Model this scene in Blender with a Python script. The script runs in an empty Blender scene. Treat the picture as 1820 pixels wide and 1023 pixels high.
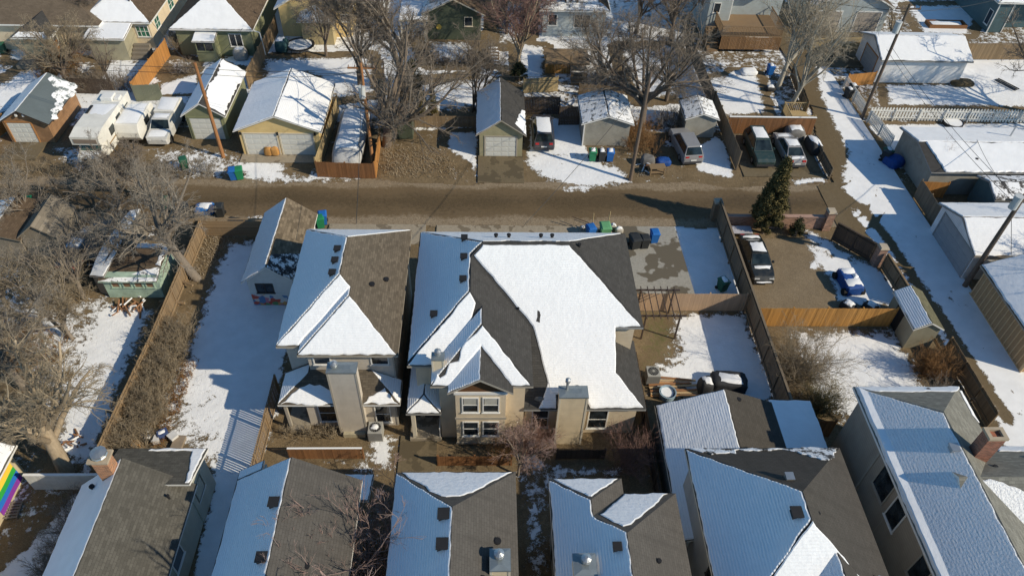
import bpy, bmesh, math, random
import numpy as np
from mathutils import Vector
from mathutils.geometry import delaunay_2d_cdt
# ------------------------------------------------------------------ camera, sky, sun, exposure
S = bpy.context.scene
COL = S.collection
FPX, CX, CY, CAMH = 1308.0, 910.0, 511.5, 38.0
_t, _r, _y = map(math.radians, (45.28, -2.25, 2.86))
CF = np.array([math.sin(_y)*math.cos(_t), math.cos(_y)*math.cos(_t), -math.sin(_t)])
_R = np.array([math.cos(_y), -math.sin(_y), 0.0]); _D = np.cross(CF, _R)
CR = math.cos(_r)*_R + math.sin(_r)*_D
CD = -math.sin(_r)*_R + math.cos(_r)*_D
CC = np.array([0, 0, CAMH])
cam = bpy.data.cameras.new('camera'); cam.sensor_width = 36.0
cam.lens = FPX/1820*36; cam.clip_end = 3000; cam.clip_start = .5
cam_o = bpy.data.objects.new('camera', cam); COL.objects.link(cam_o)
from mathutils import Matrix
mw = Matrix(((CR[0], -CD[0], -CF[0], 0), (CR[1], -CD[1], -CF[1], 0), (CR[2], -CD[2], -CF[2], CAMH), (0, 0, 0, 1)))
cam_o.matrix_world = mw
S.camera = cam_o
SUN_EL, SUN_AZ = 32.5, -24.0       # azimuth of the sun measured from +X towards +Y
w = bpy.data.worlds.new('World'); S.world = w; w.use_nodes = True
nt = w.node_tree; bg = nt.nodes['Background']
sk = nt.nodes.new('ShaderNodeTexSky'); sk.sky_type = 'NISHITA'; sk.sun_disc = False
sk.sun_elevation = math.radians(SUN_EL); sk.sun_rotation = math.radians(90 - SUN_AZ)
sk.altitude = 1000; sk.air_density = 1.0; sk.dust_density = .2; sk.ozone_density = 5.5
tint = nt.nodes.new('ShaderNodeMix'); tint.data_type = 'RGBA'; tint.blend_type = 'MULTIPLY'; tint.inputs[0].default_value = 1; tint.inputs[7].default_value = (.90, 1.06, .97, 1)   # white balance of the sky light
nt.links.new(sk.outputs[0], tint.inputs[6]); nt.links.new(tint.outputs[2], bg.inputs[0]); bg.inputs[1].default_value = .125
sl = bpy.data.lights.new('sun', 'SUN'); sl.energy = 4.5; sl.angle = math.radians(.55); sl.color = (1, .875, .67)
so = bpy.data.objects.new('sun', sl); COL.objects.link(so)
_e, _a = math.radians(SUN_EL), math.radians(SUN_AZ)
sd = Vector((math.cos(_e)*math.cos(_a), math.cos(_e)*math.sin(_a), math.sin(_e)))
so.rotation_euler = sd.to_track_quat('Z', 'Y').to_euler(); so.location = sd*200
S.view_settings.view_transform = 'Standard'; S.view_settings.look = 'None'
S.view_settings.exposure = .05; S.view_settings.gamma = 1.0; S.view_settings.use_curve_mapping = False

# surveying: where the ray of a photograph pixel meets a horizontal plane, a wall Y = const or a wall X = const
def ray(px, py): return CF*FPX + CR*(px-CX) + CD*(py-CY)
def at(px, py, z=0.0):
    d = ray(px, py); return CC + d*((z-CAMH)/d[2])
def onY(px, py, Y):
    d = ray(px, py); p = CC + d*(Y/d[1]); return float(p[0]), float(p[2])
def onX(px, py, X):
    d = ray(px, py); p = CC + d*(X/d[0]); return float(p[1]), float(p[2])
def P2(pts, z=0.0): return [tuple(float(c) for c in at(x, y, z)[:2]) for x, y in pts]

# ------------------------------------------------------------------ materials
MATS = {}
class NT:
    def __init__(s, name):
        s.m = bpy.data.materials.new(name); s.m.use_nodes = True
        s.t = s.m.node_tree; s.b = s.t.nodes['Principled BSDF']; s.n = s.t.nodes
    def node(s, typ, **kw):
        n = s.n.new('ShaderNode'+typ)
        for k, v in kw.items():
            if k.startswith('i_'):
                key = k[2:]; n.inputs[int(key) if key.isdigit() else key].default_value = v
            else: setattr(n, k, v)
        return n
    def l(s, a, b): s.t.links.new(a, b)
    def math(s, op, a, b=None, c=None):
        n = s.node('Math', operation=op)
        for i, v in enumerate((a, b, c)):
            if v is None: continue
            if isinstance(v, (int, float)): n.inputs[i].default_value = v
            else: s.l(v, n.inputs[i])
        return n.outputs[0]
    def noise(s, scale, detail=3, vec=None, rough=.55):
        n = s.node('TexNoise'); n.inputs['Scale'].default_value = scale; n.inputs['Detail'].default_value = detail
        n.inputs['Roughness'].default_value = rough
        if vec is not None: s.l(vec, n.inputs['Vector'])
        return n.outputs['Fac']
    def mix(s, f, a, b, blend='MIX'):
        n = s.node('Mix', data_type='RGBA', blend_type=blend)
        for i, v in ((0, f), (6, a), (7, b)):
            if isinstance(v, (int, float)): n.inputs[i].default_value = v
            elif isinstance(v, tuple): n.inputs[i].default_value = (*v[:3], 1)
            else: s.l(v, n.inputs[i])
        return n.outputs[2]
    def ramp(s, f, lo, hi):
        n = s.node('MapRange', clamp=True); n.inputs[1].default_value = lo; n.inputs[2].default_value = hi
        s.l(f, n.inputs[0]); return n.outputs[0]
    def bump(s, h, dist=.02, strength=1.0, prev=None):
        n = s.node('Bump'); n.inputs['Distance'].default_value = dist; n.inputs['Strength'].default_value = strength
        s.l(h, n.inputs['Height'])
        if prev is not None: s.l(prev, n.inputs['Normal'])
        return n.outputs[0]
    def obj(s): return s.node('TexCoord').outputs['Object']
    def uv(s): return s.node('TexCoord').outputs['UV']
    def out(s, col, rough=.8, nrm=None, metal=0.0, spec=.3):
        if isinstance(col, tuple): s.b.inputs['Base Color'].default_value = (*col[:3], 1)
        else: s.l(col, s.b.inputs['Base Color'])
        if isinstance(rough, float): s.b.inputs['Roughness'].default_value = rough
        else: s.l(rough, s.b.inputs['Roughness'])
        s.b.inputs['Metallic'].default_value = metal
        s.b.inputs['Specular IOR Level'].default_value = spec
        if nrm is not None: s.l(nrm, s.b.inputs['Normal'])
        return s.m
def sc(c, k): return tuple(min(1, x*k) for x in c)
def plain(name, col, rough=.7, var=.15, scale=2.5, metal=0.0, bump=.0, spec=.3):
    if name in MATS: return MATS[name]
    t = NT(name); o = t.obj(); n = t.noise(scale, 4, o); n2 = t.noise(scale*9, 2, o)
    f = t.math('ADD', t.math('MULTIPLY', n, .7), t.math('MULTIPLY', n2, .3))
    c = t.mix(t.ramp(f, .3, .7), sc(col, 1-var), sc(col, 1+var))
    nr = t.bump(n2, bump) if bump else None
    MATS[name] = t.out(c, rough, nr, metal, spec); return MATS[name]
def wood(name, col, var=.35, rough=.85, axis=2):
    """weathered boards: every board (mesh island) its own tone, grain along the board"""
    if name in MATS: return MATS[name]
    t = NT(name); o = t.obj(); mp = t.node('Mapping'); t.l(o, mp.inputs[0])
    mp.inputs['Scale'].default_value = (14, 14, 1.2) if axis == 2 else (1.2, 14, 14)
    g = t.noise(2, 4, mp.outputs[0]); isl = t.node('NewGeometry').outputs['Random Per Island']
    f = t.math('ADD', t.math('MULTIPLY', g, .55), t.math('MULTIPLY', isl, .45))
    big = t.noise(.5, 2, o)
    c = t.mix(t.ramp(f, .2, .8), sc(col, 1-var), sc(col, 1+var))
    c = t.mix(t.math('MULTIPLY', t.ramp(big, .45, .75), .3), c, sc((col[0]*.8+.02, col[1]*.9+.02, col[2]+.03), .8))
    MATS[name] = t.out(c, rough, t.bump(g, .004)); return MATS[name]
def siding(name, col, period=.13, var=.08, vertical=False):
    if name in MATS: return MATS[name]
    col = tuple(min(.82, x*1.35) for x in col); t = NT(name); o = t.obj(); sp = t.node('SeparateXYZ'); t.l(o, sp.inputs[0])
    if vertical: h = t.math('FRACT', t.math('DIVIDE', t.math('ADD', sp.outputs[0], sp.outputs[1]), period))
    else: h = t.math('FRACT', t.math('DIVIDE', sp.outputs[2], period))
    n = t.noise(1.2, 3, o)
    c = t.mix(t.ramp(n, .3, .7), sc(col, 1-var), sc(col, 1+var))
    mp = t.node('Mapping'); t.l(o, mp.inputs[0]); mp.inputs['Scale'].default_value = (1.5, 1.5, .25); c = t.mix(t.math('MULTIPLY', t.ramp(t.noise(1.3, 4, mp.outputs[0]), .5, .75), .28), c, sc(col, .55))
    c = t.mix(t.ramp(h, .84, 1.0), c, sc(col, .68))
    MATS[name] = t.out(c, .65, t.bump(h, .022, .8)); return MATS[name]
def shingle(name, col, var=.28, row=.145, tabw=.32, tint=None):
    if name in MATS: return MATS[name]
    t = NT(name); u = t.uv()
    br = t.node('TexBrick'); t.l(u, br.inputs['Vector'])
    br.inputs['Scale'].default_value = 1; br.inputs['Brick Width'].default_value = tabw; br.inputs['Row Height'].default_value = row
    br.inputs['Mortar Size'].default_value = .012; br.inputs['Mortar Smooth'].default_value = .5; br.inputs['Bias'].default_value = 0
    br.inputs['Color1'].default_value = (*sc(col, 1-var), 1); br.inputs['Color2'].default_value = (*sc(col, 1+var), 1)
    br.inputs['Mortar'].default_value = (*sc(col, .55), 1)
    n = t.noise(.6, 4, u); mp = t.node('Mapping'); t.l(u, mp.inputs[0]); mp.inputs['Scale'].default_value = (1.6, .22, 1); st = t.noise(1.4, 4, mp.outputs[0], .6); n2 = t.noise(26, 3, u)
    c = t.mix(t.math('MULTIPLY', t.ramp(n, .35, .7), .45), br.outputs['Color'], tint or sc(col, .8))
    c = t.mix(t.math('MULTIPLY', t.ramp(n2, .35, .7), .4), c, sc(col, 1.4))
    c = t.mix(t.math('MULTIPLY', t.ramp(st, .48, .68), .4), c, sc(col, .62))
    sp = t.node('SeparateXYZ'); t.l(u, sp.inputs[0])
    saw = t.math('FRACT', t.math('DIVIDE', sp.outputs[1], row))
    h = t.math('ADD', t.math('MULTIPLY', t.math('SUBTRACT', 1, saw), .8), t.math('MULTIPLY', n2, .4))
    MATS[name] = t.out(c, .92, t.bump(h, .012, .8), 0, .15); return MATS[name]
SNOW = (.83, .85, .88)
def snowmat(name, courses=0.0, rough_amp=.02, scale=3.0, patch=None, thr=.5, pcol=(.1, .095, .09), vert=0.0):
    """snow; courses = amplitude in m of the shingle rows that show through; patch = noise scale of melted spots down to pcol"""
    if name in MATS: return MATS[name]
    t = NT(name); u = t.uv(); sp = t.node('SeparateXYZ'); t.l(u, sp.inputs[0])
    n = t.noise(scale, 5, u, .6); nr = t.bump(n, rough_amp, 1.0)
    n3 = t.noise(.9, 2, u)
    if courses:
        wob = t.math('MULTIPLY', t.noise(2.6, 4, u, .65), .13)
        ph = t.math('MULTIPLY', t.math('ADD', sp.outputs[1], wob), 2*math.pi/.145)
        h = t.math('MULTIPLY', t.math('SINE', ph), t.ramp(t.math('ADD', t.math('MULTIPLY', n3, .5), t.math('MULTIPLY', t.noise(4.5, 3, u), .5)), .3, .65))
        nr = t.bump(h, courses, 1.0, nr)
    if vert:
        h = t.math('SINE', t.math('MULTIPLY', sp.outputs[0], 2*math.pi/.3)); nr = t.bump(h, vert, 1.0, nr)
    c = t.mix(t.ramp(n3, .3, .7), sc(SNOW, .96), sc(SNOW, 1.04))
    if courses: c = t.mix(t.math('MULTIPLY', t.ramp(h, .15, .95), .25), c, (.42, .42, .43))
    if patch:
        m = t.ramp(t.math('ADD', t.math('MULTIPLY', t.noise(patch, 4, u, .65), .75), t.math('MULTIPLY', t.noise(patch*6, 3, u), .25)), thr-.03, thr+.03)
        c = t.mix(m, pcol, c)
    MATS[name] = t.out(c, .55, nr, 0, .25); return MATS[name]
def brickmat(name, col, mortar, bw=.22, bh=.075, var=.35):
    if name in MATS: return MATS[name]
    t = NT(name); o = t.obj(); sp = t.node('SeparateXYZ'); t.l(o, sp.inputs[0])
    cb = t.node('CombineXYZ'); t.l(t.math('ADD', sp.outputs[0], sp.outputs[1]), cb.inputs[0]); t.l(sp.outputs[2], cb.inputs[1])
    br = t.node('TexBrick'); t.l(cb.outputs[0], br.inputs['Vector']); br.inputs['Scale'].default_value = 1
    br.inputs['Brick Width'].default_value = bw; br.inputs['Row Height'].default_value = bh
    br.inputs['Mortar Size'].default_value = .008; br.inputs['Color1'].default_value = (*sc(col, 1-var), 1)
    br.inputs['Color2'].default_value = (*sc(col, 1+var), 1); br.inputs['Mortar'].default_value = (*mortar, 1)
    MATS[name] = t.out(br.outputs['Color'], .85, t.bump(br.outputs['Fac'], -.006)); return MATS[name]
def glass(name='window_glass', col=(.015, .02, .025)):
    if name in MATS: return MATS[name]
    t = NT(name); o = t.obj()
    c = t.mix(t.ramp(t.noise(1.3, 2, o), .35, .65), sc(col, .5), sc(col, 2.2))
    MATS[name] = t.out(c, .08, None, 0, .6); return MATS[name]
def paint(name, col, rough=.3, metal=.0):
    if name in MATS: return MATS[name]
    t = NT(name); o = t.obj(); n = t.noise(3, 4, o)
    c = t.mix(t.math('MULTIPLY', t.ramp(n, .45, .8), .25), col, (.16, .14, .11))
    MATS[name] = t.out(c, t.math('ADD', t.math('MULTIPLY', n, .25), rough), None, metal, .5)
    t.b.inputs['Coat Weight'].default_value = .3; return MATS[name]
def bark(name, c1, c2, sc_=6):
    if name in MATS: return MATS[name]
    t = NT(name); o = t.obj(); mp = t.node('Mapping'); t.l(o, mp.inputs[0]); mp.inputs['Scale'].default_value = (2.5, 2.5, .7)
    n = t.noise(sc_, 5, mp.outputs[0], .65); isl = t.node('NewGeometry').outputs['Random Per Island']
    c = t.mix(t.ramp(t.math('ADD', t.math('MULTIPLY', n, .7), t.math('MULTIPLY', isl, .3)), .3, .7), c1, c2)
    MATS[name] = t.out(c, .9, t.bump(n, .02)); return MATS[name]
def groundmat(name, a, b, c3, rust=(.27, .18, .09), green=(.09, .10, .03), bumpd=.085, streak=False, wet=0.0):
    """ground cover: attributes 'snow' (signed cover), 'rust' and 'green' (0..1 plant litter) drive ragged noise borders"""
    if name in MATS: return MATS[name]
    t = NT(name); o = t.obj()
    def A(n_): x = t.node('Attribute'); x.attribute_name = n_; return x.outputs['Fac']
    vec = o
    if streak:
        mp = t.node('Mapping'); t.l(o, mp.inputs[0]); mp.inputs['Scale'].default_value = streak; vec = mp.outputs[0]
    n1 = t.noise(.45, 5, vec, .6); n2 = t.noise(3.2, 5, o, .65); n3 = t.noise(16, 4, o, .7); n4 = t.noise(1.3, 4, o, .6)
    f = t.math('ADD', t.math('MULTIPLY', n1, .6), t.math('MULTIPLY', n2, .4))
    base = t.mix(t.ramp(f, .36, .64), a, b)
    base = t.mix(t.math('MULTIPLY', t.ramp(n3, .42, .64), .8), base, c3); peb = t.noise(38, 2, o); base = t.mix(t.math('MULTIPLY', t.ramp(peb, .6, .7), .5), base, sc(b, 1.5))
    rm = t.ramp(t.math('ADD', A('rust'), t.math('MULTIPLY', t.math('SUBTRACT', n2, .5), 1.2)), .3, .7)
    base = t.mix(rm, base, t.mix(t.ramp(n3, .35, .65), sc(rust, .55), sc(rust, 1.3)))
    gm = t.ramp(t.math('ADD', A('green'), t.math('MULTIPLY', t.math('SUBTRACT', n2, .5), 1.2)), .3, .7)
    base = t.mix(gm, base, t.mix(t.ramp(n3, .35, .65), sc(green, .6), sc(green, 1.4)))
    nz = t.math('ADD', t.math('MULTIPLY', t.math('SUBTRACT', n4, .5), 1.5), t.math('ADD', t.math('MULTIPLY', t.math('SUBTRACT', n2, .5), 1.3), t.math('MULTIPLY', t.math('SUBTRACT', n3, .5), 1.1)))
    sm = t.ramp(t.math('ADD', A('snow'), nz), -.07, .07)
    nn = t.noise(1.1, 3, o)
    scol = t.mix(t.ramp(nn, .3, .7), sc(SNOW, .93), sc(SNOW, 1.03))
    col = t.mix(sm, base, scol)
    h = t.math('ADD', t.math('MULTIPLY', sm, .9), t.math('ADD', t.math('MULTIPLY', n3, .35), t.math('MULTIPLY', n2, .5)))
    r = t.math('SUBTRACT', .92, t.math('MULTIPLY', t.ramp(n1, .45, .6), wet))
    MATS[name] = t.out(col, r, t.bump(h, bumpd, .9), 0, .3); return MATS[name]

# ------------------------------------------------------------------ mesh helpers
ORG = {}
def newmesh(name, v, faces, smooth=False):
    """fast mesh from numpy arrays; faces: list of (n,k) index arrays"""
    me = bpy.data.meshes.new(name)
    v = np.asarray(v, dtype=np.float32); me.vertices.add(len(v)); me.vertices.foreach_set('co', v.ravel())
    nl = sum(f.size for f in faces); nf = sum(len(f) for f in faces)
    me.loops.add(nl); me.polygons.add(nf)
    me.loops.foreach_set('vertex_index', np.concatenate([f.ravel() for f in faces]).astype(np.int32))
    tot = np.concatenate([np.full(len(f), f.shape[1], np.int32) for f in faces])
    st = np.concatenate(([0], np.cumsum(tot)[:-1])).astype(np.int32)
    me.polygons.foreach_set('loop_start', st); me.polygons.foreach_set('loop_total', tot)
    if smooth: me.polygons.foreach_set('use_smooth', np.ones(nf, dtype=bool))
    me.update(calc_edges=True); return me
def link(name, me, mat=None, parent=None):
    o = bpy.data.objects.new(name, me); COL.objects.link(o)
    if mat is not None:
        for m in (mat if isinstance(mat, (list, tuple)) else [mat]): me.materials.append(m)
    if parent is not None:
        o.parent = parent; ORG[o.name] = ORG[parent.name]
    else: ORG[o.name] = (0, 0, 0)
    return o
def tag(o, label=None, cat=None, group=None, kind=None):
    for k, v in (('label', label), ('category', cat), ('group', group), ('kind', kind)):
        if v: o[k] = v
    return o
def thing(name, label, cat, loc=(0, 0, 0), rz=0.0, group=None, local=False):
    o = bpy.data.objects.new(name, None); COL.objects.link(o); o.empty_display_size = .3
    loc = tuple(float(c) for c in loc); loc = loc if len(loc) == 3 else (*loc, 0.0)
    o.location = loc; o.rotation_euler[2] = rz
    ORG[o.name] = (0, 0, 0) if local else loc
    return tag(o, label, cat, group)
class MB:
    def __init__(s): s.v = []; s.f = []; s.mi = []; s.uvs = []
    def face(s, pts, mi=0, uv=None):
        k = len(s.v); s.v += [tuple(map(float, p)) for p in pts]; s.f.append(tuple(range(k, k+len(pts)))); s.mi.append(mi)
        s.uvs.append(uv if uv is not None else [(p[0]+p[1], p[2]) for p in pts]); return s
    def hexa(s, b, t, mi=0):
        """solid from 4 bottom points (ccw seen from above) and the 4 top points over them"""
        s.face(b[::-1], mi); s.face(t, mi)
        for i in range(len(b)):
            j = (i+1) % len(b); s.face([b[i], b[j], t[j], t[i]], mi)
        return s
    def box(s, x0, x1, y0, y1, z0, z1, mi=0):
        return s.hexa([(x0, y0, z0), (x1, y0, z0), (x1, y1, z0), (x0, y1, z0)], [(x0, y0, z1), (x1, y0, z1), (x1, y1, z1), (x0, y1, z1)], mi)
    def seg(s, a, b, th, z0, z1, mi=0, ext=0.0):
        """upright slab along a->b (plan points)"""
        a = np.array(a[:2], float); b = np.array(b[:2], float); d = (b-a)/max(1e-6, np.linalg.norm(b-a)); n = np.array([-d[1], d[0]])*th/2
        a = a-d*ext; b = b+d*ext
        q = [a-n, b-n, b+n, a+n]
        return s.hexa([(*p, z0) for p in q], [(*p, z1) for p in q], mi)
    def tube(s, pts, rad, n=8, mi=0, cap=True):
        pts = [np.array(p, float) for p in pts]; rings = []
        rad = rad if isinstance(rad, (list, tuple)) else [rad]*len(pts)
        for i, p in enumerate(pts):
            t = pts[min(i+1, len(pts)-1)]-pts[max(i-1, 0)]; t = t/np.linalg.norm(t)
            r = np.array([0, 0, 1.]) if abs(t[2]) < .9 else np.array([1., 0, 0])
            u = np.cross(t, r); u /= np.linalg.norm(u); v = np.cross(t, u)
            rings.append([p+rad[i]*(math.cos(2*math.pi*k/n)*u-math.sin(2*math.pi*k/n)*v) for k in range(n)])
        for a, b in zip(rings[:-1], rings[1:]):
            for k in range(n):
                j = (k+1) % n; s.face([a[k], a[j], b[j], b[k]], mi)
        if cap: s.face(rings[0][::-1], mi); s.face(rings[-1], mi)
        return s
    def cyl(s, x, y, z0, z1, r, n=14, r2=None, mi=0): return s.tube([(x, y, z0), (x, y, z1)], [r, r if r2 is None else r2], n, mi)
    def build(s, name, mat, parent=None, smooth=False, merge=False, bevel=0.0, uv=False):
        org = ORG[parent.name] if parent is not None else (0, 0, 0)
        me = bpy.data.meshes.new(name)
        me.from_pydata([(x-org[0], y-org[1], z-org[2]) for x, y, z in s.v], [], s.f)
        if any(s.mi): me.polygons.foreach_set('material_index', s.mi)
        if uv:
            l = me.uv_layers.new(name='uv'); l.data.foreach_set('uv', np.array([c for u in s.uvs for c in u], np.float32).ravel())
        if merge or bevel or smooth:
            bm = bmesh.new(); bm.from_mesh(me); bmesh.ops.remove_doubles(bm, verts=bm.verts, dist=.0005)
            if bevel: bmesh.ops.bevel(bm, geom=[e for e in bm.edges if e.is_manifold and e.calc_face_angle() > .5], offset=bevel, segments=2, affect='EDGES', profile=.6)
            bm.to_mesh(me); bm.free()
        if smooth: me.polygons.foreach_set('use_smooth', [True]*len(me.polygons))
        return link(name, me, mat, parent)
def clone(o, name=None, parent=None, **kw):
    c = o.copy(); COL.objects.link(c)
    if parent is not None: c.parent = parent
    for k, v in kw.items(): setattr(c, k, v)
    return c
def dup(root, loc, rz=0.0, label=None, group=None):
    r = root.copy(); COL.objects.link(r); r.location = tuple(map(float, loc)); r.rotation_euler[2] = rz
    if label: r['label'] = label
    if group: r['group'] = group
    for ch in list(root.children):
        c = ch.copy(); COL.objects.link(c); c.parent = r
        for g in list(ch.children):
            d = g.copy(); COL.objects.link(d); d.parent = c
    return r

# ------------------------------------------------------------------ roofs, walls, windows, doors
def slopes(x0, x1, y0, y1, ze, p, axis='y', hips=(0, 0)):
    """the slopes of a gable or hip roof over a rectangle; each starts with its eave edge"""
    if axis == 'y':
        xm = (x0+x1)/2; h = (x1-x0)/2; zr = ze+p*h; a = y0+h*hips[0]; b = y1-h*hips[1]
        d = {'left': [(x0, y1, ze), (x0, y0, ze), (xm, a, zr), (xm, b, zr)], 'right': [(x1, y0, ze), (x1, y1, ze), (xm, b, zr), (xm, a, zr)]}
        if hips[0]: d['front'] = [(x0, y0, ze), (x1, y0, ze), (xm, a, zr)]
        if hips[1]: d['back'] = [(x1, y1, ze), (x0, y1, ze), (xm, b, zr)]
    else:
        ym = (y0+y1)/2; h = (y1-y0)/2; zr = ze+p*h; a = x0+h*hips[0]; b = x1-h*hips[1]
        d = {'front': [(x0, y0, ze), (x1, y0, ze), (b, ym, zr), (a, ym, zr)], 'back': [(x1, y1, ze), (x0, y1, ze), (a, ym, zr), (b, ym, zr)]}
        if hips[0]: d['left'] = [(x0, y1, ze), (x0, y0, ze), (a, ym, zr)]
        if hips[1]: d['right'] = [(x1, y0, ze), (x1, y1, ze), (b, ym, zr)]
    return d
def planeuv(pts):
    p = [np.array(q, float) for q in pts]; e = p[1]-p[0]; e[2] = 0; e /= np.linalg.norm(e)
    n = np.cross(p[1]-p[0], p[2]-p[0]); n /= np.linalg.norm(n); up = np.cross(n, e)
    return lambda q: (float(np.dot(np.array(q)-p[0], e)), float(np.dot(np.array(q)-p[0], up)))
def zplane(pts):
    p = [np.array(q, float) for q in pts[:3]]; n = np.cross(p[1]-p[0], p[2]-p[0])
    return lambda x, y: float(p[0][2]-(n[0]*(x-p[0][0])+n[1]*(y-p[0][1]))/n[2])
def roof(parent, sl, mat, trim, th=.16, name='roof'):
    """all slopes of one roof as one slab: shingles on top (UV in metres), trim on the fascia and soffit"""
    mb = MB(); polys = list(sl.values()) if isinstance(sl, dict) else sl
    cnt = {}
    key = lambda a, b: tuple(sorted((tuple(round(c, 3) for c in a), tuple(round(c, 3) for c in b))))
    for p in polys:
        for i in range(len(p)): k = key(p[i], p[(i+1) % len(p)]); cnt[k] = cnt.get(k, 0)+1
    for p in polys:
        f = planeuv(p); mb.face(p, 0, [f(q) for q in p])
        lo = [(x, y, z-th) for x, y, z in p]; mb.face(lo[::-1], 1)
        for i in range(len(p)):
            j = (i+1) % len(p)
            if cnt[key(p[i], p[j])] == 1: mb.face([lo[i], lo[j], p[j], p[i]], 1)
    return mb.build(name, [mat, trim], parent, uv=True)
def inset(poly, d):
    c = np.mean(poly, axis=0); out = []
    n = len(poly); a = np.array(poly, float)
    area = sum(a[i][0]*a[(i+1) % n][1]-a[(i+1) % n][0]*a[i][1] for i in range(n)); sg = 1 if area > 0 else -1
    for i in range(n):
        p, q, r = a[i-1], a[i], a[(i+1) % n]
        e1 = (q-p)/np.linalg.norm(q-p); e2 = (r-q)/np.linalg.norm(r-q)
        n1 = np.array([-e1[1], e1[0]])*sg; n2 = np.array([-e2[1], e2[0]])*sg
        b = n1+n2; k = d/max(.35, 1+float(n1 @ n2)); out.append(tuple(q+b*k))
    return out
def sdist(X, Y, poly):
    """signed distance, positive inside"""
    d = np.full(X.shape, 1e9); ins = np.zeros(X.shape, bool); n = len(poly)
    for i in range(n):
        ax, ay = poly[i]; bx, by = poly[(i+1) % n]; ex, ey = bx-ax, by-ay
        t = np.clip(((X-ax)*ex+(Y-ay)*ey)/(ex*ex+ey*ey+1e-9), 0, 1)
        d = np.minimum(d, np.hypot(X-ax-t*ex, Y-ay-t*ey))
        c = (ay > Y) != (by > Y)
        if ey != 0: ins ^= c & (X < ax+(Y-ay)/ey*ex)
    return np.where(ins, d, -d)
_rs = random.Random(7)
def snow(parent, plane, mat, poly=None, th=.07, jag=.03, ins=.05, step=.22, name='snow_layer', seed=None, drop=.0):
    """a blanket of snow on a slope; poly is its outline in plan (default: the whole slope), with an uneven edge"""
    z = zplane(plane); f = planeuv(plane); rs = random.Random(seed) if seed else _rs
    poly = inset([q[:2] for q in plane], ins) if poly is None else poly
    if sum(poly[i-1][0]*poly[i][1]-poly[i][0]*poly[i-1][1] for i in range(len(poly))) < 0: poly = poly[::-1]
    pts = []; inn = []; n = len(poly); w0 = 0.0; pin = inset(poly, min(.06, th*.8))
    for i in range(n):
        a = np.array(poly[i]); b = np.array(poly[(i+1) % n]); L = np.linalg.norm(b-a); ia = np.array(pin[i]); ib = np.array(pin[(i+1) % n])
        if L < .01: continue
        k = max(1, int(L/step)); d = (b-a)/L; nn = np.array([-d[1], d[0]])
        for j in range(k):
            w0 = .6*w0+rs.uniform(-1, 1)*jag
            e = nn*w0 if j else d*0; pts.append(a+(b-a)*(j/k)+e); inn.append(ia+(ib-ia)*(j/k)+e)
    m = len(pts)
    org = ORG[parent.name]; xs0, ys0 = zip(*inn); cand = []
    for gx_ in np.arange(min(xs0), max(xs0), .5):
        for gy_ in np.arange(min(ys0), max(ys0), .5): cand.append((gx_+rs.uniform(-.15, .15), gy_+rs.uniform(-.15, .15)))
    if cand:
        ca = np.array(cand); dd = sdist(ca[:, 0], ca[:, 1], [tuple(p) for p in inn]); cand = [c for c, q in zip(cand, dd) if q > .16]
    v2 = [Vector((float(p[0]), float(p[1]))) for p in inn]+[Vector((float(a), float(b))) for a, b in cand]
    cv, _, cf, orig, _, _ = delaunay_2d_cdt(v2, [], [list(range(m))], 1, 1e-5)
    lp = lambda p, hh: (p[0], p[1], z(p[0], p[1])+hh)
    V3 = [lp(p, .004-drop) for p in pts]+[lp(p, th*.55) for p in pts]; F3 = []; k0 = len(V3); idx = {}
    for q, (v, og) in enumerate(zip(cv, orig)):
        edge = any(o_ < m for o_ in og)
        for o_ in og:
            if o_ < m: idx[o_] = k0+q
        V3.append(lp(v, th+(0 if edge else rs.uniform(.0, .008))))
    F3 += [tuple(k0+q for q in t) for t in cf]
    F3 = [t if (V3[t[1]][0]-V3[t[0]][0])*(V3[t[2]][1]-V3[t[0]][1])-(V3[t[1]][1]-V3[t[0]][1])*(V3[t[2]][0]-V3[t[0]][0]) > 0 else t[::-1] for t in F3]
    nt_ = len(F3)
    for i in range(m):
        j = (i+1) % m; F3.append((i, j, m+j, m+i))
        if i in idx and j in idx: V3 += [V3[idx[i]], V3[idx[j]]]; F3.append((m+i, m+j, len(V3)-1, len(V3)-2))
    me = bpy.data.meshes.new(name); me.from_pydata([(x-org[0], y-org[1], zz-org[2]) for x, y, zz in V3], [], F3)
    uvd = np.array([f(V3[l.vertex_index]) for l in me.loops], np.float32); me.uv_layers.new(name='uv').data.foreach_set('uv', uvd.ravel())
    me.polygons.foreach_set('use_smooth', [q < nt_ for q in range(len(F3))])
    return link(name, me, mat, parent)
def walls(parent, blocks, mat, name='wall'):
    """blocks: (x0,x1,y0,y1,z0,z1) boxes or ('gy'|'gx', x0,x1,y0,y1,z0,ze,zr) with gable ends"""
    mb = MB()
    for b in blocks:
        if b[0] == 'gy':
            _, x0, x1, y0, y1, z0, ze, zr = b; xm = (x0+x1)/2
            pr = [(x0, z0), (x1, z0), (x1, ze), (xm, zr), (x0, ze)]
            A = [(x, y0, z) for x, z in pr]; B = [(x, y1, z) for x, z in pr]
        elif b[0] == 'gx':
            _, x0, x1, y0, y1, z0, ze, zr = b; ym = (y0+y1)/2
            pr = [(y1, z0), (y0, z0), (y0, ze), (ym, zr), (y1, ze)]
            A = [(x0, y, z) for y, z in pr]; B = [(x1, y, z) for y, z in pr]
        else: mb.box(*b); continue
        mb.face(A); mb.face(B[::-1])
        for i in range(len(A)): j = (i+1) % len(A); mb.face([A[j], A[i], B[i], B[j]])
    return mb.build(name, mat, parent)
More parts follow.
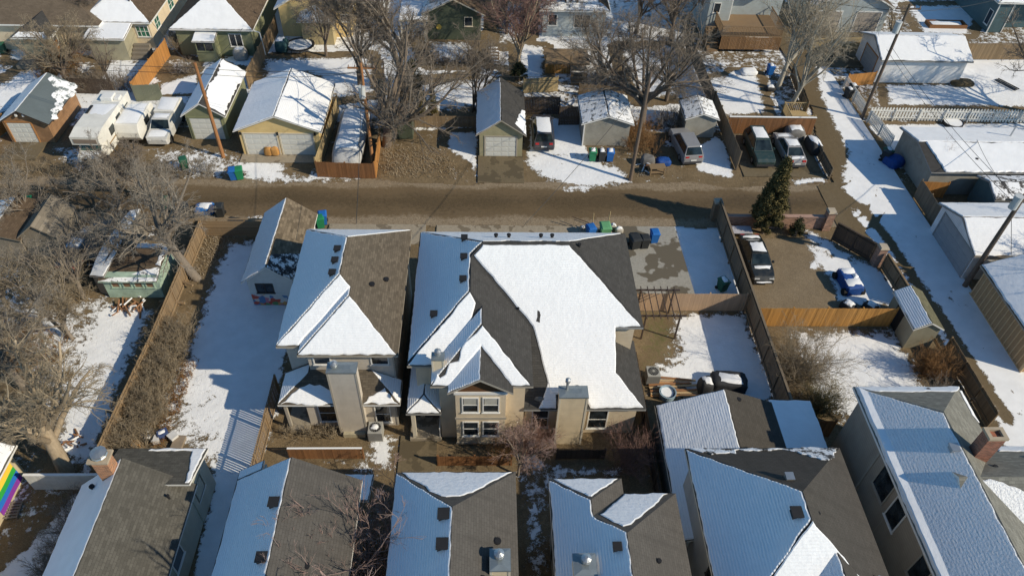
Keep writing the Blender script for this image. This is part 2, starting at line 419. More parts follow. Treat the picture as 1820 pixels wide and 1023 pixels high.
def frame3(facing, pos):
    """maps (u, v, w): u along the wall, v up, w outwards, to world"""
    if facing == 'front': return lambda u, v, w: (u, pos-w, v)
    if facing == 'right': return lambda u, v, w: (pos+w, u, v)
    if facing == 'left': return lambda u, v, w: (pos-w, u, v)
    return lambda u, v, w: (u, pos+w, v)
def pbox(mb, T, u0, u1, v0, v1, w0, w1, flip=False):
    q = [T(u0, v0, w0), T(u1, v0, w0), T(u1, v1, w0), T(u0, v1, w0)]; r = [T(u0, v0, w1), T(u1, v0, w1), T(u1, v1, w1), T(u0, v1, w1)]
    if flip: q = q[::-1]; r = r[::-1]
    mb.hexa(q, r)
def window(parent, facing, pos, u0, u1, v0, v1, mat, cols=1, rows=1, t=.07, blind=None, gl=None, name='window'):
    T = frame3(facing, pos); fl = facing in ('left', 'back'); m = MB(); u0, u1 = sorted((u0, u1)); v0, v1 = sorted((v0, v1))
    pbox(m, T, u0, u1, v0, v0+t, -.01, .05, fl); pbox(m, T, u0, u1, v1-t, v1, -.01, .05, fl)
    pbox(m, T, u0, u0+t, v0+t, v1-t, -.01, .05, fl); pbox(m, T, u1-t, u1, v0+t, v1-t, -.01, .05, fl)
    for i in range(1, cols):
        u = u0+(u1-u0)*i/cols; pbox(m, T, u-t*.4, u+t*.4, v0+t, v1-t, -.01, .042, fl)
    for i in range(1, rows):
        v = v0+(v1-v0)*i/rows; pbox(m, T, u0+t, u1-t, v-t*.3, v+t*.3, -.01, .038, fl)
    f = m.build(name, mat, parent)
    cu = (u1-u0-2*t)/cols
    for i in range(cols):
        p = MB(); a = u0+t+cu*i; pbox(p, T, a, a+cu, v0+t, v1-t, .0, .014, fl); p.build('pane', gl or glass(), f)
    s = MB(); pbox(s, T, u0-.05, u1+.05, v0-.05, v0-.002, -.01, .085, fl); s.build('sill', mat, f)
    if blind:
        for i in range(cols):
            b = MB(); a = u0+t+cu*i; pbox(b, T, a+.04, a+cu-.04, v0+(v1-v0)*blind, v1-t, .016, .02, fl); b.build('blind', plain('blind_fabric', (.42, .42, .38)), f)
    return f
def gdoor(parent, facing, pos, u0, u1, v1, mat, trim, panels=4, v0=.03):
    T = frame3(facing, pos); fl = facing in ('left', 'back'); m = MB(); t = .12
    pbox(m, T, u0-t, u0, v0, v1+t, -.02, .05, fl); pbox(m, T, u1, u1+t, v0, v1+t, -.02, .05, fl); pbox(m, T, u0, u1, v1, v1+t, -.02, .05, fl)
    d = m.build('garage_door', trim, parent); h = (v1-v0)/panels
    for i in range(panels):
        p = MB(); pbox(p, T, u0, u1, v0+h*i, v0+h*(i+1)-.02, -.03, .012, fl)
        for k in range(4):
            c = (u1-u0)/4; pbox(p, T, u0+c*k+.07, u0+c*(k+1)-.07, v0+h*i+.09, v0+h*(i+1)-.1, .012, .024, fl)
        p.build('panel', mat, d)
    return d
def door(parent, facing, pos, u0, u1, v0, v1, mat, trim=None):
    T = frame3(facing, pos); fl = facing in ('left', 'back'); m = MB(); pbox(m, T, u0, u1, v0, v1, -.01, .04, fl)
    d = m.build('door', mat, parent); h = MB(); a = u1-.1; pbox(h, T, a-.04, a+.04, v0+.9, v0+1.0, .04, .1, fl); h.build('handle', plain('dark_metal', (.05, .05, .05), .4), d)
    return d
def garage(name, label, x0, x1, y0, y1, ze, p, wallm, roofm, trim, oh=.3, axis='y', th=.12, loc=None, cat='garage', group=None, ohe=None):
    """gable building given by its eaves rectangle; walls stand in by the overhang. returns root, slopes, roof"""
    r = thing(name, label, cat, ((x0+x1)/2, (y0+y1)/2, 0), group=group); s = slopes(x0, x1, y0, y1, ze, p, axis)
    ohe = oh if ohe is None else ohe
    a, b, c, d = (x0+oh, x1-oh, y0+ohe, y1-ohe) if axis == 'y' else (x0+ohe, x1-ohe, y0+oh, y1-oh)
    half = (b-a)/2 if axis == 'y' else (d-c)/2
    zw = ze+p*oh-th-.01
    walls(r, [('g'+axis, a, b, c, d, 0, zw, zw+p*half)], wallm)
    return r, s, roof(r, s, roofm, trim, th)
def pipevent(parent, x, y, z, h=.45, r=.05, mat=None):
    m = MB().cyl(x, y, z-.3, z+h, r, 8); m.cyl(x, y, z+h-.1, z+h-.02, r*1.5, 8); return m.build('vent_pipe', mat or plain('vent_black', (.02, .02, .022), .6), parent)
def boxvent(parent, x, y, z, s=.42, mat=None):
    s *= .8
    m = MB().box(x-s/2, x+s/2, y-s/2, y+s/2, z-.25, z+.2); m.box(x-s*.62, x+s*.62, y-s*.62, y+s*.62, z+.2, z+.27)
    return m.build('roof_vent', mat or plain('vent_black', (.02, .02, .022), .6), parent)
def chimney_sided(parent, x0, x1, y0, y1, z0, z1, mat, metal, trim):
    c = MB().box(x0, x1, y0, y1, z0, z1).build('chimney', mat, parent)
    m = MB().box(x0-.06, x1+.06, y0-.06, y1+.06, z1, z1+.09); m.hexa([(x0-.03, y0-.03, z1+.09), (x1+.03, y0-.03, z1+.09), (x1+.03, y1+.03, z1+.09), (x0-.03, y1+.03, z1+.09)],
        [(x0+.3, y0+.2, z1+.15), (x1-.3, y0+.2, z1+.15), (x1-.3, y1-.2, z1+.15), (x0+.3, y1-.2, z1+.15)]); m.build('chimney_cap', metal, c)
    t = MB()
    for u in (x0, x1): t.box(u-.055, u+.055, y0-.02, y0+.05, z0, z1-.01)
    t.build('corner_trim', trim, c); return c
def flue(parent, x, y, z, h=.5, r=.1, mat=None):
    m = MB().cyl(x, y, z, z+h, r, 10); m.cyl(x, y, z+h, z+h+.06, r*1.9, 10, r*1.7); m.cyl(x, y, z+h+.06, z+h+.2, r*1.25, 10); m.cyl(x, y, z+h+.2, z+h+.28, r*1.9, 10, r*.6)
    return m.build('flue', mat or MATS.get('galvanised') or plain('galvanised', (.45, .46, .47), .35, .1, 3, .8), parent)

# ------------------------------------------------------------------ ground, lane, alley, pads
def cover(X, Y, polys, default=-1.0):
    """polys: (outline, inside value, width of the ragged border)"""
    out = np.full(X.shape, default)
    for poly, val, wd, *mode in polys:
        a = np.array(poly); m = wd*1.6+.5
        bx = (X > a[:, 0].min()-m) & (X < a[:, 0].max()+m) & (Y > a[:, 1].min()-m) & (Y < a[:, 1].max()+m)
        if not bx.any(): continue
        d = sdist(X[bx], Y[bx], poly); f = np.clip(d/wd*.5+.5, 0, 1)
        if mode: out[bx] = out[bx]*(1-f)+val*f
        elif val >= -.95: out[bx] = np.maximum(out[bx], out[bx]*(1-f)+val*f)
        else: out[bx] = out[bx]*(1-f)+(-1)*f            # a bare hole
    return out
def gridsheet(name, xs, ys, zf, mat, attrs, kind='structure', keep=None):
    X, Y = np.meshgrid(xs, ys); nx, ny = len(xs), len(ys)
    Z = zf(X, Y) if callable(zf) else np.full(X.shape, zf)
    v = np.stack([X, Y, Z], -1).reshape(-1, 3)
    i = np.arange(nx*ny).reshape(ny, nx)
    q = np.stack([i[:-1, :-1], i[:-1, 1:], i[1:, 1:], i[1:, :-1]], -1).reshape(-1, 4)
    if keep is not None:
        k = keep(X, Y).ravel(); q = q[k[q].all(1)]
    me = newmesh(name, v, [q], True)
    for k, a in attrs(X, Y).items():
        at_ = me.attributes.new(k, 'FLOAT', 'POINT'); at_.data.foreach_set('value', a.astype(np.float32).ravel())
    o = link(name, me, mat); return tag(o, kind=kind)
def wob(X, Y, s, k=0): return np.sin(X*s+1.3*k)*np.cos(Y*s*1.17+.7*k)+.5*np.sin(X*s*2.3+Y*s*1.9+k)
def W(*p): return P2(p)
SN = [  # snow lying on the ground, outlined where it lies: (outline, cover, width of the ragged edge)
 (W((412,432),(545,425),(560,548),(505,640),(490,730),(462,830),(440,850),(390,845),(350,790),(300,775),(292,750),(318,665),(345,590),(362,545),(388,470)), .9, 1.2),
 (W((300,680),(352,690),(385,790),(340,800),(280,770)), -.04, 1.6, 1), (W((330,640),(385,650),(400,780),(370,800),(350,700)), .2, 1.2, 1), (W((1250,148),(1285,163),(1350,196),(1338,201),(1280,178)), -.9, .35, 1),
 (W((385,838),(445,842),(395,1030),(340,1030)), .8, .5),
 (W((180,540),(270,550),(250,600),(222,660),(185,760),(155,840),(105,800),(118,700),(150,610)), .85, 1.2),
 (W((140,870),(195,880),(90,1040),(-30,1040),(60,960)), .9, .6),
 (W((425,280),(562,284),(600,308),(660,313),(640,322),(520,326),(440,326),(405,300)), .55, 1.3),
 (W((520,285),(570,290),(540,310),(505,305)), -1, 1.0),
 (W((255,255),(420,258),(425,325),(330,328),(260,300)), .12, 1.8),
 (W((75,252),(150,255),(215,275),(190,312),(120,310),(95,285)), .1, 1.2),
 (W((798,234),(848,234),(848,325),(838,290),(795,264)), .8, .5),
 (W((932,268),(1042,272),(1110,300),(1128,326),(1060,335),(1005,334),(955,312),(932,292)), .5, 1.0),
 (W((942,205),(1040,215),(1040,272),(942,270)), .9, .5),
 (W((1228,268),(1275,240),(1290,258),(1306,318),(1240,304)), .8, .4),
 (W((1175,245),(1225,245),(1215,262),(1180,262)), .3, .6),
 (W((1405,320),(1470,312),(1470,328),(1415,330)), .6, .5),
 (W((1330,240),(1450,238),(1470,310),(1380,312),(1340,300)), .35, .7),
 (W((-40,352),(112,354),(150,380),(120,400),(-40,392)), .25, 1.6),
 (W((150,360),(260,362),(330,395),(330,460),(190,450),(120,430)), -.1, 1.8),
 (W((40,540),(180,520),(150,640),(30,660)), .3, 2.5),
 (W((60,660),(120,640),(110,740),(50,760)), .15, 2.0), (W((-20,430),(60,470),(50,560),(-20,600)), .2, 2.0),
 (W((470,105),(655,100),(665,165),(600,175),(560,132),(515,128),(470,140)), .75, 1.2),
 (W((285,150),(350,132),(350,165),(285,168)), .9, .5),
 (W((290,95),(345,110),(340,130),(300,135)), .2, 1.0),
 (W((400,100),(455,95),(445,120),(395,110)), .8, .6),
 (W((735,150),(885,135),(850,192),(750,200)), .62, 1.6),
 (W((755,74),(835,72),(850,112),(770,112)), .5, 1.5),
 (W((850,118),(890,122),(885,135),(850,135)), .3, .8),
 (W((1255,138),(1345,130),(1362,200),(1290,206),(1265,172)), .75, .8),
 (W((1295,125),(1330,122),(1325,132),(1298,134)), .5, .5),
 (W((1105,85),(1190,85),(1205,168),(1140,175),(1115,120)), .7, 1.5),
 (W((1178,80),(1230,100),(1262,172),(1215,172)), .8, .8),
 (W((922,80),(968,82),(968,150),(922,150)), .7, 1.0),
 (W((885,0),(940,0),(930,75),(880,80)), .3, 1.5),
 (W((-20,160),(60,110),(92,108),(62,160),(15,200),(-20,218)), .5, 1.2),
 (W((18,82),(112,84),(92,108),(15,108)), .6, .8),
 (W((128,104),(175,112),(160,140),(130,125)), .3, 1.0),
 (W((1575,150),(1720,150),(1840,120),(1840,190),(1580,186)), .8, .8),
 (W((1540,222),(1840,218),(1840,236),(1600,300),(1570,250)), .9, .5),
 (W((1612,10),(1740,8),(1722,62),(1640,58)), .75, 1.0),
 (W((1640,100),(1840,90),(1840,150),(1700,150)), .9, .8),
 (W((1438,404),(1475,428),(1552,470),(1605,520),(1592,540),(1490,536),(1475,490),(1440,450),(1425,425)), .75, 1.0),
 (W((1200,558),(1322,556),(1385,705),(1350,718),(1160,700),(1160,660),(1212,640)), .85, 1.0),
 (W((1192,560),(1215,600),(1240,660),(1150,668),(1180,610)), .02, 1.4),
 (W((1196,394),(1276,390),(1330,528),(1232,524)), 1.0, .25),
 (W((1405,590),(1590,586),(1655,700),(1500,750),(1440,690),(1425,630)), .75, 1.6),
 (W((922,842),(978,842),(985,1040),(922,1040)), .12, 1.0),
 (W((900,770),(980,800),(975,850),(915,850)), .15, 1.0),
 (W((988,826),(1110,830),(1110,850),(985,850)), .35, .6),
 (W((662,765),(712,765),(700,835),(640,832),(650,795)), .42, .9),
 (W((560,800),(645,815),(655,840),(560,838)), -.05, .9),
 (W((640,850),(700,850),(690,1040),(630,1040)), .0, 1.2),
 (W((900,700),(960,720),(950,790),(905,790)), .0, 1.0),
 (W((1690,640),(1735,700),(1700,705)), .3, .8),
]
RUST = [(W((285,560),(350,540),(318,640),(290,790),(225,800),(250,690)), .6, 2.0), (W((345,400),(455,398),(420,440),(370,540),(300,560),(320,470)), .25, 2.0),
 (W((660,260),(790,265),(820,310),(670,318)), .58, 2.5), (W((110,60),(130,70),(100,140),(60,130)), .4, 2), (W((0,600),(110,600),(110,720),(0,720)), .3, 3),
 (W((1075,110),(1120,110),(1125,230),(1090,240)), .4, 2), (W((1620,600),(1690,600),(1720,700),(1640,690)), .4, 2), (W((1110,270),(1220,275),(1180,320),(1120,330)), .35, 2)]
GREEN = [(W((1135,545),(1195,560),(1215,600),(1180,650),(1140,660)), .5, 1.5), (W((20,160),(60,140),(30,200),(0,215)), .25, 2), (W((1400,690),(1470,690),(1500,745),(1410,750)), .1, 3)]
SN += [(W((1130,540),(1400,540),(1400,760),(1130,760)), 0, .1)][:0]
xs = np.concatenate([np.linspace(-600, -90, 12), np.linspace(-85, -58, 14), np.arange(-57.5, 66, .3), np.linspace(67, 90, 12), np.linspace(100, 600, 12)])
ys = np.concatenate([np.linspace(-300, 0, 12), np.linspace(4, 12, 5), np.arange(13, 90, .28), np.linspace(91, 110, 10), np.linspace(125, 900, 14)])
G_yard = groundmat('yard_ground', (.13, .094, .05), (.26, .195, .115), (.09, .065, .038))
def gattr(X, Y):
    base = np.full(X.shape, -.62) + .12*wob(X, Y, .21)
    base[Y > 50] += .26; base[Y > 58] += .34; base[(Y > 60) & (X < 22)] += .24
    base[(X < -20) & (Y < 44)] += .42
    s = cover(X, Y, SN, -1.0); s = np.maximum(s, np.where(s <= -.99, np.maximum(base, -1), s))
    return {'snow': s, 'rust': cover(X, Y, RUST, 0.0), 'green': cover(X, Y, GREEN, 0.0)}
gridsheet('ground', xs, ys, lambda X, Y: .012*wob(X, Y, 1.9)+.006*wob(X, Y, 5.3, 2)-.02, G_yard, gattr)

# the gravel lane that crosses the picture
G_lane = groundmat('lane_dirt', (.125, .087, .046), (.175, .126, .072), (.10, .072, .042), rust=(.098, .070, .038), green=(.24, .19, .13), streak=(.16, 1.3, 1), bumpd=.03, wet=.25)
G_alley = groundmat('alley_dirt', (.13, .095, .05), (.17, .13, .075), (.095, .07, .04), streak=(1.2, .2, 1), bumpd=.03, wet=.2)
lx = np.arange(-62, 31.6, .2); ly = np.arange(44.0, 51.01, .14)
def laneattr(X, Y):
    pol = [(W((1005,334),(1060,328),(1090,332),(1040,340),(1000,338)), .3, .5), (W((1000,336),(1050,337),(1045,341),(1004,341)), .2, .4),
           (W((560,300),(660,312),(640,324),(520,330),(420,330)), .2, .8), (W((930,306),(1010,330),(1128,326),(1130,318),(1050,300)), .35, .7),
           (W((1470,330),(1560,318),(1580,400),(1530,380)), .45, 1.4), (W((90,300),(190,310),(180,318),(110,320)), 0.0, .8),
           (W((430,382),(470,380),(500,388),(440,392)), .25, .6)]
    return {'snow': cover(X, Y, pol, -1.0), 'rust': np.clip(.75-np.abs(Y-47.4-.15*wob(X, Y*0, .3))*.3+.1*wob(X, Y, .5), 0, .8), 'green': np.clip(.95-np.minimum(np.abs(Y-44.9)/.9, np.abs(Y-49.8)/.8)*.7+.14*wob(X, Y, .7), 0, .7)}
gridsheet('lane', lx, ly, lambda X, Y: .03+.02*np.clip(1-np.abs(Y-47.4)/3.2, 0, 1)+.012*wob(X, Y, .8)-.02*np.exp(-((Y-46.1)/.4)**2)-.02*np.exp(-((Y-48.6)/.4)**2),
          G_lane, laneattr, keep=lambda X, Y: (Y < 50.1+.35*wob(X, Y*0, .5)) & (Y > 44.35+.1*wob(X, Y*0, .9, 1)))
def dline(X, Y, pts):
    d = np.full(X.shape, 1e9)
    for (ax, ay), (bx, by) in zip(pts[:-1], pts[1:]):
        ex, ey = bx-ax, by-ay; t = np.clip(((X-ax)*ex+(Y-ay)*ey)/(ex*ex+ey*ey), 0, 1); d = np.minimum(d, np.hypot(X-ax-t*ex, Y-ay-t*ey))
    return d
TRACKS = [W((1440,345),(1500,352),(1535,372),(1580,430),(1640,520),(1700,610),(1790,745)), W((1440,368),(1490,375),(1520,400),(1562,460),(1625,560),(1690,660),(1760,760)),
          W((1470,340),(1510,325),(1530,290),(1535,240)), W((1490,400),(1530,385),(1556,350),(1560,300)), W((1500,420),(1545,405),(1575,375)), W((1650,470),(1720,580),(1800,700)), W((1585,330),(1650,440),(1740,570),(1830,700))]
ax_ = np.arange(28.0, 36.6, .15); ay_ = np.arange(24, 96, .15)
def alleyattr(X, Y):
    s = np.full(X.shape, -.75)
    xl = np.interp(Y, [24, 40, 44, 50, 55, 62, 66, 72, 90], [31.6, 30.9, 29.6, 30.5, 32.8, 33.2, 33.7, 35.2, 36.5])   # left edge of the snow
    s = np.clip((X-xl)/.9, -.9, .95)
    for xc, wd in ():               # wheel tracks
        xx = xc+np.interp(Y, [24, 40, 46, 50, 60], [.3, 0, -.7, -1.8, -2.5]) if xc < 33 else xc+np.interp(Y, [24, 36, 43, 50], [.9, .2, -1.7, -5])
        s = np.minimum(s, np.where(Y < 50, np.abs(X-xx)/wd*.5-.75, 1))
    s[(Y > 72)] -= .9
    for k, tr in enumerate(TRACKS):
        wd = (.65, .5, .13, .14, .15, .12, .1)[k]; dp = (1.5, 1.5, .75, .75, .9, .7, .6)[k]; s -= dp*np.exp(-(dline(X, Y, tr)/wd)**2)
    s = np.minimum(s, .7-.22*wob(X, Y, .6)); s -= .18*np.exp(-(np.sin(X*2.1+.3*np.sin(Y*.2))/.12)**2)*(Y < 60)
    return {'snow': s, 'rust': np.zeros(X.shape), 'green': np.zeros(X.shape)}
def alleykeep(X, Y):
    xl = np.interp(Y, [24, 28, 40, 43.2, 44, 50, 50.5, 56, 62, 72, 96], [31.4, 31.4, 30.6, 29.0, 28.2, 28.2, 29.9, 30.2, 31.6, 31.9, 32.5])
    return (X > xl) & (X < 36.05+.1*wob(X*0, Y, .9))
gridsheet('alley', ax_, ay_, lambda X, Y: .085+.012*wob(X, Y, .8), G_alley, alleyattr, keep=alleykeep)
def pad(name, outline, z, mat, th=.12, kind='structure', joints=None):
    m = MB(); m.hexa([(x, y, z-th) for x, y in outline], [(x, y, z) for x, y in outline]); return tag(m.build(name, mat), kind=kind)
def concrete(name, col, wet=None, thr=.5, scale=.45):
    t = NT(name); o = t.obj(); n = t.noise(7, 4, o); c = t.mix(t.ramp(n, .3, .7), sc(col, .85), sc(col, 1.12)); r = .85
    if wet:
        f = t.math('ADD', t.noise(scale, 3, o), t.math('MULTIPLY', t.noise(scale*5, 2, o), .12)); m = t.ramp(f, thr+.05, thr+.07)
        c = t.mix(m, wet if isinstance(wet, tuple) else sc(col, .4), c)
    MATS[name] = t.out(c, r, t.bump(n, .006)); return MATS[name]
C_pad = concrete('driveway_concrete', (.30, .29, .26), (.12, .105, .08), .50, .33)
C_apron = concrete('apron_concrete', (.30, .26, .20), (.17, .14, .10), .42, .8)
C_brown = concrete('muddy_concrete', (.15, .12, .075), (.10, .08, .05), .45, .6)
pad('driveway', [(10.4, 37.0), (15.15, 37.0), (15.0, 44.45), (10.4, 44.45)], .09, C_pad)
pad('lane_apron', [(-12.3, 42.2), (-4.75, 42.2), (-4.75, 44.5), (-12.3, 44.5)], .085, C_apron)
pad('lane_apron', [(-3.9, 37.0), (9.9, 37.0), (9.9, 44.45), (-3.9, 44.45)], .085, C_apron)
pad('garage_apron', [(-.75, 50.0), (3.2, 50.0), (3.2, 54.4), (-.75, 54.4)], .08, C_brown)
pad('garage_apron', [(-21.2, 52.6), (-14.9, 52.6), (-14.9, 54.0), (-21.2, 54.0)], .07, C_apron)
pad('garage_apron', [(-41.4, 52.6), (-38.4, 52.6), (-38.4, 55.5), (-41.4, 55.5)], .06, C_brown)
pad('parking_pad', [(22.3, 51.2), (29.4, 51.2), (29.4, 57.6), (22.3, 57.6)], .06, C_brown)
pad('back_drive', [(34.2, 70.5), (40.3, 70.5), (45.2, 78.5), (36.5, 78.5)], .10, C_brown)
pad('front_walk', [(-5.1, 21.2), (-2.9, 21.2), (-2.9, 25.0), (-5.1, 25.0)], .06, C_brown)
# the gravelled yard behind the brick wall
G_gravel = groundmat('yard_gravel', (.20, .152, .095), (.26, .205, .135), (.12, .092, .06), bumpd=.05)
gx = np.arange(18.75, 30.6, .15); gy = np.arange(34.6, 43.3, .15)
gridsheet('gravel_yard', gx, gy, lambda X, Y: .025+.012*wob(X, Y, 2.2), G_gravel, lambda X, Y: {'snow': cover(X, Y, [(W((1440,440),(1462,452),(1552,470),(1608,520),(1600,545),(1490,540),(1478,500),(1455,470)), .9, .9), (W((1438,402),(1475,425),(1520,455),(1490,465),(1452,440),(1430,420)), .45, .9), (W((1435,468),(1452,462),(1448,478),(1438,478)), .4, .4)], -1.0), 'rust': cover(X, Y, [(W((1300,410),(1322,410),(1330,440),(1308,445)), .5, 1)], 0.0), 'green': np.zeros(X.shape)},
          keep=lambda X, Y: (X < np.interp(Y, [34, 40.2, 43.4], [30.5, 29.8, 26.8])))

# ------------------------------------------------------------------ building materials
white = plain('white_trim', (.72, .72, .70), .5, .05); cream = plain('cream_trim', (.58, .53, .43), .6, .06)
tan_trim = plain('tan_trim', (.36, .33, .28), .6, .08); dark_trim = plain('dark_trim', (.06, .05, .045), .6); grey_trim = plain('grey_trim', (.30, .30, .29), .6)
galv = plain('galvanised', (.45, .47, .48), .35, .12, 3, .75); black = plain('vent_black', (.02, .02, .022), .6)
capmetal = plain('chimney_metal', (.30, .34, .35), .4, .15, 2, .6)
sid1 = siding('taupe_siding', (.45, .41, .355)); sid2 = siding('beige_siding', (.56, .475, .35)); sid2c = siding('beige_chimney_siding', (.55, .46, .32), .16)
sidF = siding('grey_brown_siding', (.26, .23, .19), .2); sidE = siding('pale_grey_siding', (.36, .35, .33), .14); sidA = siding('sage_siding', (.36, .37, .31), .15)
rf_h1 = shingle('brown_shingles', (.115, .097, .075), .36); rf_h2 = shingle('charcoal_shingles', (.056, .055, .054), .2)
rf_a = shingle('worn_grey_shingles', (.092, .088, .077), .3); rf_b = shingle('taupe_shingles', (.09, .0845, .078), .12); rf_f = shingle('pale_grey_shingles', (.19, .19, .17), .3)
rf_e = shingle('dark_taupe_shingles', (.066, .062, .057), .12); rf_g = shingle('grey_brown_shingles', (.07, .064, .056), .15); rf_m = shingle('mottled_shingles', (.15, .12, .085), .6, .2, .35)
rf_d = shingle('old_brown_shingles', (.11, .08, .055), .3)
sn = snowmat('roof_snow', .004, .03); snc = snowmat('roof_snow_rows', .012, .02); snr = snowmat('roof_snow_rough', .008, .10, 7.5); sns = snowmat('roof_snow_smooth', 0, .03, 1.6)
snp = snowmat('roof_snow_patchy', .004, .03, 3, 1.1, .47, (.07, .065, .06)); snv = snowmat('roof_snow_ribs', 0, .03, 3, None, .5, (0, 0, 0), .02); snd = snowmat('roof_snow_dusting', .004, .02, 4, 2.4, .44, (.12, .125, .125))
def wpx(par, pos, a, b, c, d, mat=None, facing='front', **k):
    """window whose outline the photograph shows at pixels (a, b)-(c, d) on a wall that faces the camera"""
    u0, v1 = onY(a, b, pos); u1, _ = onY(c, b, pos); _, v0 = onY(a, d, pos)
    return window(par, facing, pos, u0, u1, v0, v1, mat or white, **k)

# ------------------------------------------------------------------ the two new houses in the middle
def house_one():
    h = thing('house', 'taupe two-storey house with brown hip roof and tall siding chimney at its front', 'house', (-8.4, 31, 0))
    walls(h, [(-11.5, -5.3, 27.6, 36.9, 0, 5.75), (-10.2, -5.31, 27.0, 27.62, 0, 5.75), (-10.55, -5.3, 25.72, 27.01, .1, 3.1)], sid1)
    M_ = slopes(-11.9, -4.95, 27.2, 37.3, 5.7, .70, 'y', (1, 1)); F_ = slopes(-10.6, -4.956, 26.55, 31.2, 5.7, .70, 'y', (1, 0))
    r = roof(h, M_, rf_h1, tan_trim); r2 = roof(h, F_, rf_h1, tan_trim)
    snow(r, M_['left'], snc, inset([(-11.9, 37.3), (-11.9, 27.2), (-8.43, 30.67), (-8.43, 33.82)], .04)); snow(r, M_['front'], sn, [(-11.8, 27.25), (-10.62, 27.25), (-7.82, 30.02), (-8.43, 30.6)], th=.09); snow(r, M_['back'], sn)
    snow(r2, F_['front'], sn, th=.09); snow(r2, F_['left'], snc, [(-10.55, 26.7), (-7.83, 29.4), (-7.83, 30.4), (-10.55, 27.7)], jag=.01)
    lf = [(-11.95, 25.2, 2.9), (-4.94, 25.2, 2.9), (-6.76, 27.02, 3.9), (-10.13, 27.02, 3.9)]; ll = [(-11.95, 27.6, 2.9), (-11.95, 25.2, 2.9), (-10.13, 27.02, 3.9), (-10.13, 27.6, 3.9)]; lr = [(-4.94, 25.2, 2.9), (-4.94, 27.0, 2.9), (-6.76, 27.02, 3.9)]
    r3 = roof(h, [lf, ll, lr], rf_h1, white, .14, 'porch_roof')
    snow(r3, ll, snc, inset([(-11.95, 27.5), (-11.95, 25.2), (-10.3, 26.85), (-10.3, 27.5)], .04)); snow(r3, lf, sn, [(-11.75, 25.25), (-8.72, 25.25), (-8.72, 25.75), (-9.6, 26.2), (-10.2, 26.25), (-10.75, 26.05)], jag=.07)
    snow(r3, lf, sn, [(-7.05, 25.24), (-5.05, 25.24), (-5.85, 26.05), (-6.3, 25.8), (-6.75, 25.6)], jag=.09); snow(r3, lr, snc)
    ch = chimney_sided(h, -8.66, -7.12, 25.12, 25.78, 0, 5.95, sid1, capmetal, tan_trim); flue(ch, -8.3, 25.45, 6.05, .18, .11)
    m = MB().box(-8.5, -7.2, 24.9, 25.119, 0, .32); m.build('plinth', concrete('pale_plinth', (.38, .34, .24)), h)
    wpx(h, 27.0, 554, 630, 586, 647); wpx(h, 27.0, 657, 630, 690, 647)
    wpx(h, 25.72, 562, 717, 598, 748, rows=2); wpx(h, 25.72, 664, 720, 693, 749, rows=2)
    for a, b in ((-6.05, 31.8), (-6.75, 30.9)): pipevent(h, a, b, 5.7+.70*(-4.95-a), .15, .12)
    for yy in (33.0, 32.0, 30.95): boxvent(h, -8.95, yy, 5.7+.70*2.95)
    for x in (-11.7,):
        m = MB().box(x-.08, x+.08, 25.5, 25.66, 0, 2.78); m.build('porch_post', tan_trim, h)
    MB().box(-11.9, -10.56, 25.3, 27.59, .02, .3).build('porch_floor', C_apron, h)
    T = MB()
    T.box(-5.36, -5.26, 25.68, 25.78, .2, 2.75); T.box(-5.37, -5.28, 26.96, 27.06, 3.0, 5.5); T.build('downspout', tan_trim, h)
    door(h, 'front', 27.6, -11.4, -10.4, .3, 2.4, plain('dark_door', (.06, .05, .06)))
house_one()
